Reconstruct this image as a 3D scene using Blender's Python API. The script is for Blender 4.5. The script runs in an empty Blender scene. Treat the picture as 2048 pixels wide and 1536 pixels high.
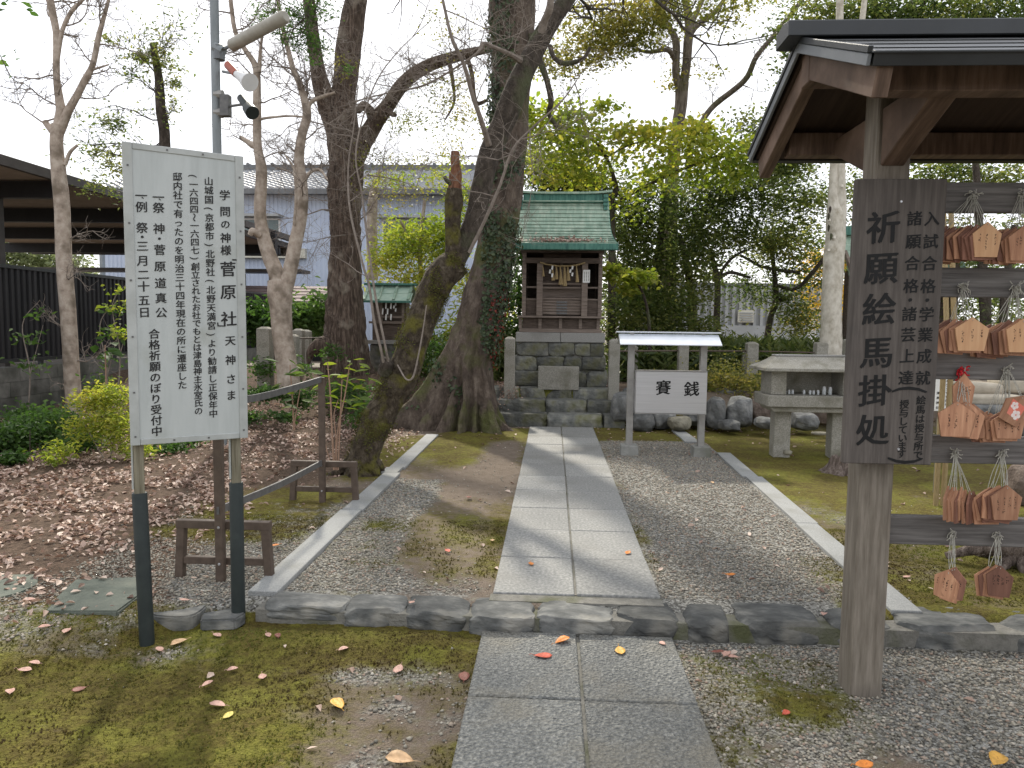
import bpy, bmesh, math, random
import numpy as np
from mathutils import Vector, Matrix
S = bpy.context.scene
COL = S.collection
sin, cos, pi = math.sin, math.cos, math.pi
# ------------------------------------------------------------ camera
F = 1480.0; CZ = 1.51
PSI, PIT, ROL = math.radians(3.067), math.radians(4.596), math.radians(0.7)
cf = np.array([-sin(PSI)*cos(PIT), cos(PSI)*cos(PIT), -sin(PIT)])
rt = np.array([cos(PSI), sin(PSI), 0.]); up0 = np.cross(rt, cf)
cr = rt*cos(ROL)+up0*sin(ROL); cu = up0*cos(ROL)-rt*sin(ROL)
cam = bpy.data.cameras.new('camera'); co = bpy.data.objects.new('camera', cam); COL.objects.link(co)
cam.sensor_width = 36; cam.lens = F/2048*36; cam.clip_end = 800; cam.clip_start = 0.05
co.matrix_world = Matrix(((cr[0], cu[0], -cf[0], 0), (cr[1], cu[1], -cf[1], 0), (cr[2], cu[2], -cf[2], CZ), (0, 0, 0, 1)))
S.camera = co
# ------------------------------------------------------------ sky and sun
SUN_EL, SUN_AZ = math.radians(42), math.radians(-16)     # azimuth from +Y, negative = to the left
W = bpy.data.worlds.new('World'); S.world = W; W.use_nodes = True
nt = W.node_tree; nt.nodes.clear()
wo = nt.nodes.new('ShaderNodeOutputWorld'); bg = nt.nodes.new('ShaderNodeBackground')
sk = nt.nodes.new('ShaderNodeTexSky'); sk.sky_type = 'NISHITA'; sk.sun_disc = False
sk.sun_elevation = SUN_EL; sk.sun_rotation = SUN_AZ; sk.air_density = 1.0; sk.dust_density = 2.0
tc = nt.nodes.new('ShaderNodeTexCoord'); nz = nt.nodes.new('ShaderNodeTexNoise')
nz.inputs['Scale'].default_value = 2.2; nz.inputs['Detail'].default_value = 6
mp = nt.nodes.new('ShaderNodeMapping'); mp.inputs['Scale'].default_value = (1, 1, 2.5)
rp = nt.nodes.new('ShaderNodeValToRGB'); rp.color_ramp.elements[0].position = .25; rp.color_ramp.elements[1].position = .55
rp.color_ramp.elements[0].color = (.55, .55, .55, 1); rp.color_ramp.elements[1].color = (.95, .95, .95, 1)
mx = nt.nodes.new('ShaderNodeMix'); mx.data_type = 'RGBA'
nt.links.new(tc.outputs['Generated'], mp.inputs['Vector']); nt.links.new(mp.outputs[0], nz.inputs['Vector'])
nt.links.new(nz.outputs[0], rp.inputs[0]); nt.links.new(rp.outputs[0], mx.inputs[0])
nt.links.new(sk.outputs[0], mx.inputs[6]); mx.inputs[7].default_value = (7.3, 7.4, 7.7, 1)
nt.links.new(mx.outputs[2], bg.inputs['Color']); bg.inputs['Strength'].default_value = 0.15
nt.links.new(bg.outputs[0], wo.inputs[0])
sl = bpy.data.lights.new('sun', 'SUN'); sl.energy = 4.0; sl.angle = math.radians(2.6); sl.color = (1, .93, .80)
so = bpy.data.objects.new('sun', sl); COL.objects.link(so)
sd = Vector((sin(SUN_AZ)*cos(SUN_EL), cos(SUN_AZ)*cos(SUN_EL), sin(SUN_EL)))
so.rotation_euler = sd.to_track_quat('Z', 'Y').to_euler()
S.view_settings.view_transform = 'Standard'; S.view_settings.look = 'None'
S.view_settings.exposure = 0.45; S.view_settings.gamma = 1
S.view_settings.use_curve_mapping = False
# ------------------------------------------------------------ helpers
rng = np.random.default_rng(7); random.seed(7)
def ray(px, py): return cf + cr*(px-1024)/F + cu*(768-py)/F
def at(px, py, Y):
    d = ray(px, py); t = Y/d[1]; return d*t+np.array([0, 0, CZ])
def onz(px, py, z):
    d = ray(px, py); t = (z-CZ)/d[2]; return d*t+np.array([0, 0, CZ])

def hash2(i, j, s):
    h = (i*374761393 + j*668265263 + s*2147483) & 0xffffffff
    h = ((h ^ (h >> 13))*1274126177) & 0xffffffff
    return ((h ^ (h >> 16)) & 0xffff)/65535.0
def vnoise(x, y, s=0):
    x = np.asarray(x, float); y = np.asarray(y, float)
    xi = np.floor(x).astype(np.int64); yi = np.floor(y).astype(np.int64)
    fx = x-xi; fy = y-yi; fx = fx*fx*(3-2*fx); fy = fy*fy*(3-2*fy)
    a = hash2(xi, yi, s); b = hash2(xi+1, yi, s); c = hash2(xi, yi+1, s); d = hash2(xi+1, yi+1, s)
    return (a*(1-fx)+b*fx)*(1-fy)+(c*(1-fx)+d*fx)*fy
def fbm(x, y, s=0, o=4):
    v = 0; a = .5; n = 0
    for k in range(o):
        v = v+a*vnoise(np.asarray(x)*2**k, np.asarray(y)*2**k, s+k*17); n += a; a *= .5
    return v/n
def sst(a, b, x):
    t = np.clip((np.asarray(x, float)-a)/(b-a), 0, 1); return t*t*(3-2*t)
def noise3(v, sc, s=0):
    return fbm(v[:, 0]*sc+v[:, 2]*sc*.71+3.1, v[:, 1]*sc-v[:, 2]*sc*.83+7.7, s, 3)-.5

def tag(o, label=None, cat=None, group=None, kind=None):
    if label: o['label'] = label
    if cat: o['category'] = cat
    if group: o['group'] = group
    if kind: o['kind'] = kind
    return o
def mesh(V, Fc, name='mesh', smooth=False):
    me = bpy.data.meshes.new(name)
    V = np.asarray(V, np.float32)
    if isinstance(Fc, np.ndarray):
        n, k = Fc.shape
        me.vertices.add(len(V)); me.vertices.foreach_set('co', V.ravel())
        me.loops.add(n*k); me.loops.foreach_set('vertex_index', Fc.ravel().astype(np.int32))
        me.polygons.add(n); me.polygons.foreach_set('loop_start', np.arange(0, n*k, k, dtype=np.int32))
        me.update(calc_edges=True)
    else:
        me.from_pydata([tuple(map(float, v)) for v in V], [], [tuple(map(int, f)) for f in Fc]); me.update()
    if smooth: me.polygons.foreach_set('use_smooth', np.ones(len(me.polygons), bool))
    return me
def link(name, me, mat=None, parent=None):
    o = bpy.data.objects.new(name, me); COL.objects.link(o)
    if mat and me and not me.materials: me.materials.append(mat)
    if parent: o.parent = parent
    return o
WP = {}
def wloc(o):
    v = Vector((0, 0, 0))
    while o: v = v+Vector(o.location); o = o.parent
    return np.array(v)
def thing(name, label, cat, loc=(0, 0, 0), group=None, kind=None):
    o = bpy.data.objects.new(name, None); COL.objects.link(o); o.location = [float(a) for a in loc]; o.empty_display_size = .1
    return tag(o, label, cat, group, kind)
class MB:
    def __init__(s): s.V = []; s.F = []
    def add(s, V, Fc):
        b = len(s.V); s.V.extend([tuple(map(float, v)) for v in V]); s.F.extend([tuple(int(i)+b for i in f) for f in Fc]); return s
    def box(s, x0, x1, y0, y1, z0, z1, rot=0, piv=None):
        V = np.array([[x, y, z] for z in (z0, z1) for y in (y0, y1) for x in (x0, x1)], float)
        if rot:
            c = np.array(piv if piv is not None else [(x0+x1)/2, (y0+y1)/2]); q = V[:, :2]-c
            V[:, 0] = c[0]+q[:, 0]*cos(rot)-q[:, 1]*sin(rot); V[:, 1] = c[1]+q[:, 0]*sin(rot)+q[:, 1]*cos(rot)
        return s.add(V, [(0, 2, 3, 1), (4, 5, 7, 6), (0, 1, 5, 4), (1, 3, 7, 5), (3, 2, 6, 7), (2, 0, 4, 6)])
    def beam(s, a, b, w, h, upv=(0, 0, 1)):
        a = np.array(a, float); b = np.array(b, float); d = b-a; d /= np.linalg.norm(d)
        r = np.cross(d, upv); r /= np.linalg.norm(r); u = np.cross(r, d)
        V = [p+r*w/2*i+u*h/2*j for p in (a, b) for j in (-1, 1) for i in (-1, 1)]
        return s.add(V, [(0, 1, 3, 2), (4, 6, 7, 5), (0, 4, 5, 1), (1, 5, 7, 3), (3, 7, 6, 2), (2, 6, 4, 0)])
    def tube(s, P, R, n=10, wob=0, seed=0, cap=True):
        V, Fc = tube_arr(P, R, n, wob, seed, cap); return s.add(V, Fc)
    def prism(s, pts, axis, a, b):      # polygon in the other two axes, extruded along axis
        n = len(pts); V = []
        for t in (a, b):
            for p in pts:
                if axis == 'x': V.append((t, p[0], p[1]))
                elif axis == 'y': V.append((p[0], t, p[1]))
                else: V.append((p[0], p[1], t))
        Fc = [tuple(range(n))[::-1], tuple(range(n, 2*n))]+[(i, (i+1) % n, n+(i+1) % n, n+i) for i in range(n)]
        return s.add(V, Fc)
    def lathe(s, c, prof, n=16):
        V = []; Fc = []
        for r, z in prof:
            for k in range(n): a = 2*pi*k/n; V.append((c[0]+r*cos(a), c[1]+r*sin(a), c[2]+z))
        for i in range(len(prof)-1):
            for k in range(n): Fc.append((i*n+k, i*n+(k+1) % n, (i+1)*n+(k+1) % n, (i+1)*n+k))
        Fc.append(tuple(range(n))[::-1]); Fc.append(tuple(range((len(prof)-1)*n, len(prof)*n)))
        return s.add(V, Fc)
    def build(s, name, mat, parent=None, bevel=0, smooth=False):
        V = np.array(s.V)
        if parent is not None: V = V-wloc(parent)
        me = mesh(V, s.F, name, smooth)
        bm = bmesh.new(); bm.from_mesh(me)
        bmesh.ops.recalc_face_normals(bm, faces=bm.faces)
        if bevel:
            es = [e for e in bm.edges if len(e.link_faces) == 2 and e.calc_face_angle(0) > .5]
            bmesh.ops.bevel(bm, geom=es, offset=bevel, segments=1, affect='EDGES', clamp_overlap=True)
        bm.to_mesh(me); bm.free()
        if smooth: me.set_sharp_from_angle(angle=.75)
        return link(name, me, mat, parent)
def crom(P, m):
    P = np.array(P, float)
    if len(P) < 3:
        t = np.linspace(0, 1, m*max(1, len(P)-1)+1)[:, None]; return P[0]*(1-t)+P[-1]*t
    Q = np.vstack([2*P[0]-P[1], P, 2*P[-1]-P[-2]]); out = []
    for i in range(1, len(Q)-2):
        for k in range(m):
            t = k/m; a, b, c, d = Q[i-1:i+3]
            out.append(.5*((2*b)+(c-a)*t+(2*a-5*b+4*c-d)*t*t+(3*b-a-3*c+d)*t**3))
    out.append(P[-1]); return np.array(out)
def tube_arr(P, R, n=10, wob=0, seed=0, cap=True):
    P = np.array(P, float); m = len(P); R = np.broadcast_to(np.array(R, float), (m,))
    T = np.gradient(P, axis=0); T /= np.linalg.norm(T, axis=1)[:, None]+1e-9
    u = np.cross(T[0], [0.3, .9, .1]); u /= np.linalg.norm(u); V = np.zeros((m, n, 3))
    ang = np.arange(n)*2*pi/n
    for i in range(m):
        u = u-T[i]*(u@T[i]); u /= np.linalg.norm(u)+1e-9; v = np.cross(T[i], u)
        V[i] = P[i]+R[i]*(np.cos(ang)[:, None]*u+np.sin(ang)[:, None]*v)
    V = V.reshape(-1, 3)
    if wob:
        C = np.repeat(P, n, 0); rr = np.repeat(R, n)[:, None]
        k = noise3(V, 1.0/max(R.max()*1.6, .03), seed)[:, None]*2*wob + noise3(V, 1.0/max(R.max()*.5, .01), seed+5)[:, None]*wob
        V = C+(V-C)*(1+k)
    Fc = [(i*n+k, i*n+(k+1) % n, (i+1)*n+(k+1) % n, (i+1)*n+k) for i in range(m-1) for k in range(n)]
    if cap: Fc += [tuple(range(n))[::-1], tuple(range((m-1)*n, m*n))]
    return V, Fc
# ------------------------------------------------------------ materials
def hexc(h):
    h = h.lstrip('#'); c = [int(h[i:i+2], 16)/255 for i in (0, 2, 4)]
    return tuple(x/12.92 if x < .04045 else ((x+.055)/1.055)**2.4 for x in c)+(1,)
def mat(name, cols, rough=.8, scale=8, stretch=(1, 1, 1), bump=.3, bdist=.01, detail=6, metal=0, bscale=None, vor=0, contrast=(.3, .7), spec=.3, stain=None, coord='Object'):
    """cols: list of linear colours blended over noise; all in object space"""
    m = bpy.data.materials.new(name); m.use_nodes = True; n = m.node_tree.nodes; L = m.node_tree.links
    b = n['Principled BSDF']; b.inputs['Roughness'].default_value = rough; b.inputs['Metallic'].default_value = metal
    b.inputs['Specular IOR Level'].default_value = spec
    tc = n.new('ShaderNodeTexCoord'); mp = n.new('ShaderNodeMapping'); mp.inputs['Scale'].default_value = stretch
    L.new(tc.outputs[coord], mp.inputs[0])
    nz = n.new('ShaderNodeTexNoise'); nz.inputs['Scale'].default_value = scale; nz.inputs['Detail'].default_value = detail; nz.inputs['Roughness'].default_value = .62
    L.new(mp.outputs[0], nz.inputs['Vector'])
    r = n.new('ShaderNodeValToRGB'); e = r.color_ramp.elements
    k = len(cols)
    for i, c in enumerate(cols):
        p = contrast[0]+(contrast[1]-contrast[0])*(i/(k-1) if k > 1 else 0)
        if i < 2: e[i].position = p; e[i].color = c
        else:
            q = e.new(p); q.color = c
    L.new(nz.outputs[0], r.inputs[0]); out = r.outputs[0]
    if stain:
        c2, sc2, lo, hi = stain
        z2 = n.new('ShaderNodeTexNoise'); z2.inputs['Scale'].default_value = sc2; z2.inputs['Detail'].default_value = 4
        L.new(tc.outputs[coord], z2.inputs['Vector'])
        mr = n.new('ShaderNodeMapRange'); mr.inputs[1].default_value = lo; mr.inputs[2].default_value = hi
        L.new(z2.outputs[0], mr.inputs[0])
        mx = n.new('ShaderNodeMix'); mx.data_type = 'RGBA'; L.new(mr.outputs[0], mx.inputs[0]); L.new(out, mx.inputs[6]); mx.inputs[7].default_value = c2
        out = mx.outputs[2]
    L.new(out, b.inputs['Base Color'])
    if bump:
        bp = n.new('ShaderNodeBump'); bp.inputs['Strength'].default_value = bump; bp.inputs['Distance'].default_value = bdist
        if vor:
            vz = n.new('ShaderNodeTexVoronoi'); vz.inputs['Scale'].default_value = vor; L.new(mp.outputs[0], vz.inputs['Vector'])
            L.new(vz.outputs['Distance'], bp.inputs['Height'])
        else:
            nb = n.new('ShaderNodeTexNoise'); nb.inputs['Scale'].default_value = bscale or scale*3; nb.inputs['Detail'].default_value = 5
            L.new(mp.outputs[0], nb.inputs['Vector']); L.new(nb.outputs[0], bp.inputs['Height'])
        L.new(bp.outputs[0], b.inputs['Normal'])
    return m
def leafmat(name, cols, trans=.45, rough=.5, pos=None):
    m = bpy.data.materials.new(name); m.use_nodes = True; n = m.node_tree.nodes; L = m.node_tree.links
    b = n['Principled BSDF']; b.inputs['Roughness'].default_value = rough; b.inputs['Specular IOR Level'].default_value = .35
    at_ = n.new('ShaderNodeAttribute'); at_.attribute_name = 'rnd'
    r = n.new('ShaderNodeValToRGB'); e = r.color_ramp.elements; k = len(cols)
    for i, c in enumerate(cols):
        p = i/(k-1) if pos is None else pos[i]
        if i == 0: e[0].position = p; e[0].color = c
        elif i == 1: e[1].position = p; e[1].color = c
        else: e.new(p).color = c
    L.new(at_.outputs['Fac'], r.inputs[0]); L.new(r.outputs[0], b.inputs['Base Color'])
    tr = n.new('ShaderNodeBsdfTranslucent'); hs = n.new('ShaderNodeHueSaturation'); hs.inputs['Value'].default_value = 1.6; hs.inputs['Saturation'].default_value = 1.15
    L.new(r.outputs[0], hs.inputs['Color']); L.new(hs.outputs[0], tr.inputs['Color'])
    mx = n.new('ShaderNodeMixShader'); mx.inputs[0].default_value = trans
    L.new(b.outputs[0], mx.inputs[1]); L.new(tr.outputs[0], mx.inputs[2]); L.new(mx.outputs[0], n['Material Output'].inputs[0])
    return m
def C(r, g=None, b=None):
    return (r, r if g is None else g, r if b is None else b, 1)
M = {}
M['granite'] = mat('granite', [C(.17, .165, .155), C(.27, .265, .25), C(.38, .37, .35)], scale=130, bump=.35, bdist=.003, stain=(C(.16, .155, .14), 2.2, .5, .8), rough=.85)
M['granite_post'] = mat('granite_post', [C(.19, .178, .15), C(.3, .285, .245), C(.42, .405, .36)], scale=90, bump=.5, bdist=.005, stain=(C(.16, .15, .11), 5, .5, .78), rough=.9)
M['slab_smooth'] = mat('slab_smooth', [C(.15, .152, .148), C(.235, .235, .225), C(.36, .355, .335)], scale=60, bump=.5, bdist=.004, rough=.8, stain=(C(.16, .155, .14), 1.7, .5, .85), bscale=110)
M['slab_rough'] = mat('slab_rough', [C(.09, .093, .09), C(.165, .168, .16), C(.3, .297, .275)], scale=62, bump=1, bdist=.014, rough=.7, stain=(C(.21, .195, .16), 3.2, .5, .75), vor=75)
M['strip'] = mat('strip', [C(.19, .195, .19), C(.27, .275, .27), C(.36, .36, .35)], scale=150, bump=.2, bdist=.002, rough=.8, stain=(C(.2, .2, .18), 3, .5, .8))
M['kerb'] = mat('kerb', [C(.045, .047, .046), C(.10, .102, .098), C(.22, .217, .20)], scale=6, bump=.9, bdist=.025, rough=.8, stretch=(1, 1.6, 2.2), bscale=7, stain=(C(.24, .225, .19), 4, .56, .76))
M['kerb_green'] = mat('kerb_green', [C(.06, .07, .058), C(.10, .115, .095), C(.15, .16, .13)], scale=5, bump=.8, bdist=.02, rough=.85, bscale=12)
M['mortar'] = mat('mortar', [C(.13, .125, .11), C(.22, .21, .185)], scale=25, bump=.8, bdist=.01, stain=(C(.08, .085, .04), 4, .5, .7))
M['masonry'] = mat('masonry', [C(.06, .063, .06), C(.14, .142, .13), C(.26, .25, .215)], scale=5, bump=1, bdist=.03, rough=.9, bscale=14, stain=(C(.11, .11, .05), 4, .5, .7))
M['boulder'] = mat('boulder', [C(.06, .06, .057), C(.13, .132, .13), C(.24, .235, .22)], scale=6, bump=.8, bdist=.02, rough=.9)
M['boulder_brown'] = mat('boulder_brown', [C(.08, .06, .05), C(.15, .115, .095), C(.22, .18, .15)], scale=9, bump=.8, bdist=.02, rough=.9)
M['boulder_tan'] = mat('boulder_tan', [C(.13, .12, .09), C(.21, .195, .15), C(.28, .26, .2)], scale=9, bump=.8, bdist=.02, rough=.9)
M['concrete'] = mat('concrete', [C(.2, .2, .185), C(.3, .3, .28)], scale=20, bump=.3, bdist=.004, stain=(C(.14, .14, .11), 3, .5, .75))
M['block'] = mat('block', [C(.10, .10, .09), C(.17, .165, .15)], scale=12, bump=.4, bdist=.006, stain=(C(.05, .052, .042), 2.2, .45, .65))
M['wood_dark'] = mat('wood_dark', [C(.05, .038, .03), C(.10, .075, .06), C(.145, .11, .09)], scale=7, stretch=(1, 1, 10), bump=.35, bdist=.004, rough=.75)
M['wood_z'] = mat('wood_z', [C(.12, .10, .078), C(.185, .16, .128), C(.26, .225, .185)], scale=9, stretch=(6, 6, .5), bump=.4, bdist=.004, rough=.8, stain=(C(.07, .06, .055), 2, .5, .8))
M['wood_board'] = mat('wood_board', [C(.068, .058, .051), C(.102, .088, .078), C(.14, .122, .108)], scale=8, stretch=(7, 7, .45), bump=.35, bdist=.003, rough=.8, stain=(C(.05, .045, .042), 2, .5, .85))
M['wood_x'] = mat('wood_x', [C(.11, .088, .072), C(.19, .15, .125), C(.26, .21, .175)], scale=8, stretch=(.5, 6, 8), bump=.4, bdist=.004, rough=.8)
M['wood_grey'] = mat('wood_grey', [C(.08, .073, .068), C(.14, .13, .122), C(.2, .188, .175)], scale=8, stretch=(.45, 6, 9), bump=.5, bdist=.004, rough=.85)
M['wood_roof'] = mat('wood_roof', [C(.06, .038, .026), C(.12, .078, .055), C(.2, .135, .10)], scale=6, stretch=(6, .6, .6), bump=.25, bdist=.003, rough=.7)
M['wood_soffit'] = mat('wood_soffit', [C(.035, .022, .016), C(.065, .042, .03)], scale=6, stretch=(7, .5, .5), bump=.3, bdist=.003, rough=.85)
M['ema'] = mat('ema', [C(.30, .145, .085), C(.42, .215, .125), C(.54, .30, .18)], scale=9, stretch=(7, 7, .6), bump=.1, bdist=.001, rough=.7)
M['ema_pale'] = mat('ema_pale', [C(.5, .27, .14), C(.62, .38, .21)], scale=9, stretch=(7, 7, .6), bump=.1, bdist=.001, rough=.7)
M['ema_red'] = mat('ema_red', [C(.17, .08, .055), C(.28, .135, .09)], scale=9, stretch=(7, 7, .6), bump=.1, bdist=.001, rough=.7)
M['string'] = mat('string', [C(.3, .29, .24), C(.5, .48, .42)], scale=120, bump=.3, bdist=.001)
M['ink'] = mat('ink', [C(.004), C(.010)], bump=0, rough=.6)
M['ink_faded'] = mat('ink_faded', [C(.012, .012, .013), C(.03, .028, .027)], scale=30, bump=0, rough=.7)
M['red'] = mat('red', [C(.45, .01, .02), C(.6, .03, .04)], scale=40, bump=.2, bdist=.002)
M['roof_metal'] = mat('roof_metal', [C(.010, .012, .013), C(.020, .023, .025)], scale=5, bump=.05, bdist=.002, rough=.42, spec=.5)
M['roof_metal_lit'] = mat('roof_metal_lit_edge', [C(.11, .12, .13), C(.16, .17, .18)], scale=5, bump=.05, bdist=.002, rough=.4, spec=.5)  # lighter copy of the roof metal, sky reflection put into its colour
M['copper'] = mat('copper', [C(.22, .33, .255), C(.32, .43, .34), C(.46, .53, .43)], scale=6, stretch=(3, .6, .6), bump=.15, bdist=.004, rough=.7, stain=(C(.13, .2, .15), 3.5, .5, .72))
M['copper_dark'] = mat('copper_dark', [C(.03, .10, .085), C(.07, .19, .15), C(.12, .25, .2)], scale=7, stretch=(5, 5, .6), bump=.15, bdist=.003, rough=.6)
M['copper_light'] = mat('copper_light', [C(.26, .38, .31), C(.38, .48, .4)], scale=8, bump=.1, bdist=.003, rough=.6)
M['alu'] = mat('alu', [C(.33, .345, .33), C(.45, .465, .45)], scale=8, bump=.05, bdist=.001, rough=.5, spec=.4, stain=(C(.33, .34, .3), 6, .55, .85))
M['panel_white'] = mat('panel_white', [C(.40, .425, .415), C(.455, .48, .47), C(.49, .51, .50)], scale=5, stretch=(3, 3, .4), bump=.05, bdist=.001, rough=.5, stain=(C(.30, .31, .27), 6, .58, .9))
M['steel'] = mat('steel', [C(.46, .46, .47), C(.58, .58, .59)], scale=6, stretch=(.3, 1, 30), bump=.06, bdist=.001, rough=.38, metal=.75, spec=.5)
M['steel_bright'] = mat('steel_bright', [C(.62, .66, .7), C(.72, .75, .8)], scale=6, bump=.02, bdist=.001, rough=.33, metal=.6)
M['steel_post'] = mat('steel_post', [C(.26, .25, .24), C(.36, .35, .33)], scale=12, bump=.08, bdist=.001, rough=.45, metal=.4)
M['iron_brown'] = mat('iron_brown', [C(.07, .05, .038), C(.115, .085, .065)], scale=20, bump=.15, bdist=.002, rough=.6)
M['rail_grey'] = mat('rail_grey', [C(.10, .10, .10), C(.17, .165, .16)], scale=20, bump=.1, bdist=.001, rough=.45, metal=.3)
M['green_black'] = mat('green_black', [C(.018, .024, .024), C(.03, .038, .036)], scale=14, bump=.08, bdist=.001, rough=.5)
M['wood_post'] = mat('wood_post', [C(.12, .105, .07), C(.2, .18, .13), C(.27, .245, .18)], scale=9, stretch=(8, 8, .5), bump=.4, bdist=.003, rough=.8)
M['black_panel'] = mat('black_panel', [C(.012, .012, .014), C(.026, .025, .027)], scale=3, stretch=(1, 1, .3), bump=.06, bdist=.002, rough=.55)
M['canopy'] = mat('canopy', [C(.055, .048, .044), C(.09, .08, .072)], scale=3, bump=.05, bdist=.002, rough=.6)
M['canopy_under'] = mat('canopy_under', [C(.36, .29, .24), C(.46, .38, .33)], scale=3, bump=.05, bdist=.002, rough=.7)
M['blue_wall'] = mat('blue_wall', [C(.46, .52, .64), C(.52, .58, .69)], scale=1.5, bump=.03, bdist=.002, rough=.6)
M['tile'] = mat('tile', [C(.26, .27, .285), C(.36, .37, .385)], scale=3, bump=.05, bdist=.002, rough=.35, spec=.6)
M['tile_dark'] = mat('tile_dark', [C(.10, .105, .11), C(.16, .165, .17)], scale=3, bump=.05, bdist=.002, rough=.5)
M['shingle'] = mat('shingle', [C(.13, .095, .09), C(.2, .15, .145)], scale=5, bump=.1, bdist=.004, rough=.8)
M['grey_wall'] = mat('grey_wall', [C(.30, .31, .31), C(.4, .41, .41)], scale=2, bump=.05, bdist=.002, rough=.7)
M['cream'] = mat('cream', [C(.5, .48, .4), C(.6, .58, .5)], scale=4, bump=.02, rough=.6)
M['white_paint'] = mat('white_paint', [C(.62, .62, .62), C(.74, .74, .74)], scale=6, bump=.05, bdist=.001, rough=.5)
M['paper'] = mat('paper', [C(.72, .72, .7), C(.8, .8, .78)], scale=6, bump=0, rough=.8)
M['straw'] = mat('straw', [C(.24, .17, .08), C(.38, .29, .15)], scale=60, stretch=(3, 3, .4), bump=.5, bdist=.004)
M['pole'] = mat('pole', [C(.19, .21, .22), C(.27, .29, .3)], scale=10, stretch=(1, 1, .3), bump=.08, bdist=.002, rough=.5, metal=.3)
M['horn_red'] = mat('horn_red', [C(.3, .08, .05), C(.4, .12, .08)], scale=9, bump=0, rough=.5)
M['glassy'] = mat('glassy', [C(.5, .52, .5), C(.7, .72, .7)], scale=60, bump=0, rough=.15, spec=.6)
M['window_glass'] = mat('window_glass', [C(.07, .10, .10), C(.14, .18, .17)], scale=2, bump=0, rough=.12, spec=.6)
M['jar'] = mat('jar', [C(.35, .37, .37), C(.6, .62, .62)], scale=80, bump=0, rough=.12, spec=.6)
M['bark_grey'] = mat('bark_grey', [C(.085, .068, .055), C(.17, .14, .115), C(.27, .23, .19)], scale=9, stretch=(2.2, 2.2, .55), bump=1, bdist=.035, rough=.95, bscale=20, stain=(C(.11, .115, .05), 2.2, .52, .72))
M['bark_brown'] = mat('bark_brown', [C(.035, .025, .02), C(.105, .077, .06), C(.235, .18, .142)], scale=10, stretch=(3, 3, .5), bump=1, bdist=.04, rough=.95, bscale=18, stain=(C(.3, .26, .21), 2.6, .58, .7))
M['bark_root'] = mat('bark_root', [C(.045, .034, .027), C(.105, .08, .063), C(.18, .145, .115)], scale=6, stretch=(1.5, 1.5, .7), bump=1, bdist=.04, rough=.95, bscale=22, stain=(C(.085, .09, .03), 2.4, .5, .68))
M['bark_moss'] = mat('bark_moss', [C(.025, .018, .013), C(.062, .048, .032), C(.13, .105, .075)], scale=16, stretch=(1.3, 1.3, .8), bump=1, bdist=.06, rough=1, bscale=24, stain=(C(.11, .10, .02), 6, .5, .66))
M['bark_dark'] = mat('bark_dark', [C(.03, .024, .019), C(.065, .052, .041), C(.11, .09, .074)], scale=12, stretch=(1.5, 1.5, .8), bump=1, bdist=.03, rough=.95, stain=(C(.09, .10, .05), 3, .5, .7))
M['bark_pale'] = mat('bark_pale', [C(.24, .19, .15), C(.4, .33, .27), C(.52, .45, .38)], scale=9, stretch=(1.2, 1.2, 1), bump=.45, bdist=.012, rough=.85, stain=(C(.17, .135, .10), 5, .5, .7))
M['bark_white'] = mat('bark_white', [C(.36, .32, .25), C(.55, .51, .43), C(.68, .64, .56)], scale=9, stretch=(1.2, 1.2, .8), bump=.5, bdist=.014, rough=.85, stain=(C(.33, .28, .21), 4, .6, .8))
M['rotwood'] = mat('rotwood', [C(.12, .05, .03), C(.26, .12, .07), C(.36, .2, .12)], scale=16, stretch=(5, 5, .6), bump=1, bdist=.03, rough=.95)
M['twig'] = mat('twig', [C(.15, .125, .105), C(.29, .245, .21)], scale=20, bump=.3, bdist=.004, rough=.9)
M['twig_red'] = mat('twig_red', [C(.25, .15, .10), C(.36, .24, .17)], scale=20, bump=.2, bdist=.003, rough=.8)
M['stump'] = mat('stump', [C(.08, .06, .05), C(.2, .155, .13), C(.34, .28, .24)], scale=14, stretch=(3, 3, .7), bump=1, bdist=.04, rough=.95)
M['sandstone'] = mat('sandstone', [C(.32, .28, .22), C(.46, .41, .33)], scale=6, bump=.5, bdist=.01)
G1 = C(.035, .06, .018); 
M['lf_evergreen'] = leafmat('leaf_evergreen', [C(.032, .052, .018), C(.07, .10, .032), C(.135, .155, .05), C(.26, .245, .08)], trans=.6, rough=.5)
M['lf_olive'] = leafmat('leaf_olive', [C(.07, .09, .025), C(.14, .155, .04), C(.23, .21, .06), C(.33, .26, .08)], trans=.5)
M['lf_lime'] = leafmat('leaf_lime', [C(.11, .16, .03), C(.2, .26, .05), C(.32, .34, .075), C(.48, .4, .10)], trans=.55)
M['lf_yellow'] = leafmat('leaf_yellow', [C(.3, .22, .04), C(.45, .33, .05), C(.5, .28, .06)], trans=.5)
M['lf_green'] = leafmat('leaf_green', [C(.035, .07, .02), C(.065, .12, .032), C(.12, .18, .05)], trans=.42, rough=.6)
M['lf_ivy'] = leafmat('leaf_ivy', [C(.02, .035, .016), C(.045, .07, .03), C(.075, .10, .045)], trans=.2, rough=.4)
M['lf_redivy'] = leafmat('leaf_redivy', [C(.14, .02, .02), C(.25, .05, .03)], trans=.3)
M['lf_litter'] = leafmat('leaf_litter', [C(.13, .08, .06), C(.27, .18, .14), C(.43, .31, .25), C(.62, .5, .42)], trans=.15, rough=.6)
M['lf_bamboo'] = leafmat('leaf_bamboo', [C(.04, .06, .02), C(.09, .12, .035), C(.16, .18, .06)], trans=.4)
M['lf_moss'] = leafmat('moss_tuft', [C(.065, .045, .02), C(.08, .066, .02), C(.10, .10, .022), C(.14, .16, .032)], trans=.3, rough=.8)
M['lf_far'] = leafmat('leaf_far', [C(.14, .17, .08), C(.22, .25, .13)], trans=.4)
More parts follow.
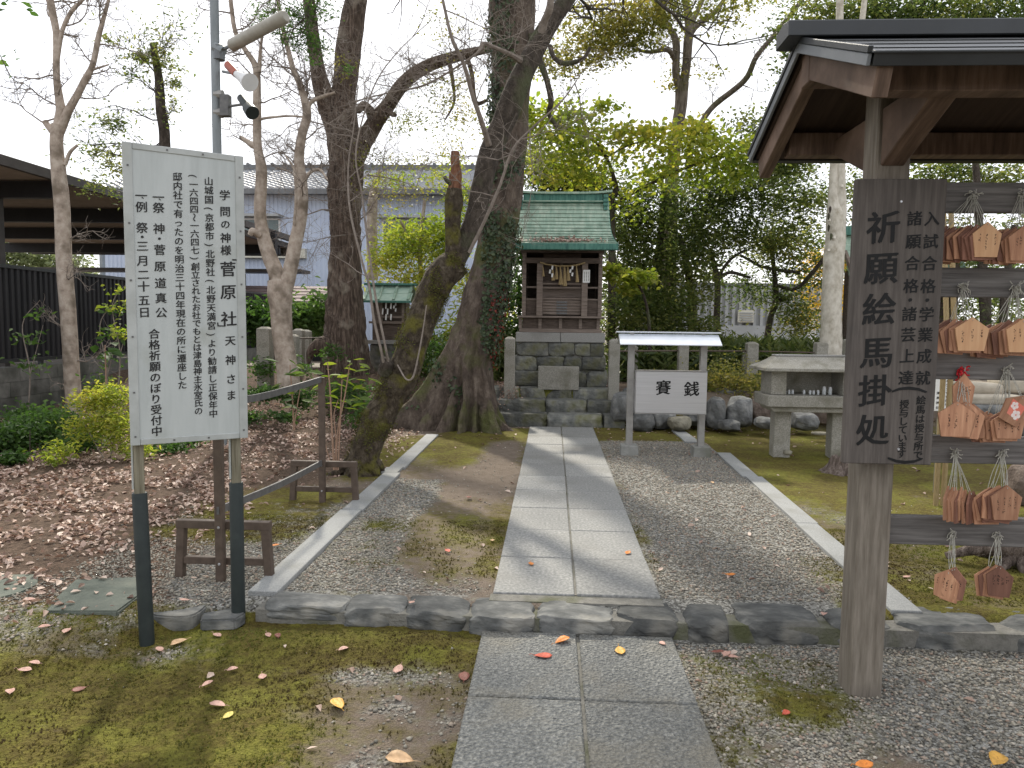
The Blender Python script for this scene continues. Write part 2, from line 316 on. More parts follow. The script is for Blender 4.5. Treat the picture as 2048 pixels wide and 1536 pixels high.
for k, c in dict(orange=(.6, .2, .035), yellow=(.65, .36, .07), red=(.5, .09, .05), pink=(.5, .3, .24), tan=(.55, .36, .2), brown=(.2, .07, .05), lemon=(.55, .45, .1)).items():
    M['fl_'+k] = mat('fallen_'+k, [C(*[v*.6 for v in c]), C(*c), C(*[min(1, v*1.15) for v in c])], scale=30, bump=.3, bdist=.002, rough=.55, stain=(C(c[0]*.4, c[1]*.3, c[2]*.3), 40, .62, .7))

def vary(name, lo, hi):       # every piece a little lighter or darker than its neighbour
    m = M[name]; n = m.node_tree.nodes; L = m.node_tree.links; b = n['Principled BSDF']; src = b.inputs['Base Color'].links[0].from_socket
    oi = n.new('ShaderNodeObjectInfo'); mr = n.new('ShaderNodeMapRange'); mr.inputs[3].default_value = lo; mr.inputs[4].default_value = hi
    hs = n.new('ShaderNodeHueSaturation'); L.new(oi.outputs['Random'], mr.inputs[0]); L.new(mr.outputs[0], hs.inputs['Value']); L.new(src, hs.inputs['Color']); L.new(hs.outputs[0], b.inputs['Base Color'])
for k_, lo_, hi_ in (('slab_smooth', .86, 1.1), ('slab_rough', .88, 1.1), ('kerb', .7, 1.35), ('masonry', .65, 1.35), ('ema', .72, 1.2), ('ema_red', .75, 1.25), ('boulder', .75, 1.4), ('wood_grey', .85, 1.15), ('granite_post', .85, 1.1), ('strip', .92, 1.06), ('block', .8, 1.2)): vary(k_, lo_, hi_)
# ------------------------------------------------------------ ground
UZ = 0.10
def kerby(x): return np.interp(x, [-8, -2.15, -1.92, -1.6, 3, 6], [2.85, 3.02, 3.36, 3.55, 3.62, 3.9])
def gz(x, y):
    x = np.asarray(x, float); y = np.asarray(y, float)
    wdt = np.interp(x, [-3, -2.1, -1.9, 8], [.35, .3, .09, .09])
    d = y-kerby(x)
    z = UZ*sst(-wdt, wdt, d)
    # slight swelling of the moss in front of the kerb, ground falls to gravel
    z = z+.035*np.exp(-((y-3.33)/.16)**2)*sst(-2.0, -1.3, x)*(1-sst(-.55, -.36, x))
    z = z+.03*(fbm(x*1.3, y*1.3, 3)-.5)*(1-sst(-.5, -.35, x)+sst(.65, .9, x))
    left = 1-sst(-1.7, -.9, x)
    z = z+.48*sst(10.2, 12.6, y)*left + .06*sst(4, 8, y)*(1-sst(-3, -2.2, x))
    right = sst(.8, 1.1, x)
    z = z+.48*sst(10.25, 10.75, y)*right
    mid = (1-left)*(1-right)
    z = z+.48*sst(10.9, 11.2, y)*mid
    z = z+.012*(fbm(x*6, y*6, 9)-.5)
    # far: levels out again
    return z
def masks(x, y):
    x = np.asarray(x, float); y = np.asarray(y, float)
    n1 = fbm(x*1.6, y*1.6, 21); n2 = fbm(x*5, y*5, 33); n3 = fbm(x*14, y*14, 45)
    n = .5*n1+.3*n2+.2*n3
    up = y > kerby(x)
    q = (n-.5)*2.2
    def box(x0, x1, y0, y1, s=.25): return sst(x0-s, x0+s, x)*(1-sst(x1-s, x1+s, x))*sst(y0-s, y0+s, y)*(1-sst(y1-s, y1+s, y))
    moss = np.zeros_like(x+y); grav = np.zeros_like(moss)
    # lower left
    ll = (~up)*(x < .12)
    g = box(-1.2, -.4, 2.98, 3.10, .12)*.6+box(-3.2, -1.5, 3.0, 3.25, .2)*.6
    soil = box(-1.0, -.2, 1.9, 2.95, .22)
    moss = np.where(ll, .86-soil*.55-g*.8, moss); grav = np.where(ll, g*1.0+soil*.28+.12, grav)
    lr = (~up)*(x >= .12)
    moss = np.where(lr, .1+box(.8, 1.35, 2.75, 3.4, .2)*.55+box(.55, .75, 1.7, 3.4, .1)*.3, moss)
    grav = np.where(lr, .95-.75*box(.9, 4, .5, 2.45, .25)-.3*box(.6, 1.3, 2.5, 2.7, .2), grav)
    # between left strip and path
    a = up*(x > -1.5)*(x <= .1)
    moss = np.where(a, .18+box(-1.5, -.3, 7.2, 9.9, .4)*.8+box(-1.1, -.3, 4.0, 6.0, .3)*.26+.35*box(-.42, -.2, 4, 10, .08), moss)
    moss = np.where(a, moss-box(-.75, -.28, 6.0, 8.9, .2)*.9, moss)
    grav = np.where(a, box(-1.7, -.95, 3, 6.6, .2)*1.1+box(-1.7, -.3, 3, 4.15, .2)*.5, grav)
    # between path and right strip
    b = up*(x > .1)*(x <= 1.88)
    moss = np.where(b, 1.1*sst(8.9, 9.2, y)+box(1.45, 1.9, 3.5, 4.6, .1)*.5+box(.4, .68, 4, 10, .05)*.4, moss); grav = np.where(b, 1.15-1.1*sst(8.9, 9.2, y)-.5*box(.7, 1.2, 4, 4.5, .2), grav)
    c = up*(x > 1.88)
    moss = np.where(c, .92-.35*box(1.8, 2.4, 3.8, 6.2, .2), moss); grav = np.where(c, .55*box(2.0, 3.4, 5.3, 6.0, .2)+.15, grav)
    moss = np.where(c, moss-.6*sst(10.2, 10.6, y), moss)
    d = up*(x <= -1.5)
    lb = 1-sst(3.35, 3.75, y)
    moss = np.where(d, box(-2.6, -1.5, 4.5, 6.1, .3)*.75+box(-1.9, -1.4, 6.4, 9.2, .2)*.9+.55*lb, moss); grav = np.where(d, box(-2.7, -1.4, 3.4, 5.6, .35)*.95+.5*lb, grav)
    moss = moss+q*.62; grav = grav-q*.6+(n3-.5)*.5
    return np.clip(moss, 0, 1), np.clip(grav, 0, 1)
def ground_mesh(xs, ys):
    X, Y = np.meshgrid(xs, ys); x = X.ravel(); y = Y.ravel()
    z = gz(x, y); mo, gr = masks(x, y)
    near = (y < 11)
    z = z+np.where(near, .012*sst(.35, .7, mo)*(fbm(x*30, y*30, 71, 3))+.005*(fbm(x*60, y*60, 75, 2)-.5), 0)
    V = np.stack([x, y, z], 1); nx = len(xs); ny = len(ys)
    i = np.arange((nx-1)*(ny-1)); a = (i//(nx-1))*nx+i % (nx-1)
    Fc = np.stack([a, a+1, a+nx+1, a+nx], 1)
    me = mesh(V, Fc, 'ground', True)
    at_ = me.attributes.new('mask', 'FLOAT_COLOR', 'POINT')
    far = sst(9.8, 11.5, y); lit = (1-sst(-2.3, -1.8, x+.5*(fbm(x*2, y*2, 5)-.5)))*(y > 3.4)
    colr = np.stack([mo*(1-far), gr*(1-far), np.maximum(lit, far*.6), np.ones_like(x)], 1).astype(np.float32)
    at_.data.foreach_set('color', colr.ravel())
    return me
def axis(a, b, n0, c, d, step):    # coarse outside, fine between c and d
    return np.unique(np.round(np.concatenate([np.linspace(a, c, n0), np.arange(c, d, step), np.linspace(d, b, n0)]), 4))
gm = bpy.data.materials.new('ground_mix'); gm.use_nodes = True
n = gm.node_tree.nodes; L = gm.node_tree.links; B = n['Principled BSDF']; B.inputs['Roughness'].default_value = .95; B.inputs['Specular IOR Level'].default_value = .15
tcn = n.new('ShaderNodeTexCoord'); att = n.new('ShaderNodeAttribute'); att.attribute_name = 'mask'
sep = n.new('ShaderNodeSeparateColor'); L.new(att.outputs['Color'], sep.inputs[0])
def nramp(scale, cols, pos, detail=8, vor=False):
    if vor:
        t = n.new('ShaderNodeTexVoronoi'); t.inputs['Scale'].default_value = scale; o = t.outputs['Color']
        s2 = n.new('ShaderNodeSeparateColor'); L.new(o, s2.inputs[0]); o = s2.outputs[0]
    else:
        t = n.new('ShaderNodeTexNoise'); t.inputs['Scale'].default_value = scale; t.inputs['Detail'].default_value = detail; t.inputs['Roughness'].default_value = .7; o = t.outputs[0]
    L.new(tcn.outputs['Object'], t.inputs['Vector'])
    r = n.new('ShaderNodeValToRGB'); L.new(o, r.inputs[0]); e = r.color_ramp.elements
    for i, (c, p) in enumerate(zip(cols, pos)):
        if i < 2: e[i].position = p; e[i].color = c
        else: e.new(p).color = c
    return r.outputs[0]
def mixc(f, a, b):
    m_ = n.new('ShaderNodeMix'); m_.data_type = 'RGBA'; L.new(f, m_.inputs[0]); L.new(a, m_.inputs[6]); L.new(b, m_.inputs[7]); return m_.outputs[2]
soilc = nramp(9, [C(.10, .075, .055), C(.17, .13, .10), C(.24, .19, .15)], [.3, .5, .72])
soil2 = nramp(170, [C(.07, .055, .04), C(.17, .14, .11), C(.3, .27, .23)], [.25, .5, .75], 3)
soilm = n.new('ShaderNodeMix'); soilm.data_type = 'RGBA'; soilm.inputs[0].default_value = .45; L.new(soilc, soilm.inputs[6]); L.new(soil2, soilm.inputs[7])
mossa = nramp(2.6, [C(.075, .048, .02), C(.10, .075, .022), C(.14, .135, .025), C(.2, .205, .038)], [.38, .48, .58, .7])
mossb = nramp(34, [C(.04, .032, .010), C(.11, .10, .018), C(.25, .24, .045)], [.3, .5, .72], 5)
mm = n.new('ShaderNodeMix'); mm.data_type = 'RGBA'; mm.inputs[0].default_value = .45; L.new(mossa, mm.inputs[6]); L.new(mossb, mm.inputs[7])
grc = nramp(95, [C(.07, .065, .055), C(.17, .165, .15), C(.3, .29, .26), C(.4, .39, .36)], [.0, .4, .75, 1], vor=True)
litc = nramp(26, [C(.045, .03, .022), C(.10, .07, .05), C(.17, .115, .085)], [.3, .5, .7])
brk = n.new('ShaderNodeTexNoise'); brk.inputs['Scale'].default_value = 22; brk.inputs['Detail'].default_value = 6; L.new(tcn.outputs['Object'], brk.inputs['Vector'])
def thr(src, lo, hi, amt=.5):
    a = n.new('ShaderNodeMath'); a.operation = 'MULTIPLY_ADD'; L.new(brk.outputs[0], a.inputs[0]); a.inputs[1].default_value = amt; L.new(src, a.inputs[2])
    b_ = n.new('ShaderNodeMath'); b_.operation = 'SUBTRACT'; L.new(a.outputs[0], b_.inputs[0]); b_.inputs[1].default_value = amt*.5
    r = n.new('ShaderNodeMapRange'); r.inputs[1].default_value = lo; r.inputs[2].default_value = hi; L.new(b_.outputs[0], r.inputs[0]); return r.outputs[0]
c1 = mixc(thr(sep.outputs[1], .35, .6), soilm.outputs[2], grc)
c2 = mixc(thr(sep.outputs[2], .35, .65), c1, litc)
c3 = mixc(thr(sep.outputs[0], .28, .72, .7), c2, mm.outputs[2])
L.new(c3, B.inputs['Base Color'])
vb = n.new('ShaderNodeTexVoronoi'); vb.inputs['Scale'].default_value = 85; L.new(tcn.outputs['Object'], vb.inputs['Vector'])
nb = n.new('ShaderNodeTexNoise'); nb.inputs['Scale'].default_value = 120; nb.inputs['Detail'].default_value = 4; L.new(tcn.outputs['Object'], nb.inputs['Vector'])
ad = n.new('ShaderNodeMath'); ad.operation = 'MULTIPLY_ADD'; L.new(vb.outputs['Distance'], ad.inputs[0]); ad.inputs[1].default_value = -.7; L.new(nb.outputs[0], ad.inputs[2])
bp = n.new('ShaderNodeBump'); bp.inputs['Strength'].default_value = .9; bp.inputs['Distance'].default_value = .012; L.new(ad.outputs[0], bp.inputs['Height']); L.new(bp.outputs[0], B.inputs['Normal'])
gxs = axis(-8, 8, 18, -3.2, 3.6, .024); gys = axis(-2, 14, 16, 2.0, 6.6, .024)
gys = np.unique(np.concatenate([gys, np.arange(6.6, 11.4, .06)]))
g = link('ground', ground_mesh(gxs, gys), gm); g['kind'] = 'structure'
# far ground, lowers back to level beyond the plot (one ring of large faces butting the near sheet)
fx = np.array([-300, -60, -20, -8, 8, 20, 60, 300.]); fy = np.array([-60, -2, 14, 20, 40, 90, 400.])
V = []; Fc = []
for j, y in enumerate(fy):
    for i, x in enumerate(fx): V.append((x, y, float(gz(min(max(x, -8), 8), min(max(y, -2), 14)))-.0 if (abs(x) <= 8 and -2 <= y <= 14) else (.45 if y >= 14 and abs(x) <= 20 else .3 if y >= 14 else .05)))
for j in range(len(fy)-1):
    for i in range(len(fx)-1):
        if not (fx[i] == -8 and fy[j] == -2): k = j*len(fx)+i; Fc.append((k, k+1, k+1+len(fx), k+len(fx)))
g2 = link('distant_ground', mesh(V, Fc, 'distant_ground'), mat('distant_soil', [C(.10, .08, .06), C(.17, .14, .10)], scale=1.2, bump=.3, bdist=.02)); g2['kind'] = 'structure'

# ------------------------------------------------------------ scattered small stuff
def scatter(N, x0, x1, y0, y1, dens):       # rejection sample by a density function 0..1
    x = rng.uniform(x0, x1, N); y = rng.uniform(y0, y1, N)
    k = rng.random(N) < dens(x, y); return x[k], y[k]
def on_path(x, y, m=0.0):
    a = (x > -.30-m)*(x < .585+m)*((y > 3.72-m)+(y < 3.5))
    k = np.abs(y-(kerby(x)+.03)) < .16
    s1 = (x > -1.555-m)*(x < -1.39+m)*(y > 3.64)*(y < 9.2); s2 = (x > 1.70+.035*(y-3.65)-m)*(x < 1.85+.035*(y-3.65)+m)*(y > 3.64)*(y < 9.2)
    return a | (k*(x > -1.6)) | s1 | s2
def setrnd(me, r):
    a = me.attributes.new('rnd', 'FLOAT', 'POINT'); a.data.foreach_set('value', r.astype(np.float32))
OCT = np.array([[1, 0, 0], [-1, 0, 0], [0, 1, 0], [0, -1, 0], [0, 0, 1], [0, 0, -1]], float)
OF = np.array([[0, 2, 4], [2, 1, 4], [1, 3, 4], [3, 0, 4], [2, 0, 5], [1, 2, 5], [3, 1, 5], [0, 3, 5]])
def pebbles(name, x, y, s, mat_, lift=.3, zf=None):
    N = len(x); z = (zf or gz)(x, y)
    V = OCT[None]*np.ones((N, 1, 1)); V = V*(1+rng.uniform(-.3, .3, (N, 6, 1)))
    V = V*(s[:, None, None]*np.stack([rng.uniform(.7, 1.1, N), rng.uniform(.6, 1, N), rng.uniform(.35, .65, N)], 1)[:, None, :])
    a = rng.uniform(0, 2*pi, N); ca, sa = np.cos(a)[:, None], np.sin(a)[:, None]
    X = V[..., 0]*ca-V[..., 1]*sa; Y = V[..., 0]*sa+V[..., 1]*ca
    V = np.stack([X+x[:, None], Y+y[:, None], V[..., 2]+(z+s*lift)[:, None]], -1).reshape(-1, 3)
    Fc = (OF[None]+6*np.arange(N)[:, None, None]).reshape(-1, 3)
    me = mesh(V, Fc, name, True); setrnd(me, np.repeat(rng.random(N), 6)); me.materials.append(mat_)
    o = link(name, me); o['kind'] = 'stuff'; return o
pm = bpy.data.materials.new('pebble'); pm.use_nodes = True
_n = pm.node_tree.nodes; _b = _n['Principled BSDF']; _b.inputs['Roughness'].default_value = .85; _b.inputs['Specular IOR Level'].default_value = .2
_a = _n.new('ShaderNodeAttribute'); _a.attribute_name = 'rnd'; _r = _n.new('ShaderNodeValToRGB'); _e = _r.color_ramp.elements
_e[0].color = C(.13, .12, .10); _e[1].color = C(.52, .485, .41); _q = _e.new(.35); _q.color = C(.245, .228, .19); _q = _e.new(.7); _q.color = C(.36, .33, .27); _q = _e.new(.9); _q.color = C(.28, .2, .155)
pm.node_tree.links.new(_a.outputs['Fac'], _r.inputs[0]); pm.node_tree.links.new(_r.outputs[0], _b.inputs['Base Color'])
def gd(x, y): mo, gr = masks(x, y); return np.where(on_path(x, y, .012), 0, sst(.3, .7, gr)+.035)*(1-.9*sst(.45, .65, mo))
x, y = scatter(90000, -3.2, 4.0, 2.0, 4.6, gd); pebbles('gravel', x, y, rng.uniform(.004, .0105, len(x))*rng.choice([1, 1, 1.3], len(x)), pm)
x, y = scatter(75000, -3.0, 3.6, 4.6, 10.2, gd); pebbles('gravel', x, y, rng.uniform(.006, .013, len(x)), pm)
# moss tufts
def md(x, y): mo, gr = masks(x, y); return np.where(on_path(x, y, .0), 0, sst(.4, .65, mo))
x, y = scatter(110000, -3.0, 3.4, 2.0, 5.2, md); N = len(x)
h = rng.uniform(.002, .008, N); a = rng.uniform(0, 2*pi, (N, 3)); z = gz(x, y)+.006
r0 = rng.uniform(.002, .005, (N, 3)); lean = rng.uniform(.003, .009, (N, 3))
V = np.zeros((N, 3, 3, 3))
for k in range(3):
    ux, uy = np.cos(a[:, k]), np.sin(a[:, k])
    V[:, k, 0] = np.stack([x-uy*r0[:, k], y+ux*r0[:, k], z-.004], 1); V[:, k, 1] = np.stack([x+uy*r0[:, k], y-ux*r0[:, k], z-.004], 1)
    V[:, k, 2] = np.stack([x+ux*lean[:, k], y+uy*lean[:, k], z+h], 1)
me = mesh(V.reshape(-1, 3), np.arange(N*9).reshape(-1, 3), 'moss'); pt = np.clip(fbm(x*2.1, y*2.1, 91)*1.7-.4+rng.uniform(-.1, .1, N), 0, 1)
setrnd(me, np.repeat(pt, 9)); o = link('moss', me, M['lf_moss']); o['kind'] = 'stuff'
# leaf shapes: 6 vertices, folded along the midrib, curled
def leaves_mesh(name, P, size, nrm=None, aspect=.55, curl=.25, rnd=None, up=.0, simple=False):
    """P (N,3) positions; size (N,)"""
    N = len(P); d = rng.normal(size=(N, 3)); d[:, 2] *= .55; d /= np.linalg.norm(d, axis=1)[:, None]
    if nrm is None:
        nv = rng.normal(size=(N, 3)); nv[:, 2] = np.abs(nv[:, 2])+up
    else: nv = nrm+rng.normal(size=(N, 3))*.25
    nv /= np.linalg.norm(nv, axis=1)[:, None]
    d = d-nv*(d*nv).sum(1)[:, None]; d /= np.linalg.norm(d, axis=1)[:, None]+1e-9
    s = np.cross(nv, d); sz = np.asarray(size)[:, None]*np.ones((N, 1)); w = sz*aspect
    cu_ = curl*rng.uniform(.2, 1.2, (N, 1))*sz
    if simple:
        V = np.stack([P-d*sz*.5, P+s*w*.5+nv*cu_*.4, P+d*sz*.5-nv*cu_*.3, P-s*w*.5+nv*cu_*.4], 1); k = 4
        Fc = (np.array([[0, 1, 2], [0, 2, 3]])[None]+k*np.arange(N)[:, None, None]).reshape(-1, 3)
    else:
        V = np.stack([P-d*sz*.5, P-d*sz*.1+s*w*.5+nv*cu_*.6, P+d*sz*.25+s*w*.36+nv*cu_*.3, P+d*sz*.55-nv*cu_*.6, P+d*sz*.25-s*w*.36+nv*cu_*.3, P-d*sz*.1-s*w*.5+nv*cu_*.6], 1); k = 6
        Fc = (np.array([[0, 1, 2], [0, 2, 3], [0, 3, 4], [0, 4, 5]])[None]+k*np.arange(N)[:, None, None]).reshape(-1, 3)
    me = mesh(V.reshape(-1, 3), Fc, name)
    setrnd(me, np.repeat(rng.random(N) if rnd is None else rnd, k)); return me
# brown leaf litter under the trees at the left
def ld(x, y):
    e = fbm(x*2, y*2, 5)-.5
    m_ = (1-sst(-2.75, -2.05, x+e*.9))*sst(2.95, 3.3, y+e*.5)
    m_ = np.maximum(m_, .5*(1-sst(-2.0, -1.5, x+e))*sst(6.3, 7.2, y))
    return np.where(on_path(x, y), 0, m_)*(1-.5*sst(9, 11, y))*(.12+.88*sst(.36, .6, fbm(x*4, y*4, 15)))*(.35+.65*sst(3.5, 4.6, y))
x, y = scatter(46000, -7.2, -1.5, 3.2, 11, ld)
near = y < 6.5; keep = near | (rng.random(len(x)) < .75); x = x[keep]; y = y[keep]
P = np.stack([x, y, gz(x, y)+rng.uniform(.004, .03, len(x))], 1); nn = np.tile([0, 0, 1.], (len(x), 1))+rng.normal(size=(len(x), 3))*.28
me = leaves_mesh('leaf_litter', P, rng.uniform(.028, .056, len(x)), nn, .6, .35); o = link('leaf_litter', me, M['lf_litter']); o['kind'] = 'stuff'
# thin scatter everywhere
def ldt(x, y): return np.where(np.abs(x) < 9, .06+.18*(y > 8.8)+.35*(y > 9.9)*(y < 11), 0)
x, y = scatter(7000, -2.6, 6, 2.2, 12, ldt); zt = np.where(on_path(x, y), .125, gz(x, y)+.012); k = ~on_path(x, y)
x, y, zt = x[k], y[k], zt[k]; P = np.stack([x, y, zt], 1)
me = leaves_mesh('scattered_leaves', P, rng.uniform(.025, .055, len(x)), np.tile([0, 0, 1.], (len(x), 1)), .6, .3, rnd=rng.random(len(x))**.7); o = link('scattered_leaves', me, M['lf_litter']); o['kind'] = 'stuff'

# ------------------------------------------------------------ stones
def stone_mesh(size, seed, p=5, n=5, amp=.12, freq=2.2, flat_top=0, facet=False, cuts=0, side=None):
    """superellipsoid-like block with noise; size = full dims"""
    q = np.linspace(-1, 1, n+1); V = []; Fc = []; idx = {}
    def vid(v):
        k = tuple(np.round(v, 4))
        if k not in idx: idx[k] = len(V); V.append(v)
        return idx[k]
    for ax in range(3):
        for sg in (-1, 1):
            for i in range(n):
                for j in range(n):
                    c = []
                    for (u, v) in ((q[i], q[j]), (q[i+1], q[j]), (q[i+1], q[j+1]), (q[i], q[j+1])):
                        w = [0, 0, 0]; w[ax] = sg; w[(ax+1) % 3] = u; w[(ax+2) % 3] = v; c.append(vid(w))
                    Fc.append(c if sg > 0 else c[::-1])
    V = np.array(V, float); r = (np.abs(V)**p).sum(1)**(1/p); D = V/r[:, None]
    ph = seed*7.13
    D2 = D.copy()
    for k in range(3): D2[:, k] += amp*(fbm(D[:, (k+1) % 3]*freq+ph+k*9, D[:, (k+2) % 3]*freq-ph+D[:, k]*1.7, seed % 97+k, 3)-.5)*2
    if flat_top: D2[:, 2] = np.where(D2[:, 2] > 1-flat_top, 1-flat_top+(D2[:, 2]-1+flat_top)*.25, D2[:, 2])
    r_ = np.random.default_rng(seed*13+1)
    for _ in range(cuts):                    # cleft faces
        nv = r_.normal(size=3)
        if side == 'top': nv = nv*[.35, .35, 1]; nv[2] = abs(nv[2])
        elif side == 'front': nv = nv*[.4, 1, .4]; nv[1] = -abs(nv[1])
        nv /= np.linalg.norm(nv); sup = (D2@nv).max(); c_ = sup*r_.uniform(.80, .96); d_ = D2@nv-c_; D2 = D2-np.where(d_ > 0, d_*.92, 0)[:, None]*nv
    V = D2*np.array(size)/2
    return mesh(V, Fc, 'stone', not facet)
def stone(name, c, size, seed, mat_, parent=None, rot=0, **k):
    me = stone_mesh(size, seed, **k); o = link(name, me, mat_, parent)
    c = np.array(c, float); o.location = c-(wloc(parent) if parent else 0); o.rotation_euler = (0, 0, rot); return o
# paved approach
path = thing('stone_path', None, None, (.145, 3.75, UZ), kind='structure')
def slab(parent, x0, x1, y0, y1, z0, z1, m_, bv=.004, cuts=0):
    return MB().box(x0, x1, y0, y1, z0, z1).build('slab', m_, parent, bevel=bv)
ysl = [3.75+.605*i for i in range(11)]; ysl[-1] = 10.1
for i in range(10):
    for (a, b) in ((-.287, .137), (.149, .579)):
        j = rng.uniform(-.002, .002); slab(path, a+j, b+j, ysl[i]+.004, ysl[i+1]-.003, .03, UZ+.018+rng.uniform(-.002, .002), M['slab_smooth'])
MB().box(-.28, .57, 3.77, 10.08, .02, UZ+.008).build('joint_filling', M['mortar'], path)
lp = thing('lower_stone_path', None, None, (.145, 2.6, 0), kind='structure')
yl = [3.475, 2.84, 2.21, 1.58, .95, .32, -.3]
for i in range(6):
    for (a, b) in ((-.315, .137), (.151, .597)):
        slab(lp, a, b, yl[i+1]+.004, yl[i]-.004, -.06, .03+rng.uniform(-.002, .002), M['slab_rough'], .006)
MB().box(-.3, .585, -.28, 3.46, -.05, .018).build('joint_filling', M['mortar'], lp)
# granite edging strips
for nm, xa, xb, k, ys_ in (('left', -1.55, -1.395, -.0035, [3.645, 5.35, 6.75, 7.0, 9.18]), ('right', 1.70, 1.85, .036, [3.66, 5.3, 6.95, 8.25])):
    e = thing('granite_edging', None, None, ((xa+xb)/2, 6.3, UZ), kind='structure')
    for i in range(len(ys_)-1):
        y0, y1 = ys_[i]+.003, ys_[i+1]-.003; j = [0, .012, -.02, .004][i]
        V = [(xa+j+k*(y0-3.65), y0), (xb+j+k*(y0-3.65), y0), (xb+j+k*(y1-3.65), y1), (xa+j+k*(y1-3.65), y1)]
        MB().prism(V, 'z', .02, UZ+.022).build('edging_stone', M['strip'], e, bevel=.003)
p0, p1 = onz(1341, 859, .12), onz(1388, 883, .12)
e = thing('granite_edging', None, None, (1.8, 9.2, UZ), kind='structure')
MB().prism([(1.62, 9.95), (1.78, 9.95), (1.80, 8.95), (1.62, 8.95)][::-1], 'z', .02, UZ+.03).build('edging_stone', M['strip'], e, bevel=.003)
# kerb of split stones
kerb = thing('stone_kerb', None, None, (.6, 3.6, 0), kind='structure')
kb = [497, 668, 795, 930, 1070, 1235, 1368, 1475, 1650, 1785, 1990, 2160, 2330]
for i in range(len(kb)-1):
    xa = onz(kb[i], 1235, .11)[0]; xb = onz(kb[i+1], 1245, .11)[0]; w = xb-xa-.016
    dep = [.19, .22, .23, .27, .27, .26, .25, .27, .25, .28, .3, .3][i]; hh = [.09, .12, .15, .17, .17, .17, .16, .18, .17, .2, .2, .2][i]
    yc = float(kerby((xa+xb)/2))+.03+[.0, .0, .0, -.01, .0, 0, -.01, 0, .0, .0, 0, 0][i]
    stone('kerb_stone', ((xa+xb)/2, yc, .118+rng.uniform(-.006, .008)-hh/2), (w, dep, hh), 11+i*3, M['kerb'], kerb, rot=rng.uniform(-.05, .05), p=6.5, n=12, amp=.11, freq=2.6, flat_top=.14, facet=True, cuts=7, side=['top', 'front'][i % 2])
MB().box(-1.45, 3.2, 3.50, 3.72, -.05, .085).build('mortar_bed', M['mortar'], kerb)
MB().box(-.30, .585, 3.66, 3.755, .02, .108).build('mortar_bed', M['mortar'], kerb)
# flat stepping stones left of the kerb
def flag(pts, z, t, m_, label):
    z += .022
    P = np.array([onz(px, py, z)[:2] for px, py in pts]); c = P.mean(0)
    r = thing('stepping_stone', label, 'stepping stone', (c[0], c[1], z-t), 'flat stones left of the kerb')
    bm = bmesh.new(); Q = crom(np.vstack([P, P[:1]]), 4)[:-1]; Q = P if len(P) < 7 else Q
    vs = [bm.verts.new((x-c[0], y-c[1], 0)) for x, y in Q]; f = bm.faces.new(vs)
    e = bmesh.ops.extrude_face_region(bm, geom=[f]); bmesh.ops.translate(bm, verts=[v for v in e['geom'] if isinstance(v, bmesh.types.BMVert)], vec=(0, 0, t))
    bmesh.ops.recalc_face_normals(bm, faces=bm.faces)
    bmesh.ops.bevel(bm, geom=[e_ for e_ in bm.edges if e_.calc_face_angle(0) > .5], offset=.008, segments=2, affect='EDGES')
    me = bpy.data.meshes.new('slab'); bm.to_mesh(me); bm.free(); link('slab', me, m_, r)
flag([(-70, 1150), (80, 1147), (78, 1168), (40, 1185), (-30, 1203), (-110, 1205)], .085, .09, M['kerb_green'], 'flat green-grey stone slab cut off by the left edge of the picture')
flag([(150, 1158), (300, 1152), (285, 1185), (235, 1222), (90, 1222), (115, 1190)], .095, .09, M['kerb_green'], 'large flat green-grey slab behind the left post of the white signboard')
flag([(296, 1196), (350, 1184), (405, 1184), (421, 1198), (400, 1222), (365, 1233), (300, 1228), (288, 1210)], .065, .08, M['kerb'], 'rounded brownish flat stone between the two signboard posts')
flag([(405, 1225), (470, 1215), (492, 1225), (470, 1238), (400, 1240)], .05, .06, M['kerb'], 'small half buried stone beside the right post of the white signboard')
# steps before the shrine
steps = thing('stone_steps', 'three mossy split stone steps rising to the green-roofed shrine', 'steps', (.2, 10.3, UZ), kind=None)
def course(parent, name, x0, x1, y0, y1, z0, z1, seed, wmin, wmax, m_, p=8, amp=.14):
    r = random.Random(seed); x = x0
    while x < x1-.03:
        w = min(r.uniform(wmin, wmax), x1-x); w = w if x1-x-w > wmin*.5 else x1-x
        stone(name, (x+w/2, (y0+y1)/2, (z0+z1)/2), (w-.002, (y1-y0)+r.uniform(-.02, .02), (z1-z0)-.002), seed*31+int(x*50) & 1023, m_, parent, p=14, n=8, amp=.07, flat_top=.1, facet=True, cuts=6, side='front'); x += w
course(steps, 'step_stone', -.75, 1.02, 10.16, 10.52, .0, .29, 5, .45, .85, M['masonry'])
course(steps, 'step_stone', -.8, .98, 10.45, 10.95, .1, .455, 6, .4, .8, M['masonry'])
course(steps, 'step_stone', -.9, 1.0, 10.85, 11.25, .2, .60, 8, .35, .7, M['masonry'])
MB().box(-.88, .98, 10.9, 11.3, .1, .56).build('moss_bed', mat('moss_flat', [C(.05, .05, .012), C(.12, .12, .02), C(.2, .19, .04)], scale=14, bump=.8, bdist=.02), steps)
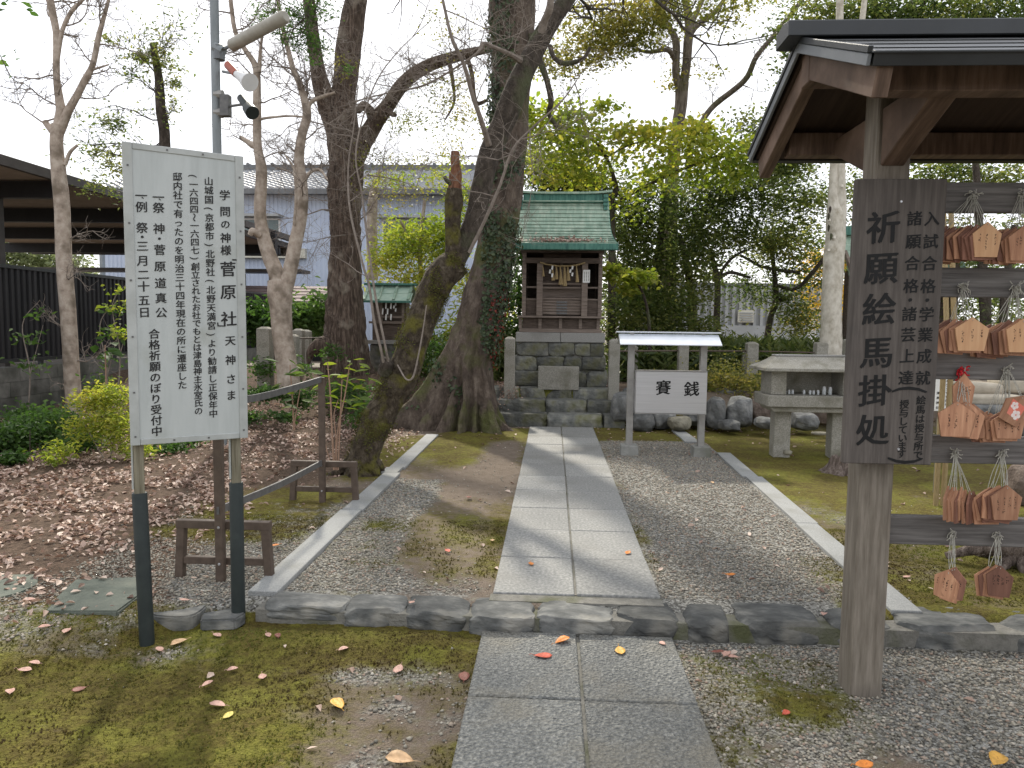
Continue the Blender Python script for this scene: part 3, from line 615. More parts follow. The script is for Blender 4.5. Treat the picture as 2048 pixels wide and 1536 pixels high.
# boulders of the low retaining wall
bl = [  # px,py centre, w px, h px, Y, material, label
 (1247, 815, 46, 56, 10.25, 'boulder', 'grey boulder leaning at the right end of the steps behind the steel stand'),
 (1285, 845, 44, 36, 10.0, 'boulder', 'pale rounded boulder low behind the left post of the steel stand'),
 (1325, 838, 46, 34, 10.15, 'boulder', 'dark boulder below the left half of the steel offering box'),
 (1358, 846, 42, 26, 9.9, 'boulder_tan', 'tan flat-topped boulder low under the steel offering box'),
 (1392, 832, 42, 34, 10.2, 'boulder', 'dark grey boulder behind the right post of the steel stand'),
 (1429, 826, 34, 58, 10.1, 'boulder', 'upright grey boulder right of the steel stand'),
 (1458, 850, 32, 20, 9.8, 'boulder', 'small low grey stone in front of the blue-grey boulder'),
 (1478, 823, 52, 54, 10.1, 'boulder', 'blue-grey boulder in the middle of the rock row'),
 (1527, 820, 50, 44, 10.3, 'boulder_brown', 'reddish brown boulder left of the stone altar leg'),
 (1532, 845, 36, 20, 9.7, 'boulder', 'pale low stone beside the left leg of the stone altar'),
 (1607, 842, 46, 32, 9.9, 'boulder', 'grey sloping boulder seen between the stone altar legs'),
 (1578, 820, 44, 40, 10.5, 'boulder_brown', 'dark brown boulder behind the left leg of the stone altar'),
 (1650, 825, 52, 46, 10.4, 'boulder_brown', 'dark boulder behind the right leg of the stone altar'),
 (1735, 830, 60, 50, 10.4, 'boulder', 'boulder behind the dark prayer board'),
 (1460, 790, 60, 24, 10.9, 'boulder', 'long grey stone on top of the rock row beside the steel stand'),
 (1270, 790, 44, 30, 10.8, 'boulder', 'rough stone at the top right of the shrine steps')]
for i, (px, py, w, h_, Y, m_, lb) in enumerate(bl):
    c = at(px, py, Y); k = Y/F; o = stone('boulder', c, (w*k*1.08, .38, h_*k*1.12), 40+i, M[m_], None, rot=rng.uniform(-.3, .3), p=3.2, n=10, amp=.12, freq=1.6, cuts=11, facet=True)
    tag(o, lb, 'boulder', 'boulders of the low rock edge')
for px, py, w, h_, Y, lb in ((1640, 867, 34, 7, 9.3, 'thin flat stone lying in the moss between the stone altar legs'), (1575, 905, 16, 10, 8.0, 'fist-sized brown stone at the foot of the left altar leg'), (1745, 890, 20, 10, 8.3, 'small stone on the moss behind the dark board')):
    c = at(px, py, Y); k = Y/F; o = stone('stone', c, (w*k, .12, h_*k), 90+px, M['boulder_tan'], None, p=3, n=4); tag(o, lb, 'stone')
# ------------------------------------------------------------ lettering
def glyphs(name, items, org, right, down, mat_, parent, lift=.0015, bold=.018, dbl=0):
    """items: (char, u, v, size, rot) in metres along right and down from org"""
    right = np.array(right, float); down = np.array(down, float); right /= np.linalg.norm(right); down /= np.linalg.norm(down)
    nrm = np.cross(right, -down); Vs = []; Fs = []; b = 0; cache = {}
    for it in items:
        ch, u, v, s = it[:4]; ro = it[4] if len(it) > 4 else 0; sx = it[5] if len(it) > 5 else 1
        if ch not in cache:
            cv = bpy.data.curves.new('g', 'FONT'); cv.body = ch; cv.resolution_u = 2; cv.offset = bold; cv.size = 1
            ob = bpy.data.objects.new('g', cv); COL.objects.link(ob); bpy.context.view_layer.update()
            me = bpy.data.meshes.new_from_object(ob); bpy.data.objects.remove(ob)
            co_ = np.array([q.co[:] for q in me.vertices]).reshape(-1, 3); fs = [tuple(p.vertices) for p in me.polygons]
            bpy.data.meshes.remove(me)
            if len(co_):
                w = co_[:, 0].max()-co_[:, 0].min()
                if ord(ch) > 0x2000: co_[:, 0] -= .5; co_[:, 1] -= .38   # ideographic cell
                else: co_[:, 0] -= (co_[:, 0].max()+co_[:, 0].min())/2; co_[:, 1] -= .36
            cache[ch] = (co_, fs)
        co_, fs = cache[ch]
        if not len(co_): continue
        x = co_[:, 0]*s; y = co_[:, 1]*s
        y = y+x*.07                        # hand-brushed slant
        if ro: x, y = x*cos(ro)-y*sin(ro), x*sin(ro)+y*cos(ro)
        x = x*sx
        for q, (sx_, sy_) in enumerate(((0, 0), (dbl, 0), (0, dbl*.6))[:3 if dbl else 1]):   # heavier brush weight: copies a hair apart and a hair prouder
            P = np.array(org)+np.outer(u+x+sx_*s, right)+np.outer(v-y+sy_*s, down)+nrm*(lift+q*.0004)
            Vs.append(P); Fs += [tuple(i+b for i in f) for f in fs]; b += len(P)
    V = np.vstack(Vs)-(wloc(parent) if parent else 0)
    o = link(name, mesh(V, Fs, name), mat_, parent); o['kind'] = 'stuff'; return o
ROTC = {'(', ')', '（', '）', '〜', '「', '」'}
def vcol(txt, u, v0, v1, s, sizes=None):
    n_ = len(txt); out = []
    for i, ch in enumerate(txt):
        v = v0+(v1-v0)*i/(n_-1); out.append((ch, u, v, s, -pi/2 if ch in ROTC else 0))
    return out
# ------------------------------------------------------------ white signboard
sb = thing('signboard', 'white aluminium framed signboard with columns of black brush writing on two posts', 'signboard', (-1.69, 3.36, 0))
TL = np.array([-1.885, 3.205, 2.290]); TR = np.array([-1.478, 3.497, 2.280]); zB = .945
R_ = TR-TL; R_[2] = 0; Wd = np.linalg.norm(R_); R_ /= Wd; D_ = np.array([0, 0, -1.]); Nn = np.cross(R_, -D_); Hh = 2.285-zB
if Nn[1] > 0: Nn = -Nn
def sbp(u, v, n_): return TL*np.array([1, 1, 0])+np.array([0, 0, 2.285])+R_*u+D_*v+Nn*n_
def obox(u0, u1, v0, v1, n0, n1, mb=None, fn=sbp):
    mb = mb or MB(); V = [fn(u, v, n_) for n_ in (n0, n1) for v in (v0, v1) for u in (u0, u1)]
    return mb.add(V, [(0, 2, 3, 1), (4, 5, 7, 6), (0, 1, 5, 4), (1, 3, 7, 5), (3, 2, 6, 7), (2, 0, 4, 6)])
obox(.01, Wd-.01, .01, Hh-.01, -.012, .004).build('panel', M['panel_white'], sb)
fw = .034
obox(-.004, fw, 0, Hh, -.016, .010).build('frame', M['alu'], sb, bevel=.002)
obox(Wd-fw, Wd+.004, 0, Hh, -.016, .010).build('frame', M['alu'], sb, bevel=.002)
obox(fw+.001, Wd-fw-.001, 0, fw*.8, -.016, .008).build('frame', M['alu'], sb, bevel=.002)
obox(fw+.001, Wd-fw-.001, Hh-fw*.8, Hh, -.016, .008).build('frame', M['alu'], sb, bevel=.002)
rv = MB()
for u in (.015, Wd-.015):
    for v in (.10, .35, .6, .85, 1.1, 1.3): obox(u-.004, u+.004, v-.004, v+.004, .0101, .0125, rv)
for u in (Wd*.35, Wd*.65):
    for v in (.014, Hh-.014): obox(u-.004, u+.004, v-.004, v+.004, .0081, .0105, rv)
rv.build('rivet', M['rail_grey'], sb)
it = []
def U(f): return f*Wd
def Vv(f): return f*Hh
k = .050
for ch, v, s in (('学', .140, k), ('問', .196, k), ('の', .240, k*.9), ('神', .287, k), ('様', .330, k)): it.append((ch, U(.835), Vv(v), s))
for ch, v in (('菅', .395), ('原', .475), ('社', .570)): it.append((ch, U(.85), Vv(v), .074))
it += [('「', U(.915), Vv(.352), .07, -pi/2), ('」', U(.80), Vv(.603), .055, -pi/2)]
for ch, v in (('天', .647), ('神', .716), ('さ', .784), ('ま', .842)): it.append((ch, U(.86), Vv(v), k))
it += vcol('山城国(京都市)北野社(北野天満宮)より勧請し正保年中', U(.695), Vv(.098), Vv(.905), .041)
it += vcol('(一六四四〜一六四七)創立されたお社でもとは津島神主氷室氏の', U(.565), Vv(.086), Vv(.893), .039)
it += vcol('邸内社で有ったのを明治三十四年現在の所に遷座した', U(.43), Vv(.094), Vv(.80), .041)
for ch, v in (('一', .168), ('祭', .203), ('神', .272), ('・', .305), ('菅', .342), ('原', .397), ('道', .453), ('真', .503), ('公', .552)): it.append((ch, U(.268), Vv(v), .05))
for ch, v in (('一', .168), ('例', .205), ('祭', .273), ('・', .303), ('三', .333), ('月', .381), ('二', .427), ('十', .466), ('五', .512), ('日', .552)): it.append((ch, U(.13), Vv(v), .05))
it += [('、', U(.298), Vv(.168), .03), ('、', U(.16), Vv(.168), .03)]
it += vcol('合格祈願のぼり受付中', U(.205), Vv(.624), Vv(.955), .048)
glyphs('lettering', it, sbp(0, 0, .0045), R_, D_, M['ink_faded'], sb, lift=.001, bold=0, dbl=.036)
for u, zt in ((.03, .718), (Wd-.045, .722)):
    q = sbp(u, 0, -.04); x, y = q[0], q[1]; lean = -.0 if u > .1 else .0
    obox(u-.021, u+.021, .0+Hh*.02, 2.285-zt+.03, -.062, -.020).build('post', M['wood_post'], sb, bevel=.003)
    a = sbp(u, 0, -.04); zb = float(gz(a[0], a[1]))
    mb = MB(); mb.tube([(a[0], a[1], zt), (a[0], a[1], zt-.004), (a[0]+(.018 if u < .1 else 0), a[1]-.0, zb-.08)], [.031, .033, .033], 20); o = mb.build('post_sleeve', M['green_black'], sb, smooth=True)
    obox(u-.030, u-.024, Hh*.02, 2.285-zt-.02, -.05, -.03).build('side_strip', M['alu'], sb)
# ------------------------------------------------------------ prayer plaque rack
rk = thing('plaque_rack', 'dark wooden rack with a black metal gable roof and five grey crossbars for prayer plaques', 'rack', (1.31, 3.06, 0))
MB().box(1.245, 1.375, 3.005, 3.135, -.2, 2.50).build('post', M['wood_z'], rk, bevel=.006)
MB().box(4.245, 4.375, 3.005, 3.135, -.2, 2.50).build('post', M['wood_z'], rk, bevel=.006)
for z0, z1 in ((1.972, 2.087), (1.64, 1.756), (1.312, 1.424), (.973, 1.084), (.634, .751)):
    MB().box(1.377, 4.243, 3.045, 3.085, z0, z1).build('crossbar', M['wood_grey'], rk, bevel=.003)
# roof
rg, ry, eh, hw = 2.625, 3.07, 2.35, .67      # ridge z, ridge y, eave z, half width
def slope(sgn, x0, x1, d0, d1, t0, t1, mb=None, over=0):   # plate parallel to the slope; d along slope 0..1(+), t thickness offset
    mb = mb or MB(); a = math.atan2(rg-eh, hw); ln = math.hypot(rg-eh, hw)
    P = []
    for d, t in ((d0, t0), (d1, t0), (d1, t1), (d0, t1)): P.append((ry+sgn*(d*ln*cos(a)+t*sin(a)), rg-d*ln*sin(a)+t*cos(a)))
    return mb.prism(P, 'x', x0, x1)
for sg in (-1, 1):
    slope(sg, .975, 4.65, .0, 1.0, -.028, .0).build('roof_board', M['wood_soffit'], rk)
    for i in range(4):      # stepped metal sheets
        slope(sg, .95, 4.68, .02+i*.25, .02+(i+1)*.25+.03, .002+.006*(4-i)*.6, .006+.006*(4-i)*.6).build('roof_sheet', M['roof_metal'], rk)
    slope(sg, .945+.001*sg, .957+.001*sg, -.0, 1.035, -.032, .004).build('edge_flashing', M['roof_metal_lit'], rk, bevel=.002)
    slope(sg, .94+.001*sg, .956+.001*sg, -.0, 1.04, .005, .026).build('edge_cover', M['roof_metal'], rk, bevel=.002)
    slope(sg, .962, 4.68, 1.005, 1.04, -.032, .012).build('eave_flashing', M['roof_metal'], rk, bevel=.002)
    slope(sg, .985+.002*sg, 1.035+.002*sg, .0, 1.02, -.125, -.03).build('barge_board', M['wood_roof'], rk, bevel=.003)
    slope(sg, 4.6+.002*sg, 4.65+.002*sg, .0, 1.02, -.125, -.03).build('barge_board', M['wood_roof'], rk, bevel=.003)
MB().prism([(ry-.085, rg+.0), (ry+.085, rg+.0), (ry+.08, rg+.062), (ry, rg+.075), (ry-.08, rg+.062)], 'x', .885, 4.75).build('ridge_cap', M['roof_metal'], rk, bevel=.004)
MB().box(.979, 4.66, ry-.045, ry+.045, rg-.16, rg-.03).build('ridge_beam', M['wood_roof'], rk, bevel=.004)
for sg in (-1, 1):
    y = ry+sg*.46; z = eh+(rg-eh)*(1-.46/hw)-.045
    MB().box(1.06, 4.6, y-.04, y+.04, z-.10, z).build('purlin', M['wood_roof'], rk, bevel=.004)
    for x in (1.26, 4.26):
        MB().prism([(ry+sg*.04, 2.36), (ry+sg*.494, 2.36+.0), (ry+sg*.494, 2.30+.02), (ry+sg*.066, 2.14), (ry+sg*.066, 2.30)], 'x', x, x+.09).build('bracket', M['wood_roof'], rk, bevel=.004)
# dark board on the post
pb = thing('prayer_board', 'dark weathered wooden board with tall black brush characters fixed to the rack post', 'sign', (1.315, 2.95, .98))
bx0, bx1, bz0, bz1 = 1.143, 1.478, .985, 2.077
MB().box(bx0, bx1, 2.925, 2.958, bz0, bz1).build('board', M['wood_board'], pb, bevel=.003)
bw = bx1-bx0; bh = bz1-bz0
it = [(c, bw*.31, bh*v, .128) for c, v in zip('祈願絵馬掛処', (.165, .305, .448, .60, .735, .875))]
def vz(py): return (py-358)/(930-358)*bh
for c, py in zip('諸願合格', (435, 480, 523, 568)): it.append((c, bw*.655, vz(py), .058))
for c, py in zip('・諸芸上達', (596, 624, 665, 708, 752)): it.append((c, bw*.655, vz(py), .058))
for c, py in zip('入試合格・学業成就', (435, 480, 523, 568, 596, 624, 665, 708, 752)): it.append((c, bw*.845, vz(py), .058))
for c, py in zip('絵馬は授与所で', (797, 816, 835, 854, 873, 891, 909)): it.append((c, bw*.84, vz(py), .037))
for c, py in zip('授与しています', (806, 824, 841, 858, 875, 891, 907)): it.append((c, bw*.655, vz(py), .037))
it += [('(', bw*.75, vz(776), .09, -pi/2, 1.55), (')', bw*.75, vz(921), .09, -pi/2, 1.55)]
glyphs('lettering', it, (bx0, 2.925, bz1), (1, 0, 0), (0, 0, -1), M['ink'], pb, lift=.0012, bold=0, dbl=.045)
sc = MB()
for (x, z) in ((bx0+bw*.5, bz1-.085), (bx0+bw*.62, bz0+.06)): sc.tube([(x, 2.9245, z), (x, 2.9215, z)], [.0055, .004], 10)
sc.build('screw', M['steel'], pb)
# ------------------------------------------------------------ prayer plaques
def plaque_mesh(w, h, t=.007):
    pts = [(0, h*.5), (w*.5, h*.16), (w*.38, -h*.5), (-w*.38, -h*.5), (-w*.5, h*.16)]
    mb = MB(); mb.prism([(p[0], p[1]) for p in pts], 'y', -t/2, t/2); return mb
def strokes(w, h, seed, ncol=4):           # tiny brush-like marks, too small to read
    r = random.Random(seed); mb = MB(); t = -.0042
    for c in range(ncol):
        x = w*(.28-c*.56/max(1, ncol-1)*r.uniform(.85, 1.1)); z = h*(.18-r.uniform(0, .08)); L_ = r.uniform(.25, .5)*h; n_ = int(L_/.0105)
        for k in range(n_):
            zc = z-k*.0105; s = .0032*r.uniform(.7, 1.2)
            for _ in range(4):
                a = (x+r.uniform(-1, 1)*s, zc+r.uniform(-1, 1)*s); d = (r.uniform(-1, 1)*s*1.2, r.uniform(-.5, .5)*s) if r.random() < .6 else (r.uniform(-.3, .3)*s, s*1.2)
                px_, pz_ = -d[1]*.22-.0003, d[0]*.22+.0003
                mb.add([(a[0]-d[0], t, a[1]-d[1]), (a[0]+px_, t, a[1]+pz_), (a[0]+d[0], t, a[1]+d[1]), (a[0]-px_, t, a[1]-pz_)], [(0, 1, 2, 3)])
    return mb
def blossom(w, h):
    mb = MB()
    for cx, cz, s in ((-.1*w, .08*h, .16*w), (.12*w, -.16*h, .19*w)):
        for k in range(5):
            a = k*2*pi/5; c_ = (cx+cos(a)*s*.55, cz+sin(a)*s*.55)
            mb.add([(c_[0]+cos(b)*s*.42, -.0043, c_[1]+sin(b)*s*.42) for b in np.linspace(0, 2*pi, 9)[:-1]], [tuple(range(8))])
    return mb
M['blossom_white'] = mat('blossom_white', [C(.75, .6, .55), C(.82, .75, .7)], bump=0)
M['blossom_red'] = mat('blossom_red', [C(.6, .12, .08), C(.72, .25, .18)], bump=0)
PM = {}
def plaque(c, w, h, yaw, m_, label, group, cord_to, mark='ink', seed=0, roll=0):
    t = thing('prayer_plaque', label, 'prayer plaque', c, group); t.rotation_euler = (rng.uniform(-.05, .02), roll, yaw)
    key = (round(w, 3), round(h, 3))
    if key not in PM:
        o = plaque_mesh(w, h).build('board', M['ema']); PM[key] = o.data; bpy.data.objects.remove(o)
    me = PM[key]
    if m_ != 'ema': me = me.copy(); me.materials.clear(); me.materials.append(M[m_])
    link('board', me, None, t)
    if mark == 'ink':
        o = strokes(w, h, seed, 3+seed % 2).build('writing', M['ink']); o.parent = t
    elif mark == 'flower':
        o = blossom(w, h).build('painted_blossom', M['blossom_white']); o.parent = t
    elif mark == 'redflower':
        o = MB().add([(-.3*w, -.0039, .25*h), (.3*w, -.0039, .2*h), (.28*w, -.0039, -.3*h), (-.22*w, -.0039, -.25*h)], [(0, 1, 2, 3)]).build('painted_ground', M['blossom_red']); o.parent = t
        o = blossom(w, h).build('painted_blossom', M['blossom_white']); o.parent = t
    # cord loop in local frame
    if cord_to is not None:
        Mt = Matrix.Rotation(yaw, 4, 'Z') @ Matrix.Rotation(roll, 4, 'Y'); Mi = Mt.inverted()
        tgt = Mi @ (Vector(cord_to)-Vector(c)); top = Vector((0, 0, h*.40)); mb = MB()
        for s in (-1, 1):
            P = [top+Vector((0, -.004*s-.002, 0)), top.lerp(tgt, .5)+Vector((s*.006+rng.uniform(-.004, .004), -.003, rng.uniform(-.004, .004))), tgt+Vector((s*.003, 0, 0))]
            mb.tube(crom(np.array([list(p) for p in P]), 4), .0013, 5)
        o = mb.build('cord', M['string']); o.parent = t
    return t
def hookknot(peg, red=False):
    nm = thing('cord_knot', 'red tassel knot on the peg of the middle left plaque bunch' if red else None, 'knot', peg)
    mb = MB(); r = random.Random(int(peg[0]*1000+peg[2]*77))
    mb.tube([(peg[0], peg[1]+.03, peg[2]), (peg[0], peg[1]-.02, peg[2]+.002), (peg[0], peg[1]-.022, peg[2]+.016)], .0025, 6)
    mb.build('peg', M['steel_post'], nm)
    mb = MB()
    for k in range(20 if not red else 26):
        a = [peg[i]+r.uniform(-.012, .012) for i in range(3)]; b = [a[0]+r.uniform(-.022, .022), a[1]-r.uniform(0, .012), a[2]+r.uniform(-.028, .014)]
        m_ = [(a[i]+b[i])/2+r.uniform(-.006, .006) for i in range(3)]
        mb.tube(crom(np.array([a, m_, b]), 3), .0018 if not red else .0032, 5)
    mb.build('knotted_cord' if not red else 'red_tassel', M['red'] if red else M['string'], nm)
    return nm
rows = ['top', 'second', 'middle', 'fourth', 'lowest']
# (row, side, peg px, front px centre, w px, h px, yaw, count behind, dx per step px, material, mark, label for the front one)
bun = [
 (0, 'left', (1946, 388), (1973, 479), 53, 66, 0, 8, -10, 'ema_pale', 'ink', 'pale prayer plaque in front of the top left bunch, leaning right'),
 (0, 'right', (2041, 390), (2046, 486), 56, 66, .05, 5, -9, 'ema', 'ink', 'orange prayer plaque in front of the top right bunch at the picture edge'),
 (1, 'left', (1929, 572), (1943, 668), 63, 64, 0, 5, -10, 'ema_pale', 'ink', 'light prayer plaque with dark writing in front of the second row left bunch'),
 (1, 'right', (2032, 573), (2044, 671), 60, 64, 0, 6, -10, 'ema_pale', 'ink', 'light prayer plaque in front of the second row right bunch'),
 (2, 'left', (1924, 742), (1912, 838), 70, 68, 0, 2, 14, 'ema', 'ink', 'large orange prayer plaque hanging below the red tassel'),
 (2, 'right', (2014, 738), (2018, 848), 58, 56, .0, 5, -9, 'ema', 'ink', 'prayer plaque just below the one with painted white blossoms'),
 (3, 'left', (1910, 905), (1895, 1005), 38, 66, .75, 5, 9, 'ema', 'flower', 'faded prayer plaque with painted blossoms turned sideways in the fourth row'),
 (3, 'right', (2004, 906), (2012, 1005), 58, 68, 0, 5, -8, 'ema', 'ink', 'orange prayer plaque in front of the fourth row right bunch'),
 (4, 'left', (1906, 1068), (1909, 1165), 44, 62, -1.0, 2, -7, 'ema_red', 'ink', 'narrow looking turned prayer plaque in front of the lowest left bunch'),
 (4, 'right', (1993, 1070), (1999, 1162), 46, 62, -.35, 3, -7, 'ema_red', 'ink', 'weathered reddish prayer plaque in front of the lowest right bunch'),
]
YP = 2.985
for bi, (rw, sd_, pg, fc, w, h, yaw, nb_, dx, m_, mk, lb) in enumerate(bun):
    peg = at(pg[0], pg[1], 3.03); c0 = at(fc[0], fc[1], YP-.04); k = YP/F; kn = hookknot(tuple(peg), red=(rw == 2 and sd_ == 'left'))
    if not (rw == 2 and sd_ == 'left'): kn['label'] = f'frayed cord knot on the peg above the {rows[rw]} row {sd_} plaque bunch'.replace('middle row', 'middle row')
    plaque(tuple(c0), w*k, h*k, yaw, m_, lb, 'prayer plaques on the rack', tuple(peg), mk, bi)
    nb_ = int(nb_*1.5); dx = dx*.8
    for j in range(1, nb_+1):
        c = at(fc[0]+dx*j+rng.uniform(-1.5, 1.5), fc[1]+rng.uniform(-3, 5)+j*.8, YP-.04+.0085*j)
        mm_ = 'ema' if rng.random() < .7 else 'ema_red'
        gl = f'wooden prayer plaque hanging behind the front one of the {rows[rw]} row {sd_} bunch'
        plaque(tuple(c), min(w*k, .12)*rng.uniform(.97, 1.04), h*k*rng.uniform(.98, 1.03), yaw+rng.uniform(-.14, .14), mm_, gl, f'plaques behind the front one in the {rows[rw]} row {sd_} bunch', tuple(peg+np.array([rng.uniform(-.006, .006), 0, -.008])) if j % 2 == 0 or j < 3 else None, 'ink' if rng.random() < .6 else 'none', bi*20+j, roll=rng.uniform(-.16, .16))
c = at(2030, 818, YP-.055); plaque(tuple(c), .105, .118, .1, 'ema', 'prayer plaque painted with white blossoms on red in the middle right bunch', 'prayer plaques on the rack', tuple(at(2014, 738, 3.03)), 'redflower', 3, roll=.5)
c = at(1926, 785, YP+.02); plaque(tuple(c), .085, .15, 0, 'ema', 'upright prayer plaque standing up behind the red tassel', 'prayer plaques on the rack', None, 'ink', 9)
# ------------------------------------------------------------ steel offering stand
of = thing('offering_stand', 'brushed steel offering box under a small bright metal roof on two posts', 'offering box', (1.26, 8.12, UZ))
for x in (.865, 1.645):
    MB().box(x-.035, x+.035, 8.12, 8.19, UZ+.08, 1.36).build('post', M['steel_post'], of, bevel=.003)
    zb = float(gz(x, 8.15)); MB().prism([(x-.10, zb-.05), (x+.10, zb-.05), (x+.088, UZ+.105), (x-.088, UZ+.105)], 'y', 8.04, 8.25).build('foot', M['concrete'], of, bevel=.004)
MB().box(.903, 1.66, 7.98, 8.115, .578, 1.028).build('box', M['steel'], of, bevel=.003)
MB().box(.898, 1.664, 7.975, 8.118, 1.030, 1.036).build('lid', M['steel_post'], of)
for z in (.60,): MB().box(.90, 1.662, 7.976, 8.117, z-.03, z-.024).build('lip', M['steel_post'], of)
for sg in (-1, 1):
    MB().prism([(8.155, 1.425), (8.155+sg*.20, 1.318), (8.155+sg*.20, 1.308), (8.155+sg*.0, 1.415)], 'x', .725, 1.80).build('roof_plate', M['steel_bright'], of, bevel=.001)
MB().box(.695, 1.825, 8.135, 8.175, 1.437, 1.452).build('ridge_plate', M['steel_bright'], of, bevel=.002)
for x in (.87, 1.64): MB().box(x-.02, x+.02, 8.145, 8.165, 1.42, 1.437).build('spacer', M['steel_post'], of)
glyphs('lettering', [('賽', .757*.385, .17, .165), ('銭', .757*.385+.30, .18, .165)], (.903, 7.98, 1.028), (1, 0, 0), (0, 0, -1), M['ink'], of, lift=.002, bold=0, dbl=.045)
# ------------------------------------------------------------ stone altar shelf
al = thing('stone_altar', 'granite altar shelf on two square stone legs with a low stone roof', 'altar', (2.82, 8.15, UZ))
for x in (2.42, 3.03):
    MB().box(x, x+.175, 8.10, 8.27, float(gz(x, 8.1))-.05, .665).build('leg', M['granite_post'], al, bevel=.006)
MB().prism([(2.33, .67), (3.31, .67), (3.27, .615), (2.37, .615)], 'y', 7.98, 8.42).build('shelf_moulding', M['granite_post'], al, bevel=.006)
MB().box(2.29, 3.36, 7.93, 8.47, .671, .795).build('shelf', M['granite_post'], al, bevel=.008)
for x in (2.345, 3.095): MB().box(x, x+.16, 8.02, 8.42, .797, 1.05).build('side_wall', M['granite_post'], al, bevel=.005)
MB().box(2.506, 3.094, 8.36, 8.42, .797, 1.048).build('back_wall', M['granite_post'], al)
hb = MB()
pr = [(0, 0, 1.052), (0, 0, 1.085), (.06, .07, 1.115), (.14, .19, 1.17), (.17, .235, 1.20)]
x0, x1, y0, y1 = 2.235, 3.42, 7.89, 8.52; V = []; Fc = []
for (ix, iy, z) in pr: V += [(x0+ix, y0+iy, z), (x1-ix, y0+iy, z), (x1-ix, y1-iy, z), (x0+ix, y1-iy, z)]
for i in range(len(pr)-1):
    for k in range(4): Fc.append((i*4+k, i*4+(k+1) % 4, (i+1)*4+(k+1) % 4, (i+1)*4+k))
Fc += [(3, 2, 1, 0), tuple(range(len(V)-4, len(V)))]
hb.add(V, Fc).build('roof_stone', M['granite_post'], al, bevel=.004)
MB().box(2.41, 3.24, 8.13, 8.28, 1.201, 1.222).build('ridge_stone', M['granite'], al, bevel=.004)
for i, (px, hh) in enumerate(((1570, .045), (1578, .045), (1585, .05), (1608, .05), (1620, .045), (1627, .045), (1636, .05), (1648, .09), (1660, .085))):
    x, y = at(px, 788, 8.12)[:2]; big = hh > .08
    j = thing('glass_jar', ('taller clouded glass jar at the right end of the altar shelf, the left of two' if px == 1648 else 'taller clear glass jar at the right end of the altar shelf, the right of two') if big else 'small glass cup in the row of cups on the stone altar shelf', 'jar', (x, y, .797), 'glass jars on the altar shelf')
    r = .02 if big else .014
    MB().lathe((x, y, .797), [(r*.9, 0), (r, .006), (r, hh*.75), (r*.75, hh*.85)], 12).build('glass', M['jar'], j, smooth=True)
    MB().lathe((x, y, .797+hh*.855), [(r*.8, 0), (r*.8, hh*.12)], 12).build('lid', M['white_paint'], j)
# ------------------------------------------------------------ brown barrier
br = thing('barrier', 'brown iron barrier with two framed feet and two sagging rails beside the path', 'barrier', (-1.78, 4.75, UZ))
def stand(xc, y):
    z0 = float(gz(xc, y))-.02
    for sg, nm in ((-1, 'leg'), (1, 'leg')):
        MB().beam((xc+sg*.235, y, z0+.31), (xc+sg*.255, y, z0-.01), .045, .045, (0, 1, 0)).build('leg', M['iron_brown'], br, bevel=.003)
    MB().box(xc-.262, xc+.262, y-.024, y+.024, z0+.3, z0+.345).build('foot_bar', M['iron_brown'], br, bevel=.003)
    MB().box(xc-.225, xc+.225, y-.018, y+.018, z0+.10, z0+.14).build('foot_bar', M['iron_brown'], br, bevel=.003)
    MB().box(xc-.0225, xc+.0225, y-.067, y-.026, z0-.01, 1.085).build('post', M['iron_brown'], br, bevel=.003)
    s = MB()
    for z in (z0+.12, z0+.322): s.tube([(xc, y-.068, z), (xc, y-.073, z)], [.008, .005], 8)
    s.build('bolt', M['steel'], br)
stand(-1.785, 3.90); stand(-1.775, 5.66)
def rail(pts):
    P = crom(np.array(pts), 6); mb = MB()
    for i in range(len(P)-1): mb.beam(P[i], P[i+1], .014, .042)
    mb.build('rail', M['rail_grey'], br)
rail([(-1.775, 5.59, 1.07), (-1.78, 5.0, 1.055), (-1.78, 4.4, 1.05), (-1.785, 3.83, 1.07)])
rail([(-1.775, 5.59, .42), (-1.77, 4.7, .445), (-1.785, 3.83, .49)])
# ------------------------------------------------------------ lamp pole
lpz = float(gz(-3.56, 7.79)); pl = thing('lamp_pole', 'grey steel pole carrying a tube lamp, a red and white horn and a small floodlight', 'lamp post', (-3.56, 7.79, lpz))
MB().tube([(-3.56, 7.79, lpz-.2), (-3.56, 7.79, 7.2)], [.048, .043], 20).build('pole', M['pole'], pl, smooth=True)
def pt(px, py, Y=7.79): return at(px, py, Y)
a, b = pt(462, 92, 7.6), pt(572, 32, 7.3); mb = MB(); d = (b-a); P = [a, a+d*.02, a+d*.98, b]; mb.tube(P, [.05, .062, .062, .05], 14); mb.build('tube_lamp', mat('lamp_cover', [C(.28, .26, .22), C(.42, .4, .35)], scale=6, rough=.5), pl, smooth=True)
MB().tube([pt(447, 98), a+d*.05], .018, 8).build('lamp_bracket', M['pole'], pl)
MB().tube([pt(430, 95), pt(447, 104)], [.062, .062], 12).build('clamp', M['pole'], pl)
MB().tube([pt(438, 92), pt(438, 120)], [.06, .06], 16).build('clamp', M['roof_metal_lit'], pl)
a, b, c = pt(456, 130, 7.6), pt(473, 148, 7.5), pt(500, 165, 7.35)
MB().tube([a, b], [.042, .042], 12).build('horn_driver', M['horn_red'], pl, smooth=True)
MB().tube([b, b+(c-b)*.4, c], [.035, .05, .09], 16).build('horn', M['white_paint'], pl, smooth=True)
MB().tube([pt(446, 143), b], .015, 8).build('horn_bracket', M['pole'], pl)
q = pt(453, 213); MB().box(q[0]-.05, q[0]+.05, q[1]-.06, q[1]+.02, q[2]-.11, q[2]+.11).build('junction_box', M['rail_grey'], pl, bevel=.006)
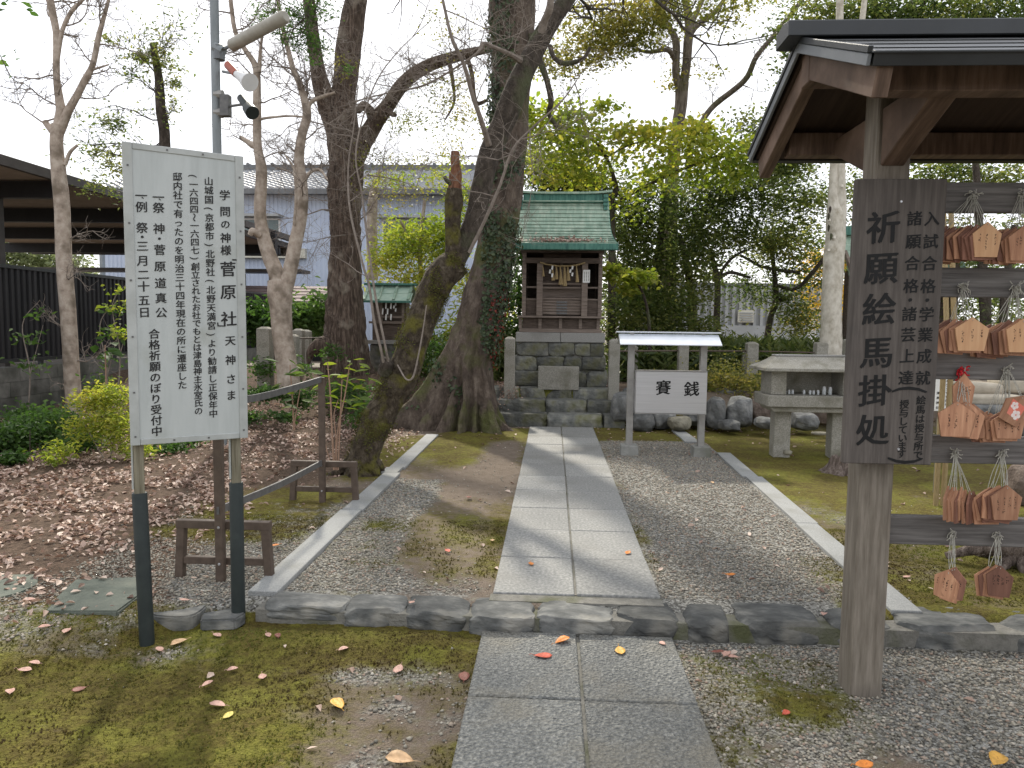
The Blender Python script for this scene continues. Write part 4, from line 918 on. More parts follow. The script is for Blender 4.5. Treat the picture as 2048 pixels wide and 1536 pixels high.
a, b = pt(482, 196, 7.5), pt(505, 226, 7.3); MB().tube([a, a+(b-a)*.6, a+(b-a)*.65, b], [.04, .042, .06, .068], 14).build('floodlight', M['green_black'], pl, smooth=True)
MB().tube([pt(455, 213), a+(b-a)*.4], .014, 8).build('floodlight_bracket', M['rail_grey'], pl)
mb = MB()
for z in (190, 226): mb.tube([pt(430, z), pt(446, z)], [.0501, .0501], 12)
mb.build('strap', M['steel_post'], pl)
# ------------------------------------------------------------ main small shrine
PX = .125; sh = thing('shrine', 'wooden shrine with a green copper roof on a stone base at the path end', 'shrine', (PX, 11.6, .6))
by0, by1 = 11.2, 12.5; bx0_, bx1_ = -.53, .77
MB().box(bx0_+.02, bx1_-.02, by0+.02, by1-.06, .5, 1.25).build('base_core', M['mortar'], sh)
zc = [.585, .82, 1.04, 1.25]
for i in range(3):
    r = random.Random(20+i); x = bx0_-.02*(2-i); xe = bx1_+.03*(2-i)
    ws = [[.42, .30, .36, .3], [.33, .42, .28, .36], [.48, .40, .24, .2]][i]; s_ = (xe-x)/sum(ws)
    for w in ws:
        w *= s_; stone('base_stone', (x+w/2, by0+.07-.02*(2-i), (zc[i]+zc[i+1])/2), (w-.002, .2, zc[i+1]-zc[i]-.002), 300+i*10+int(w*99), M['masonry'], sh, p=14, n=10, amp=.08, freq=3.0, facet=True, cuts=7, side='front'); x += w
    for sx in (bx0_-.02*(2-i)+.07, xe-.07):
        y = by0+.17
        for w in (.38, .42, .35): stone('base_stone', (sx, y+w/2, (zc[i]+zc[i+1])/2), (.2, w-.01, zc[i+1]-zc[i]-.006), 340+i*10+int(w*99), M['masonry'], sh, p=9, n=4, amp=.10); y += w
MB().box(-.55, .118, 11.17, 12.55, 1.252, 1.395).build('cap_stone', M['granite'], sh, bevel=.006)
MB().box(.124, .79, 11.17, 12.55, 1.252, 1.395).build('cap_stone', M['granite'], sh, bevel=.006)
MB().box(-.20, .40, 10.85, 11.08, .56, .90).build('offering_block', M['granite_post'], sh, bevel=.006)
# timber
MB().box(-.505, .745, 11.24, 12.4, 1.397, 1.455).build('ground_sill', M['wood_x'], sh, bevel=.004)
MB().box(-.46, .70, 11.30, 12.3, 1.456, 1.615).build('floor_panel', M['wood_dark'], sh)
for x in (-.49, -.19, .12, .42, .69): MB().box(x-.025, x+.025, 11.27, 11.299, 1.456, 1.612).build('strut', M['wood_x'], sh, bevel=.003)
for x in (-.34, -.035, .27, .56): # curved dark panels in place of the shade under the veranda
    P = [(x-.12, 1.61)]+[(x-.12+.24*t, 1.60-.10*math.sin(pi*t)) for t in np.linspace(0, 1, 7)]+[(x+.12, 1.61)]
    MB().prism(P, 'y', 11.285, 11.298).build('shade_panel', M['wood_dark'], sh)
MB().box(-.53, .78, 11.18, 12.4, 1.617, 1.645).build('veranda_board', M['wood_x'], sh, bevel=.003)
for x in (-.44, .71): MB().box(x-.03, x+.03, 11.32, 11.38, 1.646, 2.62).build('post', M['wood_x'], sh, bevel=.003)
for x in (-.20, .47): MB().box(x-.045, x+.045, 11.18, 11.26, 1.646, 2.50).build('pillar', M['wood_x'], sh, bevel=.004)
for x in (-.44, .71): MB().box(x-.03, x+.03, 12.2, 12.26, 1.646, 2.62).build('post', M['wood_x'], sh)
MB().box(-.46, .73, 12.24, 12.28, 1.646, 2.7).build('rear_wall', M['wood_dark'], sh)
for x in (-.445, .715): MB().box(x-.012, x+.012, 11.39, 12.2, 1.646, 2.6).build('side_wall', M['wood_dark'], sh)
for i in range(5): MB().box(-.153, .423, 11.232, 11.25, 1.668+i*.044, 1.706+i*.044).build('plank', M['wood_x'], sh, bevel=.003)
for i in range(5): MB().box(.055, .215, 11.222, 11.231, 1.674+i*.042, 1.700+i*.042).build('hinge_plate', M['rail_grey'], sh)
for z in (1.905, 2.07, 2.13): MB().box(-.155, .425, 11.22, 11.26, z-.014, z+.014).build('rail', M['wood_x'], sh, bevel=.002)
MB().box(-.155, .425, 11.35, 11.37, 1.93, 2.06).build('door_panel', M['wood_x'], sh)
for z in (1.90, 2.08):
    for (a, b) in ((-.41, -.246), (.516, .68)): MB().box(a, b, 11.335, 11.36, z-.012, z+.012).build('rail', M['wood_x'], sh)
for (a, b) in ((-.41, -.246), (.516, .68)): MB().box(a, b, 11.345, 11.355, 1.647, 1.885).build('side_panel', M['wood_dark'], sh)
MB().box(.105, .145, 11.5, 11.54, 1.93, 2.5).build('door_stile', M['wood_x'], sh)
MB().box(-.155, .425, 11.56, 11.575, 1.65, 2.6).build('inner_wall', M['wood_dark'], sh)
MB().box(-.42, .69, 11.17, 11.25, 2.43, 2.51).build('lintel', M['wood_dark'], sh, bevel=.004)
for x in (-.56, -.38, -.2, -.02, .16, .34, .52, .70, .84): MB().beam((x, 10.78, 2.585), (x, 11.55, 2.78), .035, .05).build('rafter', M['wood_dark'], sh)
MB().box(-.5, .76, 11.3, 12.3, 2.6, 2.66).build('ceiling_board', M['wood_dark'], sh)
# rope, paper streamers, notice
mb = MB(); P = crom(np.array([(-.2, 11.15, 2.44), (-.05, 11.13, 2.40), (.14, 11.12, 2.385), (.33, 11.13, 2.40), (.47, 11.15, 2.44)]), 8); mb.tube(P, .012, 8, wob=.3); mb.build('straw_rope', M['straw'], sh)
def shide(x, y, z, s, parent, m_='paper'):
    mb = MB(); q = [(0, 0), (-.02, -.03), (.015, -.035), (-.012, -.075), (.02, -.078), (0, -.12)]
    for i in range(3):
        dx = (-1)**i*.012*s/.12; z0 = z-i*.04*s/.12; mb.add([(x+dx-.012, y, z0), (x+dx+.014, y-.002, z0-.004), (x+dx+.006, y-.004, z0-.045*s/.12), (x+dx-.02, y-.002, z0-.04*s/.12)], [(0, 1, 2, 3)])
    return mb.build('paper_streamer', M[m_], parent)
shide(-.03, 11.11, 2.39, .17, sh); shide(.27, 11.11, 2.39, .15, sh)
for x, L_, w in ((-.02, .22, .03), (.04, .2, .03), (.10, .28, .035), (.16, .3, .04), (.21, .22, .03), (.34, .24, .03), (-.16, .16, .018)):
    mb = MB(); mb.tube([(x, 11.135, 2.39), (x+.01, 11.13, 2.39-L_*.5), (x+.015, 11.13, 2.39-L_)], [w*.25, w*.6, w*.95], 7, wob=.4, seed=int(x*90)); mb.build('straw_tassel', M['straw'], sh)
MB().box(.44, .545, 11.165, 11.172, 2.145, 2.335).build('paper_notice', M['paper'], sh)
for c in range(3):
    mb = MB()
    for k in range(7): mb.box(.465+c*.03-.005, .465+c*.03+.005, 11.1635, 11.1645, 2.30-k*.021-.006, 2.30-k*.021+.005)
    mb.build('notice_writing', M['ink_faded'], sh)
# copper roof: concave courses
prof = [(10.68, 2.66), (10.82, 2.72), (10.95, 2.79), (11.08, 2.88), (11.2, 2.99), (11.3, 3.11), (11.39, 3.24), (11.46, 3.37)]
pp = crom(np.array([(p[0], p[1], 0) for p in prof]), 4)[:, :2]
ncs = 14; ts = np.linspace(0, len(pp)-1, ncs+1)
def pf(t): i = int(min(t, len(pp)-1.001)); f = t-i; return pp[i]*(1-f)+pp[min(i+1, len(pp)-1)]*f
def halfw(t): f = t/(len(pp)-1); return .70+.085*(1-f)**3.2
for i in range(ncs):
    t0, t1 = ts[i], ts[i+1]; a, b = pf(t0), pf(t1); w0, w1 = halfw(t0), halfw(t1); e_ = .013
    V = []
    for (p, w, up) in ((a, w0, 0), (b, w1, 0), (b, w1, -.02), (a, w0, -.02)):
        pass
    zt = .0
    V = [(PX-w0, a[0], a[1]+.018), (PX+w0, a[0], a[1]+.018), (PX+w1, b[0], b[1]+.004), (PX-w1, b[0], b[1]+.004), (PX-w0, a[0]+.006, a[1]+.009), (PX+w0, a[0]+.006, a[1]+.009), (PX+w1, b[0], b[1]-.012), (PX-w1, b[0], b[1]-.012)]
    MB().add(V, [(0, 1, 2, 3), (7, 6, 5, 4), (0, 4, 5, 1), (1, 5, 6, 2), (2, 6, 7, 3), (3, 7, 4, 0)]).build('roof_course', M['copper'], sh)
w = halfw(0)
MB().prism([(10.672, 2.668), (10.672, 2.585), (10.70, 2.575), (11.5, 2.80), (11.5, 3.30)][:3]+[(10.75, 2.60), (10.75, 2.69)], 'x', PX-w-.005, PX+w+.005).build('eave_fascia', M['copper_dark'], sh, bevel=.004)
for sg in (-1, 1):      # gable ends, thick curved edge
    mb = MB(); top = [pf(t) for t in np.linspace(0, len(pp)-1, 12)]
    ws_ = [halfw(t) for t in np.linspace(0, len(pp)-1, 12)]
    V = []
    for p, ww in zip(top, ws_): V += [(PX+sg*(ww+.004), p[0], p[1]+.014), (PX+sg*(ww+.004), p[0], p[1]-.075), (PX+sg*(ww-.03), p[0], p[1]-.075), (PX+sg*(ww-.03), p[0], p[1]-.02)]
    Fc = []
    for i in range(11):
        for k in range(4): Fc.append((i*4+k, i*4+(k+1) % 4, i*4+4+(k+1) % 4, i*4+4+k))
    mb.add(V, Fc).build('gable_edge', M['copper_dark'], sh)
    MB().prism([(11.46, 3.36), (11.46, 2.7), (10.9, 2.68), (11.2, 2.9)], 'x', PX+sg*.60-.01, PX+sg*.60+.01).build('gable_board', M['wood_dark'], sh)
MB().add([(PX-.7, 11.46, 3.385), (PX+.7, 11.46, 3.385), (PX+.76, 12.7, 2.75), (PX-.76, 12.7, 2.75), (PX-.7, 11.46, 3.35), (PX+.7, 11.46, 3.35), (PX+.76, 12.7, 2.70), (PX-.76, 12.7, 2.70)], [(0, 1, 2, 3), (7, 6, 5, 4), (0, 4, 5, 1), (1, 5, 6, 2), (2, 6, 7, 3), (3, 7, 4, 0)]).build('rear_roof', M['copper'], sh)
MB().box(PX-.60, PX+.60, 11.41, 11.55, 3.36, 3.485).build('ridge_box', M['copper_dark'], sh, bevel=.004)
MB().box(PX-.61, PX+.61, 11.39, 11.57, 3.37, 3.39).build('ridge_moulding', M['copper'], sh, bevel=.003)
mb = MB(); V = []
for x in np.linspace(-.74, .74, 13): zz = 3.486+.03*(abs(x)/.74)**4; V += [(PX+x, 11.37, zz), (PX+x, 11.59, zz), (PX+x, 11.59, zz+.03), (PX+x, 11.37, zz+.03)]
Fc = [(i*4+k, i*4+(k+1) % 4, i*4+4+(k+1) % 4, i*4+4+k) for i in range(12) for k in range(4)]+[(3, 2, 1, 0), (48, 49, 50, 51)]
mb.add(V, Fc).build('ridge_cap', M['copper'], sh)
for sg in (-1, 1):
    for j, (zz, ww) in enumerate(((3.45, .07), (3.39, .08), (3.33, .075), (3.27, .06))): MB().box(PX+sg*.645-ww/2, PX+sg*.645+ww/2, 11.36, 11.60, zz-.026, zz+.026).build('ridge_end', M['copper_dark'], sh, bevel=.006)
N = 260; t = np.abs(rng.normal(0, 2.6, N))+1; t = np.clip(t, .3, 14); xs_ = np.clip(rng.normal(PX-.02, .28, N), PX-.6, PX+.6)
P = np.array([[x, *(pf(tt)+[0, .028])] for x, tt in zip(xs_, t)]); o = link('roof_leaf_litter', leaves_mesh('x', P, rng.uniform(.03, .055, N), np.tile([0, -.5, .8], (N, 1)), .6, .3), M['lf_litter']); o['kind'] = 'stuff'
# ------------------------------------------------------------ tiny shrine at the left
s2 = thing('small_shrine', 'tiny wooden shrine with a ribbed green copper roof between the two big trees', 'shrine', (-2.97, 13.5, .5)); cx = -2.965
MB().box(cx-.32, cx+.32, 13.2, 13.9, .3, 1.13).build('stone_plinth', M['masonry'], s2, bevel=.02)
MB().box(cx-.36, cx+.36, 13.15, 13.95, 1.131, 1.20).build('cap_stone', M['granite'], s2, bevel=.005)
MB().box(cx-.29, cx+.29, 13.28, 13.8, 1.201, 1.50).build('body_base', M['wood_dark'], s2)
MB().box(cx-.34, cx+.34, 13.22, 13.85, 1.50, 1.54).build('veranda_board', M['wood_x'], s2)
for x in (-.27, -.12, .27): MB().box(cx+x-.02, cx+x+.02, 13.26, 13.30, 1.54, 1.90).build('post', M['wood_x'], s2)
MB().box(cx-.29, cx+.29, 13.42, 13.8, 1.54, 1.90).build('body', M['wood_dark'], s2)
MB().box(cx-.27, cx-.14, 13.30, 13.33, 1.54, 1.9).build('side_panel', M['wood_x'], s2)
MB().box(cx-.12, cx+.27, 13.25, 13.29, 1.60, 1.64).build('rail', M['wood_x'], s2)
for x in (-.05, .04): shide(cx+x, 13.2, 1.87, .3, s2)
shide(cx+.14, 13.2, 1.88, .16, s2)
for i, (a, b) in enumerate(((0, .55), (.5, 1.0))):
    for sg in (-1, 1):
        y0_, y1_ = 13.5-sg*0, 13.5+sg*.42; A = (13.52+sg*.42*a, 2.19-.28*a+.01*(1-i)); Bq = (13.52+sg*.42*b, 2.19-.28*b+.01*(1-i))
        MB().prism([A, Bq, (Bq[0], Bq[1]-.015), (A[0], A[1]-.015)], 'x', cx-.42-.02*i, cx+.42+.02*i).build('roof_plate', M['copper_light'], s2)
        for x in (-.40, -.14, .13, .39):
            MB().beam((cx+x, A[0], A[1]+.012), (cx+x, Bq[0], Bq[1]+.012), .045, .03).build('roof_rib', M['copper'], s2)
MB().box(cx-.48, cx+.48, 13.42, 13.62, 2.195, 2.235).build('ridge_cap', M['copper_dark'], s2, bevel=.004)
MB().box(cx-.45, cx+.45, 13.07, 13.10, 1.87, 1.905).build('eave_fascia', M['copper_dark'], s2)
# ------------------------------------------------------------ granite fence posts
def gpost(px, py0, py1, Y, w, label, flat=False, m_='granite_post', rods=True):
    t_ = at(px, py0, Y); b_ = at(px, py1, Y); x, z1, z0 = t_[0], t_[2], b_[2]-.12; h2 = w/2
    mb = MB(); V = []
    for zz, s in ((z0, 1), (z1-.035, 1), (z1-.004, .45 if not flat else .9)): V += [(x-h2*s, Y-h2*s, zz), (x+h2*s, Y-h2*s, zz), (x+h2*s, Y+h2*s, zz), (x-h2*s, Y+h2*s, zz)]
    mb.add(V, [(3, 2, 1, 0), (8, 9, 10, 11)]+[(i*4+k, i*4+(k+1) % 4, i*4+4+(k+1) % 4, i*4+4+k) for i in range(2) for k in range(4)])
    o = mb.build('granite_post', M[m_], None, bevel=.006); me = o.data; c = np.array([x, Y, z0]); me.transform(Matrix.Translation(-Vector(c))); o.location = c
    tag(o, label, 'stone post', 'granite posts of the enclosure'); return x, z1, z0
def rod(x0, x1, Y0, Y1, z, lb):
    o = MB().tube([(x0, Y0, z), (x1, Y1, z)], .011, 8).build('iron_rod', M['iron_brown']); tag(o, lb, 'iron rod', 'rods joining the granite posts'); return o
gpost(1020, 673, 782, 10.75, .15, 'granite post directly left of the shrine base beside the large root')
gpost(1229, 677, 784, 10.8, .155, 'granite post directly right of the shrine base behind the steel roof edge')
gpost(1367, 680, 765, 11.3, .15, 'granite post seen between the steel stand posts')
gpost(1504, 683, 762, 11.6, .17, 'granite post left of the stone altar roof')
gpost(1642, 684, 762, 11.3, .17, 'squared granite post behind the stone altar roof at the pale tree foot', True)
gpost(1700, 678, 770, 11.5, .16, 'granite post half hidden by the left edge of the dark board', True)
gpost(1268, 690, 760, 12.4, .13, 'brownish post behind the left leg of the steel stand')
gpost(1490, 700, 755, 12.6, .10, 'thin post behind the granite post left of the altar roof')
gpost(530, 653, 768, 10.6, .19, 'tall granite post left of the forked smooth tree')
gpost(586, 668, 765, 10.9, .15, 'low granite post half hidden behind the forked smooth tree')
gpost(597, 657, 740, 12.6, .17, 'granite post behind the forked smooth tree on the right')
gpost(612, 659, 735, 13.4, .17, 'granite post close to the left side of the brown big tree')
a = at(1229, 702, 10.8); b = at(1367, 702, 11.3); rod(a[0]+.08, b[0]-.08, 10.8, 11.3, a[2], 'iron rod between the post right of the shrine and the next post')
c = at(1504, 702, 11.6); rod(b[0]+.08, c[0]-.09, 11.3, 11.6, a[2]-.0, 'iron rod running left from the post beside the altar roof')
d = at(1642, 705, 11.3); rod(c[0]+.09, d[0]-.09, 11.6, 11.3, a[2], 'iron rod behind the stone altar roof')
a = at(560, 690, 11); rod(at(530, 690, 10.6)[0], at(660, 690, 12.5)[0], 10.7, 12.6, 1.25, 'upper iron rod behind the forked smooth tree')
# ------------------------------------------------------------ block wall and black fence at the left
bw_ = thing('block_wall', 'grey concrete block wall under the black fence at the left', 'wall', (-7.5, 12, 0))
for r_ in range(4):
    y = 5.0-(r_ % 2)*.2
    while y < 19:
        MB().box(-7.62, -7.47, y+.004, y+.396, .0+r_*.21+.003, r_*.21+.205).build('block', M['block'], bw_) if y < 16 else None; y += .4
MB().box(-7.61, -7.48, 4.8, 22, -.2, .838).build('mortar_core', M['block'], bw_)
fe = thing('black_fence', 'tall black corrugated metal fence standing on the block wall', 'fence', (-7.5, 12, .84))
y = 5.0; i = 0
while y < 21:
    V = []; ny = 8
    mb = MB()
    for k in range(9):
        yy = y+k*.115; x_ = -7.50 if k % 2 else -7.53
    pr_ = []
    for k in range(8):
        a0 = y+k*.115; pr_ += [(-7.50, a0), (-7.50, a0+.05), (-7.53, a0+.06), (-7.53, a0+.105)]
    bk = [(-7.545, y+.9), (-7.545, y)]
    mb.prism(pr_+[(-7.53, y+.905)]+[(-7.545, y+.905), (-7.545, y)], 'z', .95, 2.20).build('corrugated_panel', M['black_panel'], fe); y += .92
MB().box(-7.57, -7.49, 4.9, 21.5, 2.202, 2.25).build('top_rail', M['roof_metal'], fe)
MB().box(-7.56, -7.50, 4.9, 21.5, .90, .948).build('bottom_rail', M['roof_metal'], fe)
for k in range(9): MB().box(-7.56, -7.51, 5+k*1.84-.03, 5+k*1.84+.03, .84, .90).build('foot', M['roof_metal'], fe)
# ------------------------------------------------------------ carport canopy
cp = thing('carport', 'long carport roof of brown corrugated sheet behind the black fence', 'carport', (-12, 14, .3))
def gable_z(px, py, x):    # where a ray meets plane X=x
    d = ray(px, py); t = x/d[0]; return d*t+np.array([0, 0, CZ])
e0 = gable_z(0, 320, -8.3); e1 = gable_z(470, 447, -8.3); zc_ = (e0[2]+e1[2])/2
ya, yb = 7.5, 23.5; zt = zc_
MB().box(-8.34, -8.26, ya, yb, zt-.16, zt).build('edge_fascia', M['canopy'], cp, bevel=.004)
MB().box(-17, -8.26, yb, yb+.08, zt-.35, zt).build('edge_fascia', M['canopy'], cp)
pr_ = []; yy = ya
mb = MB(); nn_ = int((yb-ya)/.2)
V = []; Fc = []
for k in range(nn_*2+1):
    y = ya+k*.1; dz = (0, .05)[k % 2] if True else 0; V += [(-8.35, y, zt-.10+dz), (-17, y, zt-.10+dz), (-17, y, zt-.085+dz), (-8.35, y, zt-.085+dz)]
for k in range(nn_*2):
    for q in range(4): Fc.append((k*4+q, k*4+(q+1) % 4, k*4+4+(q+1) % 4, k*4+4+q))
mb.add(V, Fc).build('corrugated_roof', M['canopy_under'], cp)
for y in (9.6, 12.4, 15.4, 18.6, 22.4): MB().box(-17, -8.35, y-.08, y+.08, zt-.40, zt-.12).build('beam', M['black_panel'], cp)
for y in (12.4, 18.6):
    MB().box(-9.6, -9.48, y-.06, y+.06, .1, zt-.40).build('column', M['canopy'], cp)
MB().beam((-9.54, 12.4, 2.0), (-10.9, 12.4, zt-.42), .05, .05, (0, 1, 0)).build('brace', M['canopy'], cp)
c2_ = thing('far_carport', 'low flat carport roof line in front of the blue building', 'carport', (-11, 24, .3))
z_ = at(500, 540, 24)[2]
MB().box(-18, at(603, 548, 24)[0], 24, 24.9, z_-.06, z_+.04).build('roof', M['canopy'], c2_)
for px in (545, 480): x = at(px, 560, 24)[0]; MB().box(x-.12, x+.12, 24, 24.2, .3, z_-.12).build('column', M['black_panel'], c2_)
MB().box(at(546, 480, 21)[0]-.1, at(546, 480, 21)[0]+.1, 20.9, 21.1, .3, at(546, 462, 21)[2]).build('column', M['black_panel'], c2_)
P0, P1 = at(487, 447, 19), at(582, 478, 23); MB().beam(P0, P1, .15, .16).build('sloping_roof_edge', M['canopy'], c2_)
u_ = thing('utility_pole', 'distant slim pole seen under the carport left of the signboard', 'pole', at(204, 560, 30)*[1, 1, 0]); q = at(204, 480, 30); MB().tube([(q[0], 30, 0), (q[0], 30, q[2])], .12, 8).build('pole', M['pole'], u_); MB().box(q[0]-.5, q[0]+.35, 29.95, 30.05, q[2]-.2, q[2]-.1).build('crossarm', M['pole'], u_)
# ------------------------------------------------------------ blue building
bb = thing('blue_building', 'pale blue corrugated building with a grey tiled roof behind the trees', 'building', (-8, 30, .3))
xl, xr, yf, ze = -17.0, at(945, 390, 27.5)[0], 27.5, at(700, 388, 27.5)[2]; V = []
k = 0; mb = MB(); x = xl; pr_ = []
while x < xr: pr_ += [(x, yf), (x+.06, yf), (x+.08, yf-.025), (x+.14, yf-.025)]; x += .16
pr_ = pr_+[(xr, yf), (xr, 33), (xl, 33)]
mb.prism(pr_, 'z', 0, ze).build('wall', M['blue_wall'], bb)
zr = at(700, 340, 31)[2]; yr = 31.5
for sg in (1,):
    nr = 14
    for i in range(nr):       # tile courses, each wavy
        a = i/nr; b = (i+1)/nr; y0_, z0_ = yf-.7+(yr-yf+.7)*a, ze+.0+(zr-ze)*a; y1_, z1_ = yf-.7+(yr-yf+.7)*b, ze+(zr-ze)*b
        V = []; Fc = []; n_ = int((xr+.6-xl)/.15)
        for k in range(n_+1):
            xx = xl+k*.15; w_ = .06*(1 if k % 2 else 0)
            V += [(xx, y0_, z0_+.10+w_), (xx, y1_, z1_+.03+w_), (xx, y0_, z0_+.02+w_)]
        for k in range(n_): Fc += [(k*3, k*3+3, k*3+4, k*3+1), (k*3+2, k*3+5, k*3+3, k*3)]
        MB().add(V, Fc).build('tile_course', M['tile'], bb)
MB().add([(xl, yr, zr), (xr+.6, yr, zr), (xr+.6, 35, ze), (xl, 35, ze)], [(0, 1, 2, 3)]).build('rear_roof', M['tile'], bb)
MB().box(xl, xr+.7, yr-.2, yr+.2, zr-.0, zr+.28).build('ridge', M['tile_dark'], bb)
for k in range(26): x = xl+.3+k*.53; MB().tube([(x, yr-.22, zr+.3), (x, yr+.22, zr+.3)], .07, 7).build('ridge_tile', M['tile_dark'], bb) if x < xr+.6 else None
MB().box(xl, xr+.5, yf-.72, yf-.6, ze-.12, ze+.06).build('gutter', M['tile_dark'], bb)
MB().box(xl, xr+.4, yf-.6, yf-.03, ze-.05, ze-.02).build('soffit', M['tile_dark'], bb)
for (a, b) in (((488, 437), (562, 500)), ((765, 440), (862, 505))):
    A = at(*a, yf); Bq = at(*b, yf); w_ = MB().box(A[0], Bq[0], yf-.07, yf-.028, Bq[2], A[2]).build('window', M['white_paint'], bb)
    m2 = (A[0]+Bq[0])/2
    for (u, v) in ((A[0]+.06, m2-.03), (m2+.03, Bq[0]-.06)):
        o = MB().box(u, v, yf-.085, yf-.071, Bq[2]+.06, A[2]-.06).build('pane', M['window_glass']); o.parent = w_; o.location = -Vector(wloc(w_))
    o = MB().box(A[0]-.1, Bq[0]+.1, yf-.5, yf-.03, A[2]+.03, A[2]+.12).build('awning', M['grey_wall']); o.parent = w_; o.location = -Vector(wloc(w_))
A = at(497, 515, yf-.1)
MB().box(-12.5, -9.2, yf-.25, yf-.03, at(500, 503, yf)[2]-.25, at(500, 503, yf)[2]+.1).build('wall_panel', M['cream'], bb)
ls = thing('low_shed', 'low shed with a brown shingle roof in front of the blue building', 'shed', (-8, 20, .3))
A, Bq = at(470, 603, 19), at(668, 606, 19); C_, D2_ = at(490, 572, 21.5), at(668, 576, 21.5)
for i in range(5):
    a, b = i/5, (i+1)/5; z0_ = A[2]+(C_[2]-A[2])*a; z1_ = A[2]+(C_[2]-A[2])*b
    MB().prism([(19+2.5*a, z0_+.03), (19+2.5*b+.02, z1_+.01), (19+2.5*b+.02, z1_-.05), (19+2.5*a, z0_-.05)], 'x', A[0]-3, Bq[0]).build('shingle_course', M['shingle'], ls)
MB().box(A[0]-2.9, Bq[0]-.1, 19.3, 21.5, 0, A[2]-.02).build('wall', M['black_panel'], ls)
# ------------------------------------------------------------ grey shed at the right, behind the trees
gs = thing('grey_shed', 'grey corrugated shed with a small louvred window behind the bushes', 'shed', (7.5, 24, .4))
A = at(1400, 545, 24); Bq = at(1690, 575, 24); xr_ = Bq[0]; pr_ = []; x = A[0]-1.5
while x < xr_: pr_ += [(x, 24), (x+.09, 24), (x+.11, 23.9), (x+.2, 23.9)]; x += .22
MB().prism(pr_+[(x, 24), (x, 27), (A[0]-1.5, 27)], 'z', .0, at(1500, 573, 24)[2]).build('wall', M['grey_wall'], gs)
MB().box(A[0]-1.7, xr_+.2, 23.93, 27.1, at(1500, 573, 24)[2]+.004, at(1500, 573, 24)[2]+.1).build('roof_edge', M['tile_dark'], gs)
MB().box(A[0]-1.6, xr_, 23.86, 23.895, .0, at(1500, 651, 24)[2]).build('concrete_base', M['grey_wall'], gs)
A = at(1477, 620, 23.8); Bq = at(1507, 645, 23.8)
w_ = MB().box(A[0], Bq[0], 23.80, 23.895, Bq[2], A[2]).build('window', M['cream'], gs)
for k in range(4):
    z = Bq[2]+.05+k*(A[2]-Bq[2]-.08)/4; o = MB().box(A[0]+.04, Bq[0]-.04, 23.77, 23.799, z, z+.035).build('louvre', M['grey_wall']); o.parent = w_; o.location = -Vector(wloc(w_))
A = at(1625, 637, 22); o = MB().tube([(A[0], 22, .3), (A[0], 22, A[2])], .11, 12).build('white_pipe', M['white_paint']); tag(o, 'short white pipe standing left of the pale tree trunk', 'pipe')
# ------------------------------------------------------------ second copper roofed shrine at the right edge of the board
s3 = thing('far_shrine', 'partly hidden wooden shrine with a curved green copper roof behind the pale tree', 'shrine', (3.9, 13, .5))
A = at(1700, 460, 13); x0 = at(1690, 500, 13)[0]
pr3 = crom(np.array([(12.2, 2.15, 0), (12.5, 2.3, 0), (12.8, 2.55, 0), (13.05, 2.95, 0), (13.15, 3.12, 0)]), 3)[:, :2]
for i in range(len(pr3)-1):
    a, b = pr3[i], pr3[i+1]; MB().prism([(a[0], a[1]+.015), (b[0], b[1]), (b[0], b[1]-.05), (a[0], a[1]-.04)], 'x', x0-.12*(1-i/12)**3, x0+1.9).build('roof_course', M['copper'], s3)
    MB().prism([(a[0], a[1]-.05), (b[0], b[1]-.055), (b[0], b[1]-.12), (a[0], a[1]-.12)], 'x', x0+.0, x0+.06).build('gable_edge', M['copper_dark'], s3)
MB().box(x0-.02, x0+1.95, 13.05, 13.3, 3.1, 3.25).build('ridge_box', M['copper_dark'], s3, bevel=.005)
for (x, y) in ((x0+.15, 12.55), (x0+1.6, 12.55), (x0+.15, 13.6), (x0+1.6, 13.6)): MB().box(x-.05, x+.05, y-.05, y+.05, 1.3, 2.75).build('post', M['wood_dark'], s3)
MB().box(x0+.2, x0+1.55, 12.7, 13.5, 1.3, 2.5).build('body', M['wood_dark'], s3)
MB().box(x0+.0, x0+1.75, 12.4, 13.8, .4, 1.3).build('stone_base', M['masonry'], s3, bevel=.02)
MB().beam((x0+.0, 12.3, 2.12), (x0+.0, 13.1, 2.9), .05, .08).build('rafter', M['wood_x'], s3)
# sandstone steps seen through the rack
ss = thing('stone_ledge', 'low ledge of pale stone slabs seen through the rack below the middle crossbar', 'stone ledge', (4.8, 9.5, .3))
for i, (px0, px1, py, h_) in enumerate(((1928, 2010, 778, .12), (2008, 2120, 772, .15), (1925, 2060, 800, .10), (2062, 2150, 805, .12), (1930, 2040, 826, .14), (2043, 2150, 832, .14), (1935, 2035, 858, .24), (2040, 2150, 860, .24))):
    Y = 9.7-.25*(i//2); A = at(px0, py, Y); Bq = at(px1, py, Y); stone('slab', ((A[0]+Bq[0])/2, Y+.2, A[2]), (Bq[0]-A[0], .5, h_*1.3), 500+i, M['sandstone'] if i < 4 else M['boulder'], ss, p=7, n=5, amp=.08)
